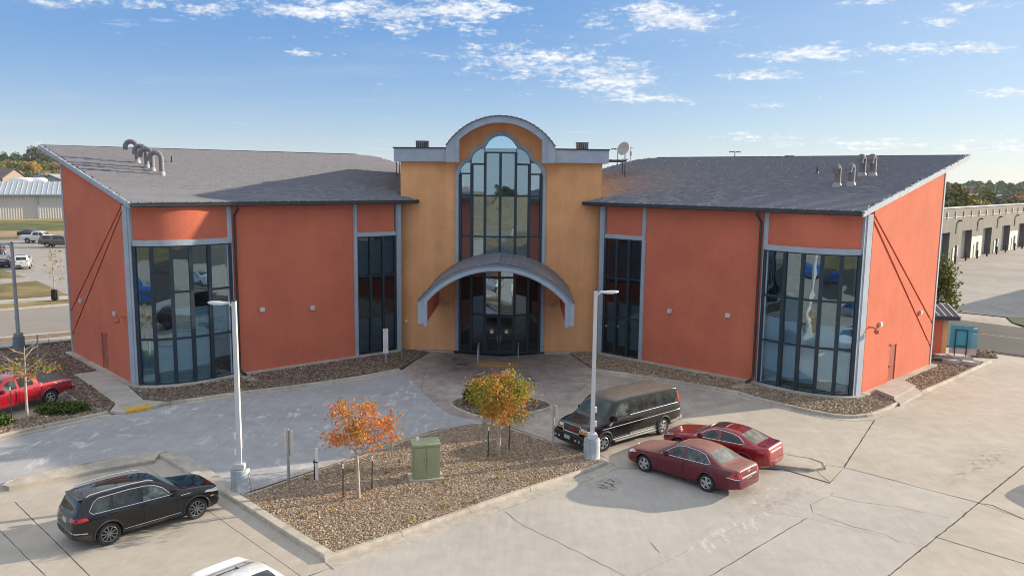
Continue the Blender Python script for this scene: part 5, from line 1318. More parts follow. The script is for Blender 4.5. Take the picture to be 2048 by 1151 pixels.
# --- black conversion van
VAN = dict(L=6.15, fo=1.02, wb=3.81, R=.385, tw=.26, beltz=1.26, roofw=.82, crown=.07, hoodw=.92, rimr=.62, track=.99,
  top=[(0, .80), (.03, 1.02), (.10, 1.14), (.55, 1.24), (.95, 1.33), (1.06, 1.38), (1.62, 1.90), (1.85, 2.04), (2.3, 2.11), (3.0, 2.14), (5.4, 2.12), (5.85, 2.06), (6.0, 1.95), (6.08, 1.2), (6.15, .7)],
  belt=[(0, .78), (.1, 1.05), (.9, 1.24), (1.5, 1.28), (5.9, 1.28), (6.05, 1.15), (6.15, .66)],
  plan=[(0, .80), (.04, .90), (.2, .965), (.8, 1.0), (1.2, 1.01), (5.5, 1.01), (5.95, .98), (6.08, .94), (6.15, .85)],
  bot=[(0, .42), (.2, .34), (.8, .3), (5.0, .3), (5.6, .34), (6.15, .46)], arch=(M_TRIMP, .045), mirror=(1.55, 1.32, .14), mirror_m=M_BLACK, handles=[(2.5, 1.12)], handle_m=M_BLACK,
  decals=[('windshield', 'top', [(1.16, -.84), (1.16, .84), (1.66, .70), (1.66, -.70)], M_CGLASST), ('side_window', 'side', [(1.62, 1.34), (2.52, 1.36), (2.50, 1.92), (2.12, 1.90), (1.86, 1.72)], M_CGLASSL), ('side_window', 'side', [(2.66, 1.36), (3.36, 1.36), (3.36, 1.94), (2.66, 1.94)], M_CGLASS), ('side_window', 'side', [(3.40, 1.36), (4.30, 1.36), (4.30, 1.95), (3.40, 1.95)], M_CGLASS), ('side_window', 'side', [(4.34, 1.36), (5.82, 1.38), (5.74, 1.86), (5.6, 1.93), (4.34, 1.95)], M_CGLASS),
    ('door', 'side', [(1.62, .50), (2.54, .50), (2.54, 1.3), (1.52, 1.28)], 'paint'), ('door', 'side', [(2.60, .50), (3.90, .50), (3.90, 1.31), (2.60, 1.31)], 'paint'),
    ('running_board', 'side', [(1.56, .34), (4.36, .34), (4.36, .44), (1.56, .44)], M_RIMS), ('lower_panel', 'side', [(5.36, .44), (6.05, .46), (6.05, .62), (5.36, .58)], M_RIMS), ('lower_panel', 'side', [(2.62, .47), (4.32, .47), (4.24, .55), (2.62, .55)], M_RIMS),
    ('grille', 'front', [(-.46, .82), (.46, .82), (.46, 1.09), (-.46, 1.09)], M_TRIMP), ('headlight', 'front', [(.53, .97), (.86, .97), (.84, 1.08), (.53, 1.09)], M_LENSC), ('turn_signal', 'front', [(.53, .86), (.86, .86), (.86, .955), (.53, .955)], M_LENSA), ('turn_signal', 'side', [(.05, .86), (.26, .86), (.26, .955), (.05, .955)], M_LENSA), ('tail_light', 'side', [(5.86, 1.36), (6.0, 1.36), (5.95, 1.80), (5.84, 1.80)], M_LENSR), ('tail_light', 'rear', [(.72, 1.36), (.95, 1.36), (.9, 1.80), (.74, 1.80)], M_LENSR), ('rear_window', 'rear', [(-.7, 1.38), (.7, 1.38), (.66, 1.85), (-.66, 1.85)], M_CGLASS), ('fender_graphic', 'side', [(1.24, 1.12), (1.34, 1.02), (1.5, 1.16), (1.42, 1.2)], M_RIMS), ('roof_rib', 'top', [(2.3, .12), (5.5, .12), (5.5, .17), (2.3, .17)], 'paint'), ('roof_rib', 'top', [(2.3, .40), (5.5, .40), (5.5, .45), (2.3, .45)], 'paint'), ('roof_rib', 'top', [(2.3, .66), (5.5, .66), (5.5, .70), (2.3, .70)], 'paint')],
  lines=[('side_strip', 'side', [(.86, .98), (5.95, 1.02)], M_CHROME, .016), ('pin_stripe', 'side', [(2.6, 1.335), (5.85, 1.345)], M_RIMS, .009), ('grille_frame', 'front', [(-.48, .80), (.48, .80), (.50, 1.11), (-.50, 1.11), (-.48, .80)], M_CHROME, .02)],
  boxes=[('brush_guard', [((-.14, 0, .62), (.2, 1.72, .34)), ((-.16, 0, .45), (.14, 1.3, .1))], M_BLACK), ('step_bar', [((2.96, .985, .33), (2.7, .14, .06)), ((2.96, -.985, .33), (2.7, .14, .06))], M_RIMS), ('rear_bumper', [((6.16, 0, .58), (.18, 1.8, .2))], M_CHROME)])
VANP = paint_mat('black van paint', (.010, .008, .007), .2, .2, dust=(.19, .16, .125), dust_amt=.7, zmin=1.95, coat=.5)
p, a = between((4.02, 32.71), (6.97, 35.12), VAN, 1)
r, bvh, part = make_car('parked_van', 'long black conversion van with a dusty tan roof and heavy front guard', 'van', VAN, VANP, p, a, spokes=6, steer=DEG(-9), chunky=1.1)
T0 = -(VAN['fo'] + VAN['wb'] / 2)
for s in (-1, 1):
    mb = MB(); mb.tube([(-.16, s * .82, .66), (-.05, s * .99, .7), (.25, s * 1.03, .82)], .04, 8); part('guard_wing', mb, M_BLACK, smooth=60)
    for q in (.5, .72): mb = MB(); mb.box((-.25, s * q, .6), (.03, .1, .09)); part('fog_light', mb, M_LENSC, bevel=.01)
mb = MB(); mb.box((-.255, 0, .66), (.02, .32, .16)); part('license_plate', mb, M_PLATE)
me = text_mesh('GMC', .17, M_RED, .008); o = link('lettering', me, r); o.matrix_local = Matrix.Translation((T0 - .06, 0, .955)) @ Matrix.Rotation(DEG(-90), 4, 'Z') @ Matrix.Rotation(DEG(78), 4, 'X')
h = bvh.ray_cast(Vector((-4, 0, .955)), Vector((1, 0, 0))); o.location.x = T0 + h[0].x - .02

# --- red pickup on the left
PIK = dict(L=5.39, fo=.93, wb=3.24, R=.392, tw=.26, beltz=1.14, roofw=.66, hoodw=.93, rimr=.60, track=.93,
  top=[(0, .72), (.03, .96), (.12, 1.06), (.9, 1.17), (1.35, 1.22), (1.46, 1.25), (2.1, 1.66), (2.4, 1.76), (2.8, 1.79), (3.35, 1.75), (3.52, 1.68), (3.70, 1.26), (3.76, 1.205), (5.2, 1.205), (5.30, 1.19), (5.35, 1.1), (5.39, .6)],
  belt=[(0, .70), (.12, .98), (.9, 1.08), (1.5, 1.12), (3.5, 1.16), (3.8, 1.165), (5.25, 1.165), (5.34, 1.05), (5.39, .56)],
  plan=[(0, .62), (.04, .76), (.18, .88), (.6, .93), (1.0, .945), (3.6, .945), (5.1, .94), (5.3, .90), (5.39, .82)],
  bot=[(0, .45), (.2, .36), (.8, .34), (4.6, .36), (5.0, .5), (5.39, .56)], arch=('paint', .05), mirror=(1.85, 1.16, .1), handles=[(2.62, 1.02), (3.48, 1.05)],
  decals=[('windshield', 'top', [(1.56, -.74), (1.56, .74), (2.08, .60), (2.08, -.60)], 'glass'), ('side_window', 'side', [(1.80, 1.185), (2.58, 1.20), (2.55, 1.62), (2.3, 1.60), (2.06, 1.48)], M_CGLASSL), ('side_window', 'side', [(2.70, 1.20), (3.36, 1.22), (3.40, 1.30), (3.26, 1.58), (2.66, 1.63)], M_CGLASS), ('rear_window', 'rear', [(-.58, 1.3), (.58, 1.3), (.53, 1.6), (-.53, 1.6)], M_CGLASS),
    ('tonneau_cover', 'top', [(3.86, -.84), (3.86, .84), (5.26, .83), (5.26, -.83)], mat('tonneau vinyl', (.03, .038, .045), .7, var=.15)), ('door', 'side', [(1.48, .46), (2.58, .46), (2.64, 1.13), (1.6, 1.1)], 'paint'), ('door', 'side', [(2.63, .46), (3.40, .46), (3.62, .9), (3.55, 1.15), (2.68, 1.13)], 'paint'),
    ('tail_light', 'rear', [(.70, .86), (.86, .86), (.86, 1.12), (.72, 1.12)], M_LENSR), ('tail_light', 'side', [(5.2, .88), (5.36, .86), (5.34, 1.12), (5.22, 1.13)], M_LENSR), ('headlight', 'side', [(.1, .84), (.6, .95), (.5, 1.02), (.12, 1.0)], M_LENSC)],
  lines=[('bed_gap', 'side', [(3.73, .52), (3.74, 1.15)], M_BLACK, .012)], boxes=[('rear_bumper', [((5.44, 0, .62), (.16, 1.72, .2))], 'paint')])
PICKP = paint_mat('bright red paint', (.36, .008, .022), .3, .25)
wr = at(103, 809); t0, t1 = at(0, 812, .42), at(80, 793, .42); hd = math.atan2(t0.y - t1.y, t0.x - t1.x)
h = Vector((math.cos(hd), math.sin(hd))); nl = Vector((-h.y, h.x)); c = Vector((wr.x, wr.y)) + h * 1.62 - nl * .93
r, bvh, part = make_car('pickup_truck', 'bright red crew cab pickup with black tonneau cover at the left edge', 'pickup truck', PIK, PICKP, (c.x, c.y, .004), hd, spokes=5, glass=M_CGLASS, chunky=.9)
me = text_mesh('TRD OFF ROAD', .13, M_WHITE, .003)
hh = bvh.ray_cast(Vector((4.85, 4, 1.08)), Vector((0, -1, 0))); T1 = -(PIK['fo'] + PIK['wb'] / 2)
o = link('lettering', me, r); o.matrix_local = Matrix.Translation((T1 + 4.78, -abs(hh[0].y) - .012, 1.07)) @ Matrix.Rotation(DEG(90), 4, 'X')

# --- the cars in the far lot on the left, same shells at lower detail
def far_car(name, label, cat, P, paint, x, y, hd, **k): 
    p = at(x, y); return make_car(name, label, cat, P, paint, (p.x, p.y, .0), hd, res=.2, **k)
GREYP = paint_mat('grey brown paint', (.11, .10, .09), .4, .3); DBLUE = paint_mat('dark blue grey paint', (.02, .022, .03), .3, .25)
PK2 = dict(PIK, L=5.9, wb=3.5, fo=.98, R=.41, plan=[(0, .66), (.04, .8), (.18, .94), (.6, .99), (1.0, 1.0), (4.0, 1.0), (5.6, 1.0), (5.84, .95), (5.9, .88)],
  top=[(0, .78), (.03, 1.02), (.12, 1.12), (.9, 1.24), (1.4, 1.29), (1.5, 1.33), (2.15, 1.76), (2.5, 1.9), (3.0, 1.93), (3.7, 1.9), (3.85, 1.82), (4.02, 1.36), (4.08, 1.30), (5.7, 1.30), (5.8, 1.28), (5.86, 1.15), (5.9, .6)],
  belt=[(0, .75), (.12, 1.02), (.9, 1.12), (1.5, 1.18), (3.7, 1.24), (4.0, 1.25), (5.75, 1.25), (5.85, 1.1), (5.9, .58)], bot=[(0, .48), (.2, .4), (.8, .38), (5.0, .4), (5.5, .5), (5.9, .58)], beltz=1.22, lines=[], boxes=[('rear_bumper', [((5.95, 0, .66), (.16, 1.8, .2))], M_CHROME)],
  decals=[('windshield', 'top', [(1.6, -.74), (1.6, .74), (2.12, .60), (2.12, -.60)], 'glass'), ('side_window', 'side', [(1.85, 1.27), (2.7, 1.28), (2.65, 1.74), (2.35, 1.7), (2.1, 1.57)], M_CGLASS), ('side_window', 'side', [(2.8, 1.28), (3.65, 1.30), (3.6, 1.72), (2.76, 1.75)], M_CGLASS), ('rear_window', 'rear', [(-.58, 1.42), (.58, 1.42), (.53, 1.72), (-.53, 1.72)], M_CGLASS), ('tail_light', 'rear', [(.74, .9), (.92, .9), (.92, 1.18), (.74, 1.18)], M_LENSR), ('tail_light', 'side', [(5.68, .92), (5.86, .9), (5.84, 1.18), (5.7, 1.18)], M_LENSR), ('tailgate', 'rear', [(-.7, .8), (.7, .8), (.7, 1.18), (-.7, 1.18)], 'paint')])
TOP = dict(PK2, top=[(0, .78), (.03, 1.02), (.12, 1.12), (.9, 1.24), (1.4, 1.29), (1.5, 1.33), (2.15, 1.76), (2.5, 1.9), (3.0, 1.93), (3.9, 1.93), (5.3, 1.93), (5.6, 1.88), (5.74, 1.34), (5.8, 1.28), (5.86, 1.15), (5.9, .6)])
TOP['decals'] = PK2['decals'] + [('side_window', 'side', [(4.1, 1.34), (5.2, 1.34), (5.15, 1.72), (4.1, 1.72)], M_CGLASS), ('roof_cap', 'top', [(3.95, -.62), (3.95, .62), (5.4, .6), (5.4, -.6)], M_WHITE)]
far_car('pickup_truck', 'grey brown pickup with a canopy over the bed in the far left lot', 'pickup truck', TOP, GREYP, 124, 494, DEG(4), spokes=6)
far_car('pickup_truck', 'white pickup behind the grey brown one in the far left lot', 'pickup truck', PK2, paint_mat('off white paint', (.66, .65, .60), 0, .35), 83, 485, DEG(4), spokes=6)
far_car('parked_car', 'dark fastback car beyond the white pickup in the far left lot', 'car', REG, DBLUE, 66, 474, DEG(3), spokes=5)
far_car('parked_car', 'white SUV seen from behind in the far left lot', 'car', SUV, paint_mat('white SUV paint', (.72, .73, .74), 0, .3), 46, 535, DEG(118), spokes=5)
far_car('parked_car', 'black saloon left of the white SUV at the photo edge', 'car', REG, DBLUE, 6, 532, DEG(118), spokes=5)
far_car('parked_car', 'dark SUV farthest left in the far lot, behind the black saloon', 'car', SUV, DBLUE, -6, 510, DEG(118), spokes=5)
# ------------------------------------------------------------------ trees and shrubs
def limbs(mb, base, h, spread, n, r0, lean=0.0, levels=2, start=.45, rnd=random):
    "a trunk with forking limbs; returns the twig ends"
    ends = []; top = Vector((lean, 0, h))
    P = [Vector((0, 0, 0)), Vector((lean * .2 + rnd.uniform(-.02, .02), rnd.uniform(-.02, .02), h * .35)), Vector((lean * .6, rnd.uniform(-.04, .04), h * .7)), top]
    mb.tube(P, [r0 * 1.25, r0, r0 * .75, r0 * .3], 8)
    for i in range(n):
        f = start + (1 - start) * (i + .3) / n; p = P[1].lerp(P[3], (f - .35) / .65) if f > .35 else P[0].lerp(P[1], f / .35)
        a = i * 2.4 + rnd.uniform(-.4, .4); d = Vector((math.cos(a), math.sin(a), rnd.uniform(.45, .9))).normalized(); L = spread * rnd.uniform(.7, 1.1) * (1.1 - .5 * (f - start) / (1 - start))
        q = p + d * L * .5 + Vector((0, 0, -.02)); e = p + d * L + Vector((0, 0, .1 * L))
        mb.tube([p, q, e], [r0 * .42, r0 * .26, r0 * .08], 6); ends += [q, e]
        for k in range(levels):
            a2 = a + rnd.uniform(-1.1, 1.1); d2 = Vector((math.cos(a2), math.sin(a2), rnd.uniform(.1, .8))).normalized(); e2 = q + d2 * L * rnd.uniform(.4, .7)
            mb.tube([q, (q + e2) / 2 + Vector((0, 0, .03)), e2], [r0 * .2, r0 * .13, r0 * .05], 5); ends.append(e2)
    return ends
def cloud(ends, n, sig, extra=None):
    E = np.array([list(e) for e in ends]); idx = RNG.integers(0, len(E), n); C = E[idx] + RNG.normal(0, sig, (n, 3)) * np.array([1, 1, .8])
    return C
M_MAPLE1 = island_mat('orange maple leaves', [(.17, .17, .04), (.28, .20, .04), (.52, .28, .06), (.62, .26, .06), (.60, .17, .06), (.56, .12, .07), (.66, .36, .10)], .6, clump=.5, cscale=.9, trans=.3)
M_MAPLE2 = island_mat('yellow green maple leaves', [(.40, .07, .025), (.50, .16, .03), (.55, .30, .04), (.27, .25, .04), (.20, .24, .035), (.38, .38, .06)], .6, clump=.6, cscale=.75, trans=.3)
M_YLEAF = island_mat('pale yellow leaves', [(.30, .24, .05), (.42, .31, .09), (.22, .22, .05), (.36, .2, .07)], .6, trans=.3)
M_JUNI = island_mat('juniper sprays', [(.035, .065, .012), (.07, .11, .02), (.10, .14, .025), (.05, .085, .015)], .7, clump=.3, cscale=2)
M_GREENLEAF = island_mat('green leaves', [(.05, .085, .018), (.10, .14, .025), (.17, .19, .04), (.075, .11, .02), (.24, .24, .06)], .65, clump=.4, cscale=.8, trans=.2)
rr = random.Random(5)
def tree(name, label, cat, pos, h, spread, nl, r0, ends_fn, nleaf, sig, leaf, bark, lm, group=None, lean=0.0, start=.45, keep=None, flat=0, levels=2):
    t = thing(name, label, cat, (pos[0], pos[1], pos[2] if len(pos) > 2 else .08), 0, group)
    mb = MB(); ends = limbs(mb, None, h, spread, nl, r0, lean, start=start, rnd=rr, levels=levels)
    mb.build('trunk', bark, t, smooth=60, recalc=False)
    e2 = [e for e in ends if keep is None or keep(e)]
    link('crown', leaf_mesh('crown', cloud(e2, nleaf, sig), leaf, lm, flat), t)
    return t, ends
tree('maple_tree', 'small maple with orange and red leaves on the gravel island beside the green cabinet', 'tree', at(717, 996, .08), 2.95, 1.3, 15, .062, None, 2600, .22, .08, M_BARK, M_MAPLE1, lean=-.1, start=.52, keep=lambda e: rr.random() < .55)
tree('maple_tree', 'fuller maple turning yellow green and rust on the gravel island near the round bed', 'tree', at(996, 912, .08), 2.9, 1.4, 17, .07, None, 6400, .22, .078, M_BARK, M_MAPLE2, lean=.3, start=.45, keep=lambda e: rr.random() < .6)
tree('sapling', 'nearly bare sapling with pale yellow leaves in front of the red pickup', 'tree', at(55, 841, .08), 3.5, 1.25, 9, .055, None, 760, .16, .075, M_BARK, M_YLEAF, lean=.1, start=.5, keep=lambda e: e.z < 2.7)
tree('young_tree', 'leafy green tree behind the right end of the building', 'tree', at(1872, 646), 4.6, 1.5, 16, .09, None, 3200, .34, .17, M_BARKD, M_GREENLEAF, start=.25)
t, _ = tree('sapling', 'thin sapling with sparse leaves and a dark guard on the far roadside lawn', 'tree', at(110, 600), 4.6, .9, 10, .05, None, 160, .2, .12, M_BARK, M_YLEAF, start=.35)
mb = MB(); mb.box((0, 0, .5), (.55, .4, 1.0)); mb.build('trunk_guard', M_BLACK, t, bevel=.08)
def shrub(label, pos, rx, ry, h, n, leaf, m, cat='shrub', name='shrub', rz=0.0):
    t = thing(name, label, cat, (pos[0], pos[1], .08), rz)
    k = 46; mb = MB(); ends = []
    for i in range(k):
        a = rr.uniform(0, 6.28); r = math.sqrt(rr.random()); e = Vector((rx * r * math.cos(a), ry * r * math.sin(a), h * (1.02 - .55 * r * r) * rr.uniform(.6, 1)))
        mb.tube([Vector((e.x * .15, e.y * .15, 0)), Vector((e.x * .7, e.y * .7, e.z * .6)), e], [.02, .012, .004], 5); ends += [e, Vector((e.x * .75, e.y * .75, e.z * .7))]
    mb.build('stems', M_BARKD, t, recalc=False)
    link('foliage', leaf_mesh('foliage', cloud(ends, n, .13), leaf, m, .3), t)
    return t
shrub('low spreading green juniper on the gravel beside the red pickup', at(128, 826), 1.15, .62, .42, 4200, .10, M_JUNI, rz=.25)
shrub('small green juniper at the left edge by the kerb', at(-6, 852), .6, .45, .4, 1400, .10, M_JUNI)
shrub('rusty shrub on the round bed behind the yellow green maple', at(962, 812), .62, .55, 1.15, 1500, .09, M_MAPLE2)
shrub('dark green spiky shrub on the round bed, left of the maple', at(945, 808), .4, .4, .95, 1100, .11, M_JUNI)

# fallen leaves under the two maples, a few weeds among the stones
for (x, y), n_, m_ in (((717, 996), 160, M_MAPLE1), ((996, 912), 120, M_MAPLE2)):
    q = at(x, y, .12); C = np.stack([q.x - .5 + RNG.normal(0, 1.3, n_), q.y + RNG.normal(0, .9, n_), np.full(n_, .135)], 1); C = C[in_poly(C[:, 0], C[:, 1], ISL)]
    stuff(tag(link('fallen_leaves', leaf_mesh('fallen_leaves', C, .07, m_, .85)), 'fallen leaves scattered on the gravel round the ' + ('orange' if n_ == 160 else 'yellow green') + ' maple', 'leaves'))
P_ = np.array([[p[0], p[1]] for p in ISL]); q = RNG.uniform(P_.min(0), P_.max(0), (60, 2)); q = q[in_poly(q[:, 0], q[:, 1], ISL)]
C = np.concatenate([np.concatenate([c + RNG.normal(0, .07, (14, 2)), RNG.uniform(.1, .2, (14, 1))], 1) for c in q]); stuff(tag(link('weeds', leaf_mesh('weeds', C, .07, M_YLEAF)), 'small dry weeds growing between the island stones', 'weeds'))
# ------------------------------------------------------------------ stakes
def stake(p, label, h=1.15, grp=None):
    t = thing('tree_stake', label, 'stake', (p[0], p[1], .06), 0, grp); b = MB(); b.beam((0, 0, 0), (.02, .01, h), .035, .035); b.build('post', M_STAKE, t)
    b = MB(); b.beam((.02, .01, h), (.024, .012, h + .16), .042, .042); b.build('tip', M_WHITE, t); return t
stake(at(686, 1001), 'dark stake left of the orange maple'); stake(at(744, 983), 'dark stake right of the orange maple')
stake(at(976, 917), 'dark stake left of the yellow green maple'); stake(at(1018, 904), 'dark stake right of the yellow green maple')
stake(at(24, 846), 'pale tipped stake left of the bare sapling', 1.5); stake(at(85, 822), 'pale tipped stake between the bare sapling and the juniper', 1.2)

# ------------------------------------------------------------------ street lamps
def lamp(label, base, H, ang, m_pole, m_base, boxes=True, rb=.34, grp='street lamps', side=1):
    t = thing('street_lamp', label, 'street lamp', (base[0], base[1], 0), 0, grp)
    b = MB(); b.lathe([(rb, -.05), (rb, .86), (rb * .94, .92), (.001, .92)], 24); b.build('base', m_base, t, smooth=40)
    b = MB(); b.box((0, 0, 1.03), (.42, .42, .22)); b.build('base_cover', m_pole, t, bevel=.03)
    b = MB(); w0, w1 = .085, .07
    b.add([(x * w, y * w, z) for w, z in ((w0, 1.1), (w1, H)) for x, y in ((-1, -1), (1, -1), (1, 1), (-1, 1))], [(0, 1, 5, 4), (1, 2, 6, 5), (2, 3, 7, 6), (3, 0, 4, 7), (4, 5, 6, 7), (0, 3, 2, 1)]); b.build('pole', m_pole, t)
    b = MB(); b.add([(x * .085, y * .085, H) for x, y in ((-1, -1), (1, -1), (1, 1), (-1, 1))] + [(0, 0, H + .1)], [(0, 1, 4), (1, 2, 4), (2, 3, 4), (3, 0, 4), (0, 3, 2, 1)]); b.build('pole_cap', M_BROWN, t)
    d = Vector((math.cos(ang), math.sin(ang), 0)); n = Vector((-d.y, d.x, 0))
    b = MB(); b.tube([Vector((0, 0, H - .2)) + d * .05, Vector((0, 0, H - .1)) + d * .16, Vector((0, 0, H - .06)) + d * .3], .045, 8); b.build('arm', m_pole, t, smooth=60)
    b = MB(); L = [(.18, .05, -.03, .02), (.34, .13, -.08, .0), (.6, .19, -.075, .02), (.84, .15, -.05, .02), (.93, .05, -.02, .01)]
    vs = []
    for a, wdt, zb, zt in L:
        c = Vector((0, 0, H - .04)) + d * a; vs += [c + n * wdt + Vector((0, 0, zb)), c - n * wdt + Vector((0, 0, zb)), c - n * wdt * .8 + Vector((0, 0, zt)), c + n * wdt * .8 + Vector((0, 0, zt))]
    b.add(vs, [(i * 4 + q, i * 4 + (q + 1) % 4, i * 4 + 4 + (q + 1) % 4, i * 4 + 4 + q) for i in range(4) for q in range(4)] + [(0, 1, 2, 3), (16, 17, 18, 19)])
    hd = b.build('lamp_head', m_pole, t, bevel=.012, smooth=40)
    b = MB(); c = Vector((0, 0, H - .125)) + d * .58; b.box(c, (.3, .2, .02), math.atan2(d.y, d.x)); b.build('lens', mat('lamp lens', (.75, .75, .72), .3), hd)
    if boxes:
        for z in (1.55, 2.15): b = MB(); b.box(d * 0 + Vector((side * .12, -.02, z)), (.1, .12, .24)); b.build('outlet_box', M_WHITE, t, bevel=.015)
    return t
lamp('pale street lamp at the left corner of the gravel island behind the black SUV', at(482, 984), 7.08, DEG(180), M_POLE, M_PBASE, side=-1)
lamp('pale street lamp at the right corner of the gravel island in front of the van', at(1183, 919), 7.08, DEG(5), M_POLE, M_PBASE, side=1)
lamp('shaded street lamp by the roadside gravel on the far left', at(39, 699), 7.0, DEG(185), mat('shaded lamp paint', (.30, .34, .36), .5), mat('shaded blue lamp base', (.16, .21, .25), .8, var=.2), side=-1)  # pole and base tones darkened to carry the shade on this lamp

# ------------------------------------------------------------------ signs
def sign_post(label, p, h, plates, face, r=.04, cat='sign', name='sign'):
    "a post with plates: (z, w, h, back colour); face = direction the plate faces"
    t = thing(name, label, cat, (p[0], p[1], .05)); b = MB(); b.beam((0, 0, 0), (0, 0, h), .085, .05, up=(math.cos(face), math.sin(face), 0)); b.build('post', M_STEEL, t)
    d = Vector((math.cos(face), math.sin(face), 0))
    for z, w_, hh in plates:
        R = Matrix.Rotation(face - math.pi / 2, 3, 'Z')
        b = MB(); b.box(d * .05 + Vector((0, 0, z)), (w_, .012, hh), mtx=R); o = b.build('plate', mat('sign blank', (.62, .58, .50), .5), t, bevel=.005)
    return t
sign_post('grey sign post seen from behind left of the orange maple', at(578, 970), 2.15, [(1.62, .44, 1.0)], DEG(62))
sign_post('grey sign post behind the orange maple', at(784, 917), 2.1, [(1.75, .32, .6)], DEG(85))
sign_post('grey sign post hidden behind the yellow green maple, on its left', at(967, 868), 2.1, [(1.8, .32, .5)], DEG(100))
sign_post('grey sign post rising above the yellow green maple', at(1012, 878), 3.1, [(2.85, .34, .42)], DEG(95))
sign_post('grey sign post with a tan back beside the van', at(1106, 905), 2.05, [(1.78, .32, .52)], DEG(70))
t = thing('marker_post', 'white marker post with a dark tie between the sign and the orange maple', 'post', tuple(at(634, 961, .05)))
b = MB(); b.beam((0, 0, 0), (0, 0, 1.28), .1, .06); b.build('post', M_WHITE, t); b = MB(); b.beam((-.09, 0, 0), (-.09, 0, .85), .035, .035); b.build('stake', M_BLACK, t); b = MB(); b.box((-.04, 0, .75), (.18, .1, .04)); b.build('tie', M_BLACK, t)
sign_post('thin grey sign post on the brown gravel behind the red pickup', at(79, 745), 2.2, [(1.95, .06, .5)], DEG(20))
# no parking sign
t = thing('no_parking_sign', 'white NO PARKING sign with red letters in front of the left wing window', 'sign', tuple(at(772, 724, .08)))
b = MB(); b.beam((0, 0, 0), (0, 0, 2.15), .1, .06); b.build('post', M_STEEL, t)
for z, hh, tx in ((1.83, .76, ('NO', 'PARKING', 'IN THE', 'FIRE', 'LANE')), (1.06, .78, ('NO', 'PARKING', 'LOADING', 'ZONE', 'ONLY'))):
    z = z - .08
    b = MB(); b.box((0, -.05, z), (.32, .012, hh - .01)); pl = b.build('plate', M_WHITE, t, bevel=.005)
    for k, w_ in enumerate(tx):
        o = link('lettering', text_mesh(w_, .12 if k == 0 else .078, M_RED, .002), pl); o.matrix_local = Matrix.Translation((0, -.06, z + hh * .36 - k * hh * .18)) @ Matrix.Rotation(DEG(90), 4, 'X')

# ------------------------------------------------------------------ cabinet
cb = at(853, 952, .1); t = thing('utility_cabinet', 'sage green utility cabinet with double doors on the gravel island', 'cabinet', (cb.x - .02, cb.y - .1, .08), DEG(14))
M_SAGE = mat('sage green enamel', (.30, .335, .195), .5, var=.08, streak=.06)
b = MB(); b.box((0, 0, .04), (1.32, .85, .1)); b.build('pad', M_KERB, t, bevel=.01)
b = MB(); b.box((0, 0, .73), (1.02, .58, 1.28)); b.build('body', M_SAGE, t, bevel=.012)
b = MB(); b.add([(x * .55, y * .34, z + (.06 if y > 0 else 0)) for z in (1.37, 1.43) for y in (-1, 1) for x in (-1, 1)], [(0, 1, 3, 2), (4, 5, 7, 6), (0, 1, 5, 4), (2, 3, 7, 6), (0, 2, 6, 4), (1, 3, 7, 5)]); b.build('lid', M_SAGE, t, bevel=.012)
for s in (-1, 1):
    b = MB(); b.box((s * .232, -.298, .76), (.445, .03, 1.08)); d = b.build('door', M_SAGE, t, bevel=.008)
    b = MB(); b.box((s * .05, -.325, .78), (.06, .03, .16)); b.build('handle', M_STEEL, d)
b = MB(); b.lathe([(.05, 0), (.05, .18), (.001, .2)], 12, c=(-.3, .1, 1.42)); b.build('cap', M_WHITE, t, smooth=40)

# ------------------------------------------------------------------ handrails
for px_, lab in ((955, 'steel handrail left of the entrance door'), (1036, 'steel handrail right of the entrance door')):
    a = at(px_, 727); t = thing('handrail', lab, 'handrail', (a.x, a.y, 0), -.0138)
    b = MB(); b.tube([(0, 0, 0), (0, .0, .95), (0, .12, 1.02), (0, 1.5, 1.02), (0, 1.62, .95), (0, 1.62, 0)], .026, 8); b.build('rail', M_STEEL, t, smooth=60)
    for k in (.4, .8, 1.2): b = MB(); b.tube([(0, k, 0), (0, k, 1.0)], .014, 6); b.build('baluster', M_STEEL, t)
# ------------------------------------------------------------------ right end: step, kiosk, blue sign, stones
p = [at(1752, 785, .1), at(1800, 762, .1), at(1831, 777, .1), at(1788, 800, .1)]
b = MB(); b.prism([(q.x, q.y) for q in p], -.02, .3); tag(b.build('door_step', M_WALK, bevel=.02), 'pale concrete step below the side door of the right wing', 'step')
p = [at(1788, 802, .05), at(1832, 779, .05), at(1846, 787, .05), at(1800, 811, .05)]
b = MB(); b.prism([(q.x, q.y) for q in p], -.02, .16); tag(b.build('door_step', M_WALK, bevel=.02), 'lower concrete slab between the door step and the kerb', 'step')
k0 = at(1886, 711); t = thing('kiosk', 'small red stucco enclosure with a dark ribbed roof at the right end of the building', 'kiosk', (k0.x - 1.1, k0.y + 1.1, 0), DEG(-12))
b = MB(); b.box((0, 0, 1.25), (2.3, 1.8, 2.5)); b.build('wall', M_STUCCO, t); b = MB(); b.box((1.3, .05, 1.25), (.32, 1.7, 2.5)); b.build('side_wall', M_OCHRE, t)
b = MB(); b.slab([(-1.5, -1.35, 2.5), (2.0, -1.35, 2.5), (2.0, 1.35, 2.95), (-1.5, 1.35, 2.95)], (0, 0, .26)); RFk = b.build('roof', M_DARKMETAL, t)
for i in range(9): b = MB(); x = -1.4 + i * .42; b.beam((x, -1.35, 2.79), (x, 1.35, 3.24), .06, .07); b.build('rib', M_POLE, RFk)
b = MB(); b.beam((2.03, -1.36, 2.63), (2.03, 1.36, 3.08), .05, .3); b.build('gable_trim', M_TRIM, t)
p0, p1 = at(1901, 718), at(1942, 722); dx = (p1 - p0); an = math.atan2(dx.y, dx.x)
t = thing('billboard', 'blue and white board on two thin posts seen from behind at the right end', 'sign', (p0.x, p0.y, 0), an); W_ = dx.length
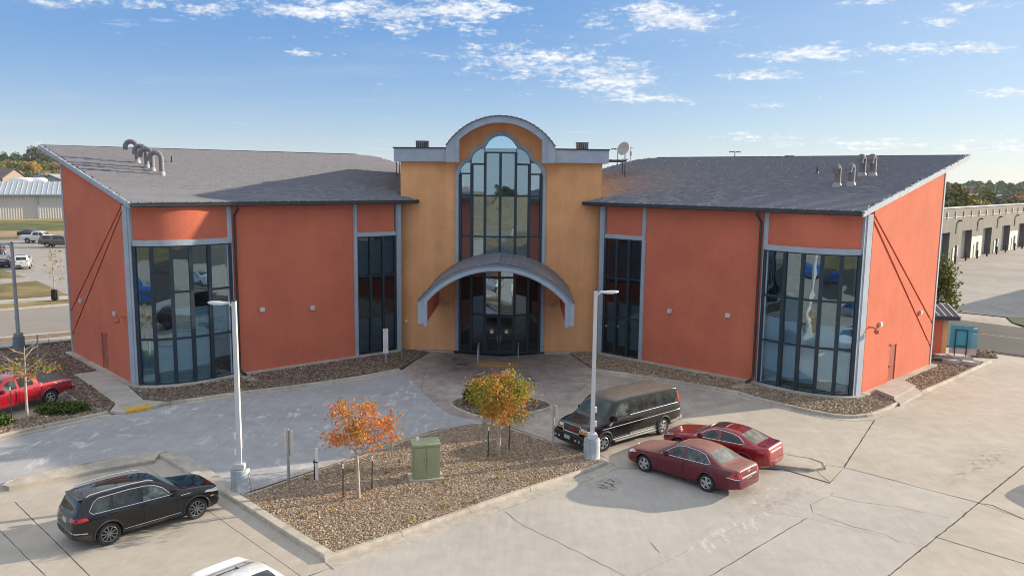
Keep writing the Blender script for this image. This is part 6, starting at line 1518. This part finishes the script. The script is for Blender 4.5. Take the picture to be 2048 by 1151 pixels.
b = MB(); b.slab([(-.15, 0, .75), (W_ + .25, 0, .75), (W_ + .25, 0, 2.3), (-.15, 0, 2.3)], (0, .04, 0)); b.build('board', mat('blue board', (.05, .33, .44), .45, var=.1), t)
b = MB(); b.slab([(-.15, -.006, .42), (W_ + .25, -.006, .42), (W_ + .25, -.006, .85), (-.15, -.006, .72)], (0, .05, 0)); b.build('pale_panel', mat('pale board', (.52, .47, .45), .5, var=.1), t)
b = MB(); b.slab([(W_ - .1, -.007, .85), (W_ + .25, -.007, .85), (W_ + .25, -.007, 1.75), (W_ - .1, -.007, 1.7)], (0, .005, 0)); b.build('light_blue_panel', mat('light blue board', (.14, .38, .48), .45), t)
for z, w_ in ((1.78, .26), (2.12, .28), (2.2, .2)): b = MB(); b.slab([(W_ + .22 - w_, -.008, z), (W_ + .22, -.008, z), (W_ + .22, -.008, z + .05), (W_ + .22 - w_, -.008, z + .05)], (0, .006, 0)); b.build('print_bar', M_WHITE, t)
for x in (.18, W_ * .72): b = MB(); b.beam((x, -.06, 0), (x, -.06, 2.05), .06, .06); b.build('post', M_BLACK, t)
b = MB(); b.beam((.18, -.07, 2.0), (W_ * .72, -.07, 2.0), .05, .05); b.beam((.18, -.07, .95), (W_ * .72, -.07, .95), .05, .05); b.build('brace', M_BLACK, t)
M_STONE = mat('pale flat stone', (.44, .43, .41), .8, var=.25, vscale=2, bump=.6, bscale=12)
for i, (x, y, L, lab) in enumerate(((1885, 714, 1.0, 'flat pale stone beside the small enclosure'), (1918, 719, 1.5, 'flat pale stone under the blue board posts'), (1905, 725, 1.2, 'flat pale stone in front of the left board post'), (1938, 728, 1.3, 'flat pale stone nearest the kerb by the blue board'))):
    q = at(x, y, .1); b = MB(); n = 9; pl = [(L * .5 * math.cos(2 * math.pi * k / n) * rr.uniform(.85, 1.1), .3 * math.sin(2 * math.pi * k / n) * rr.uniform(.85, 1.1)) for k in range(n)]; b.prism(pl, 0, .2)
    o = b.build('flat_stone', M_STONE, bevel=.03); o.location = q; o.rotation_euler = (0, 0, -.2 - .1 * i); tag(o, lab, 'stone', 'flat stones by the blue board')
# ------------------------------------------------------------------ dock building on the right
def on_line(x, A, B, y=500):
    "distance along the plan line A-B at which a pixel column meets it"
    d = ray(x, y); P = Vector((0, 0)); u = (B - A); v = Vector((d.x, d.y)); den = u.x * v.y - u.y * v.x; w_ = P - A
    return (w_.x * v.y - w_.y * v.x) / den * u.length
A, Bp = at(1880, 528).to_2d(), at(2040, 495).to_2d(); dd = (Bp - A).normalized(); an = math.atan2(dd.y, dd.x)
DK = thing('dock_building', 'long grey warehouse with a row of white dock doors on the right', 'building', (A.x, A.y, 0), an)
M_DKW = mat('ribbed grey wall', (.135, .135, .125), .8, var=.12, vscale=.4, streak=.12); M_DKD = mat('white dock door', (.62, .60, .55), .6, var=.06)
H = 7.9; s0, s1 = -28, 75
ops = []
for a, c, kind in ((1842, 1858, 'd'), (1875, 1897, 'd'), (1921, 1941, 'd'), (1941.5, 1962, 'w'), (1963, 1980, 'd'), (2000, 2016, 'd'), (2016.5, 2032, 'w'), (2033, 2047, 'd'), (2066, 2078, 'd'), (2092, 2104, 'd')):
    ops.append((on_line(a, A, Bp), on_line(c, A, Bp), kind))
b = MB(); x = s0
for a, c, kd in ops:
    if a > x + .02: b.box(((x + a) / 2, .6, 2.2), (a - x, 1.2, 4.4))
    x = max(x, c)
b.box(((x + s1) / 2, .6, 2.2), (s1 - x, 1.2, 4.4)); b.box(((s0 + s1) / 2, .6, (4.4 + H) / 2), (s1 - s0, 1.2, H - 4.4)); b.box(((s0 + s1) / 2, 11, 3.1), (s1 - s0, 19.5, 6.2)); b.build('wall', M_DKW, DK)
def slat_door(a, c, z1, y):
    b = MB(); b.box(((a + c) / 2, y, z1 / 2), (c - a - .02, .1, z1)); D = b.build('dock_door', M_DKD, DK)
    for k in range(1, 6): b = MB(); b.box(((a + c) / 2, y - .055, z1 * k / 6), (c - a - .1, .02, .04)); b.build('panel_seam', M_STEEL, D)
    b = MB(); b.box(((a + c) / 2 - .3, y - .06, 1.5), (.5, .03, .35)); b.build('pane', M_BLACK, D)
for a, c, kd in ops: slat_door(a, c, 4.38 if kd == 'd' else 3.3, .95 if kd == 'd' else .05)
for a, c, kd in ops:
    if kd == 'w': b = MB(); b.box(((a + c) / 2, .6, 3.87), (c - a, 1.19, 1.08)); b.build('wall', M_DKW, DK)
    if kd == 'd':
        for e in (a - .35, c + .35): b = MB(); b.tube([(e, -.9, 0), (e, -.9, 1.25)], .13, 8); b.build('bollard', M_BLACK, DK)
b = MB(); b.box(((s0 + s1) / 2, -.04, H - 1.35), (s1 - s0, .07, .06)); b.box(((s0 + s1) / 2, .55, H + .03), (s1 - s0, 1.4, .07)); b.build('parapet_rail', M_POLE, DK)
for i in range(26): b = MB(); b.beam((s0 + 2 + i * 3.9, -.08, H - .55), (s0 + 2 + i * 3.9, -.08, H - 1.5), .22, .12, up=(0, 1, 0)); b.build('rail_bracket', M_POLE, DK)
for x_ in (1909, 1951, 1990, 2024): 
    q = on_line(x_, A, Bp); b = MB(); b.box((q, -.03, 4.9), (.55, .08, 1.5)); b.build('window', M_CGLASS, DK); b = MB(); b.box((q + 1.1, -.25, 6.0), (.5, .4, .2)); b.build('wall_light', M_BLACK, DK)
for x_ in (1906, 1948, 1987, 2022):
    q = on_line(x_, A, Bp); b = MB(); b.box((q, -.05 , 1.1), (.8, .1, 2.0)); b.build('entry_door', M_POLE, DK); b = MB(); b.box((q + 1.5, -.12, 1.3), (.5, .15, 2.2)); b.build('dock_ladder', M_STEEL, DK)

# ------------------------------------------------------------------ white shed on the left
A2, B2 = at(-90, 438.5).to_2d(), at(131, 436.3).to_2d(); dd = (B2 - A2).normalized(); an = math.atan2(dd.y, dd.x); Ls = (B2 - A2).length + 30
SH = thing('metal_shed', 'long white corrugated metal shed with a ribbed roof beyond the far left lot', 'building', (A2.x, A2.y, 0), an)
def rib_mat():
    m, t, b = base_mat('corrugated white wall'); co = t.new('ShaderNodeTexCoord').outputs['Object']
    wv = t.new('ShaderNodeTexWave', {'Vector': t.mapping(co, (1, 0, 0)), 'Scale': .55, 'Distortion': 0.0}, wave_type='BANDS', bands_direction='X').outputs[1]
    b.inputs['Base Color'].default_value = (.56, .55, .52, 1); b.inputs['Roughness'].default_value = .5
    bn = t.new('ShaderNodeBump', {'Strength': 1.0, 'Distance': .12, 'Height': wv}); t.put(b.inputs['Normal'], bn.outputs[0]); return m
b = MB(); b.box((Ls / 2, 9, 3.0), (Ls, 18, 6.0)); b.build('wall', rib_mat(), SH)
M_SHR = mat('shed roof', (.36, .42, .47), .45, metal=.3, var=.08)
b = MB(); b.slab([(-.5, -.6, 6.02), (Ls + .5, -.6, 6.02), (Ls + .5, 9, 9.1), (-.5, 9, 9.1)], (0, 0, .12)); b.slab([(-.5, 18.6, 6.02), (Ls + .5, 18.6, 6.02), (Ls + .5, 9, 9.1), (-.5, 9, 9.1)], (0, 0, .121)); RS = b.build('roof', M_SHR, SH)
rb = MB(); rb.beam((0, -.6, 6.18), (0, 9, 9.26), .1, .12); rbm = rb.mesh('rib', M_POLE)
for i in range(int(Ls / 1.15)): o = link('rib', rbm, RS); o.location = (.3 + i * 1.15, 0, 0)
b = MB(); b.beam((-.5, -.68, 5.95), (Ls + .5, -.68, 5.95), .2, .28); b.build('gutter', M_TRIM, SH)
for x_ in (-20, 76): q = on_line(x_, A2, B2, 420); b = MB(); b.box((q, -.12, 3), (.28, .22, 6)); b.build('downspout', M_TRIM, SH)
# hip-roofed small block half hidden behind the left wing
b_ = at(126, 478); t = thing('dark_shed', 'dark grey shed corner showing behind the left edge of the building', 'shed', (b_.x + 1.9, b_.y + 6, 0)); bb = MB(); bb.box((0, 0, 3.1), (5, 5, 6.2)); bb.build('wall', mat('dark shed wall', (.05, .055, .06), .8), t); bb = MB(); bb.prism([(-2.9, -2.9), (2.9, -2.9), (2.9, 2.9), (-2.9, 2.9)], 6.2, lambda p: 6.6 + .15 * (p[1] + 2.9)); bb.build('roof', M_DARKMETAL, t)

# ------------------------------------------------------------------ hillside town on the far left
HILL = struct(link('hill', None))
def hill_z(x, y):
    d = math.hypot(x, y); return max(0.0, (d - 330) * .038) if x < 60 else max(0.0, (d - 900) * .004)
vs = []; fs = []; nx, ny = 40, 16
for j in range(ny):
    for i in range(nx):
        a = math.radians(-62 + i * (62 - 8) / (nx - 1)); d = 325 + j * 36; x, y = d * math.sin(a), d * math.cos(a); vs.append((x, y, hill_z(x, y) - .2 + (random.uniform(-.4, .4) if j else -.3)))
for j in range(ny - 1):
    for i in range(nx - 1): fs.append((j * nx + i, j * nx + i + 1, (j + 1) * nx + i + 1, (j + 1) * nx + i))
b = MB(); b.add(vs, fs); bpy.data.objects.remove(HILL); struct(b.build('hill', M_GRASSG, recalc=False, smooth=180))
def far_pt(x, dist):
    d = ray(x, 350); k = dist / math.hypot(d.x, d.y); return Vector((d.x * k, d.y * k, hill_z(d.x * k, d.y * k)))
def crown_mesh(name, n, leaf, m, seed, w=1.0, knobs=16):
    r = np.random.default_rng(seed); C = []
    for k in range(knobs):
        v = r.normal(size=3); v /= np.linalg.norm(v); c = v * np.array([.62, .62, .55]) * r.uniform(.55, 1.0); C.append((c, r.uniform(.24, .42)))
    P = []
    for i in range(n):
        c, rad = C[i % knobs]; v = r.normal(size=3); v /= np.linalg.norm(v); P.append(c + v * rad * r.uniform(.75, 1.05))
    return leaf_mesh(name, np.array(P) * np.array([w, w, 1]), leaf, m)
PAL = [island_mat('far dark green crown', [(.06, .095, .05), (.09, .13, .06), (.12, .16, .07)], .9), island_mat('far olive crown', [(.15, .175, .05), (.22, .23, .07), (.30, .28, .09)], .9),
       island_mat('far gold crown', [(.45, .32, .07), (.58, .40, .09), (.48, .30, .08)], .9), island_mat('far tan crown', [(.30, .20, .09), (.40, .27, .13), (.25, .19, .08)], .9), island_mat('far grey green crown', [(.14, .155, .09), (.20, .20, .12), (.12, .14, .07)], .9)]
CR = [[crown_mesh('crown', 2400, .115, m, 10 * i + k, w=(.9, 1.15)[k]) for k in range(2)] for i, m in enumerate(PAL)]
tb = MB(); tb.tube([(0, 0, 0), (.05, 0, .5), (0, .03, 1)], [.06, .045, .02], 6); TRM = tb.mesh('trunk', M_BARKD)
def far_tree(p, h, wd, pal, label, grp, low=.45):
    t = thing('broadleaf_tree', label, 'tree', tuple(p), random.uniform(0, 6), grp)
    o = link('trunk', TRM, t); o.scale = (h * .5, h * .5, h * .75)
    c = link('crown', random.choice(CR[pal]), t); c.location = (0, 0, h * (low + (1 - low) / 2)); c.scale = (wd, wd, h * (1 - low) / 2 * 1.05); c.rotation_euler = (0, 0, random.uniform(0, 6))
    return t
KL = ['dark green tree along the hilltop behind the left shed', 'olive green tree on the hillside behind the left shed', 'golden autumn tree on the hillside behind the left shed', 'tan autumn tree on the hillside behind the left shed']
for i in range(34): far_tree(far_pt(-70 + i * 7.2 + random.uniform(-3, 3), random.uniform(690, 760)), random.uniform(8, 12), random.uniform(4.5, 6), 0, KL[0], 'dark trees along the hilltop', .15)
for i in range(30):
    k = random.choice((1, 1, 2, 3)); far_tree(far_pt(-60 + i * 7.5 + random.uniform(-4, 4), random.uniform(560, 650)), random.uniform(7, 10), random.uniform(4, 5.5), k, KL[k], 'autumn trees on the hillside', .12)
for i in range(22):
    k = random.choice((1, 1, 2, 0)); far_tree(far_pt(-60 + i * 10 + random.uniform(-4, 4), random.uniform(440, 540)), random.uniform(4.5, 7), random.uniform(2.8, 4.2), k, ['dark green bush among the far houses', 'olive bush among the far houses', 'golden bush among the far houses'][k], 'bushes among the far houses', .08)
far_tree(far_pt(76, 690), 19, 6.5, 4, 'tall thin crowned tree rising above the far hilltop', None, .35)
def house(label, x, dist, w_, d_, h, rh, wall, roof, rz=0.3, gable=True):
    p = far_pt(x, dist); t = thing('house', label, 'house', tuple(p), rz)
    b = MB(); b.box((0, 0, h / 2 - .5), (w_, d_, h + 1)); b.slab([(-w_ / 2, -d_ / 2, h), (-w_ / 2, d_ / 2, h), (-w_ / 2, 0, h + rh * .93)], (.2, 0, 0)); b.slab([(w_ / 2, -d_ / 2, h), (w_ / 2, d_ / 2, h), (w_ / 2, 0, h + rh * .93)], (-.2, 0, 0)); b.build('wall', wall, t)
    b = MB()
    for s in (-1, 1): b.slab([(-w_ / 2 - .5, s * (d_ / 2 + .6), h - .2), (w_ / 2 + .5, s * (d_ / 2 + .6), h - .2), (w_ / 2 + .5, 0, h + rh), (-w_ / 2 - .5, 0, h + rh)], (0, 0, .25 + .001 * s))
    b.build('roof', roof, t)
    for k in range(max(2, int(w_ / 5))): b = MB(); b.box((-w_ / 2 + (k + .5) * w_ / max(2, int(w_ / 5)), -d_ / 2 - .03, h * .55), (1.3, .1, 1.3)); b.build('window', M_CGLASS, t)
    for k in (-1, 1): b = MB(); b.box((w_ / 2 + .03, k * d_ * .22, h * .5), (.1, 1.3, 1.4)); b.build('window', M_CGLASS, t)
    return t
HW = mat('house cream', (.52, .48, .42), .8); HT = mat('house tan', (.40, .31, .24), .8); HR = mat('house brown roof', (.16, .13, .12), .85, var=.2); HB = mat('house blue roof', (.05, .13, .27), .6); HG = mat('house grey roof', (.28, .30, .31), .7)
house('brown roofed tan house at the left edge of the hillside', 12, 430, 14, 11, 5, 4.2, HT, HR, -.5); house('cream gabled hall with a blue roof on the hillside', 84, 420, 17, 13, 4, 3.2, HW, HB, -.95)
house('long pale house right of the blue roofed hall', 118, 470, 16, 9, 4, 1.6, HW, HG, .1); house('grey gabled shed just beyond the white metal shed', 118, 290, 15, 12, 8.2, 2.6, HG, HG, -1.4)
house('low white house left of the blue roofed hall', 22, 400, 8, 6, 2.8, 1.2, HW, HW, .3)
for x, lab in ((41, 'white storage tank left of the pair behind the shed'), (70, 'white storage tank right of the pair behind the shed')):
    p = far_pt(x, 262); t = thing('storage_tank', lab, 'tank', tuple(p)); b = MB(); pr = [(.001, -3.2), (1.2, -3.0), (1.5, -2.6), (1.5, 2.6), (1.2, 3.0), (.001, 3.2)]
    c = MB(); c.lathe([(r * 1.0, hh) for r, hh in pr], 16); R = Matrix.Rotation(math.pi / 2, 3, 'Y'); b.add([R @ Vector(v) + Vector((0, 0, 8.6)) for v in c.v], c.f); b.build('tank', M_WHITE, t, smooth=40)
    b = MB(); b.box((-1.8, 0, 3.6), (.5, 1.4, 7.6)); b.box((1.8, 0, 3.6), (.5, 1.4, 7.6)); b.build('legs', M_STEEL, t)

# ------------------------------------------------------------------ trees and horizon on the right
TR = [(1898, 205, 12.5, 6.5, 1), (1912, 215, 10.5, 5.5, 1), (1888, 235, 11, 6, 0), (1936, 225, 9.8, 6.5, 2), (1952, 235, 9.0, 5.5, 2), (1964, 250, 10.8, 6, 1), (1982, 240, 8.2, 6.0, 4), (1999, 245, 8.8, 6.5, 4), (2016, 240, 7.6, 6, 4), (2034, 235, 8.0, 6.5, 4), (2052, 235, 8.5, 7, 4), (1925, 260, 9, 6, 1), (1975, 228, 6.5, 5, 2), (2070, 240, 8, 7, 4), (1873, 215, 11, 6, 1), (1990, 270, 9, 7, 4), (2042, 270, 9, 8, 3), (1850, 220, 11, 6, 1)]
NM = ['dark green tree behind the dock building', 'broad green tree behind the left part of the dock building', 'golden yellow tree behind the dock building', 'rusty brown tree behind the dock building', 'grey green tree behind the right part of the dock building']
LB = ['tall dark leafy green tree next to the wall end, behind the dock building', 'broad green tree right of the tall dark one behind the dock building', 'dark tree set back behind the two green trees by the wall end', 'golden yellow tree right of the broad green tree behind the dock roof', 'smaller golden tree touching the yellow one behind the dock roof', 'pointed green tree rising over the golden trees behind the dock roof', 'low grey green tree right of the golden trees', 'round grey green tree over the middle of the visible dock roof', 'low silvery bush over the dock roof near the right edge', 'wide grey green tree over the dock roof close to the right edge', 'grey green tree cut by the right edge above the dock roof', 'olive tree set back between the green and golden trees', 'low golden shrub in front of the golden trees behind the dock', None, None, 'grey green tree set back behind the low silvery bush', 'rusty brown tree set back at the right edge', None]
for (x, d, h, wd, k), lb in zip(TR, LB): far_tree(far_pt(x, d), h, wd, k, lb or NM[k], 'trees behind the dock building', .1)
for i in range(16): far_tree(far_pt(1880 + i * 14 + random.uniform(-5, 5), random.uniform(330, 460)), random.uniform(6, 9), random.uniform(4, 6), random.choice((1, 3, 4, 4)), 'smaller tree in the middle distance on the right', 'middle distance trees on the right', .1)
n = 60000; th_ = RNG.uniform(-.05, .95, n); dist = RNG.uniform(880, 1250, n); z = RNG.uniform(0, 1, n) ** .8 * np.interp(th_, np.linspace(-.06, .96, 260), RNG.uniform(7.5, 14, 260) + RNG.exponential(1.2, 260)) 
stuff(tag(link('far_wood', leaf_mesh('far_wood', np.stack([np.sin(th_) * dist, np.cos(th_) * dist, z], 1), 2.3, PAL[0])), 'dark wooded skyline far away on the right', 'wood'))
MBS = mat('magenta store wall', (.55, .10, .42), .7)
def far_block(label, x, dist, w_, h, m, z=0.0):
    p = far_pt(x, dist); t = thing('store_building', label, 'building', (p.x, p.y, z), -.5); b = MB(); b.box((0, 0, h / 2), (w_, 20, h)); b.build('wall', m, t)
    b = MB(); b.box((0, 0, h + .25), (w_ + 1, 21, .5)); b.build('roof', HG, t); return t
far_block('magenta store front far off on the right skyline', 1902, 620, 26, 8.5, MBS); far_block('low pale warehouse far off on the right', 1962, 560, 40, 4.5, HG); far_block('low blue grey building far off at the right edge', 2010, 520, 34, 4.5, mat('far blue wall', (.2, .26, .34), .7)); far_block('brown low building at the right edge of the skyline', 2052, 420, 38, 4.5, HT)
# tall light masts beyond the building
def mast(label, x, ytop, dist, n=2, cat='light mast', grp=None):
    d = ray(x, ytop); k = dist / math.hypot(d.x, d.y); p = CO + d * k
    t = thing('light_mast', label, cat, (p.x, p.y, 0), 0, grp); b = MB(); b.tube([(0, 0, 0), (0, 0, p.z)], [.22, .1], 8); b.build('pole', M_STEEL, t)
    b = MB(); b.beam((-.9, 0, p.z), (.9, 0, p.z), .08, .08); b.build('crossarm', M_STEEL, t)
    for q in (-.85, -.4, .4, .85)[:2 * n]: b = MB(); b.box((q, 0, p.z - .1), (.32, .32, .14)); b.build('lamp_head', M_DARKMETAL, t)
mast('thin light mast just left of the rooftop dish', 1236, 297, 120); mast('thin light mast standing behind the right wing roof', 1470, 303, 150); mast('tip of a light mast behind the middle of the right roof', 1579, 311, 190); mast('curved far light pole on the right skyline', 1991, 369, 330, 1)
# ------------------------------------------------------------------ what the glass mirrors: the ground behind the viewer
struct(sheet('lawn_rear', [(-70, -50), (70, -50), (70, -25.2), (-70, -25.2)], .02, M_GRASS)); struct(sheet('road_rear', [(-300, -64), (300, -64), (300, -50.2), (-300, -50.2)], .0, M_ROADTAN)); struct(sheet('field_rear', [(-400, -390), (400, -390), (400, -64.2), (-400, -64.2)], .01, M_TAN))
M_TARP = mat('blue tarp', (.015, .12, .42), .4, var=.3, vscale=1.5, bump=.8, bscale=3, bdist=.1)
for i, (x, y, L, rz) in enumerate(((-30, 14, 9, .3), (-38, 8, 9, .5), (-27, 7, 8, .2), (31, 14, 9, -.4), (38, 9, 9, -.2), (2, -8, 8, .1), (-8, -12, 6, .8))):
    b = MB(); n = 12; vs = []
    for k in range(n + 1):
        u = k / n; w_ = 1.25 * math.sin(math.pi * min(1, .12 + u * .95)) ** .5; h_ = 1.9 + .5 * math.sin(u * 9) * .3 - .6 * (2 * u - 1) ** 2
        for a, z in ((-1, .5), (-1, h_ * .7), (-.35, h_), (.35, h_), (1, h_ * .7), (1, .5)): vs.append((L * (u - .5), w_ * a, z))
    b.add(vs, [(k * 6 + q, k * 6 + q + 1, k * 6 + 7 + q, k * 6 + 6 + q) for k in range(n) for q in range(5)] + [tuple(range(6)), tuple(n * 6 + q for q in range(6))])
    t = thing('covered_boat', 'boat under a blue tarp on a trailer behind the viewpoint', 'boat', (x, y, 0), rz, 'tarped boats behind the viewpoint'); b.build('tarp', M_TARP, t, smooth=60)
    for s in (-1, 1): c = MB(); c.lathe([(.32, -.1), (.32, .1)], 14, axis='y', c=(.3, s * 1.0, .32)); c.build('wheel', M_TYRE, t)
for i in range(18): far_tree(Vector((-170 + i * 20 + random.uniform(-6, 6), -230 + random.uniform(-15, 15), 0)), random.uniform(7, 10), random.uniform(6, 9), 0, 'dark tree in the row behind the viewpoint', 'trees behind the viewpoint', .1)

# the warehouse out of view on the right that shades the yard, and the car whose shadow reaches the right edge
a = at(1900, 618).to_2d(); b2 = at(2048, 580).to_2d(); e = (b2 - a).normalized(); o2 = Vector((SDIR.x, SDIR.y)).normalized() * (8.0 / math.tan(SUN_EL)); q = Vector((e.y, -e.x))
t = thing('warehouse', 'plain grey warehouse outside the view that shades the yard', 'building', (a.x + o2.x, a.y + o2.y, 0), math.atan2(e.y, e.x))
b = MB(); b.box((24, -9, 3.9), (48, 18, 7.8)); b.build('wall', M_DKW, t); b = MB(); b.box((24, -9, 7.92), (48.6, 18.6, .2)); b.build('roof', HG, t)
s_ = at(2030, 1046); make_car('parked_car', 'white saloon outside the right edge whose shadow reaches into view', 'car', REG, WHITEP, (s_.x + 5.6, s_.y + 2.2, .004), DEG(128))

# ------------------------------------------------------------------ the air: a thin even haze that pales the far trees
b = MB(); b.box((0, 420, 22), (3400, 2300, 50)); hz_ = stuff(b.build('haze', M_WHITE))
hm = bpy.data.materials.new('haze air'); hm.use_nodes = True; ht = NT(hm.node_tree); ht.n.clear()
pv = ht.new('ShaderNodeVolumePrincipled', {'Color': (.86, .91, 1.0), 'Density': HAZE}); ht.new('ShaderNodeOutputMaterial', {1: pv.outputs[0]})
hz_.data.materials.clear(); hz_.data.materials.append(hm)
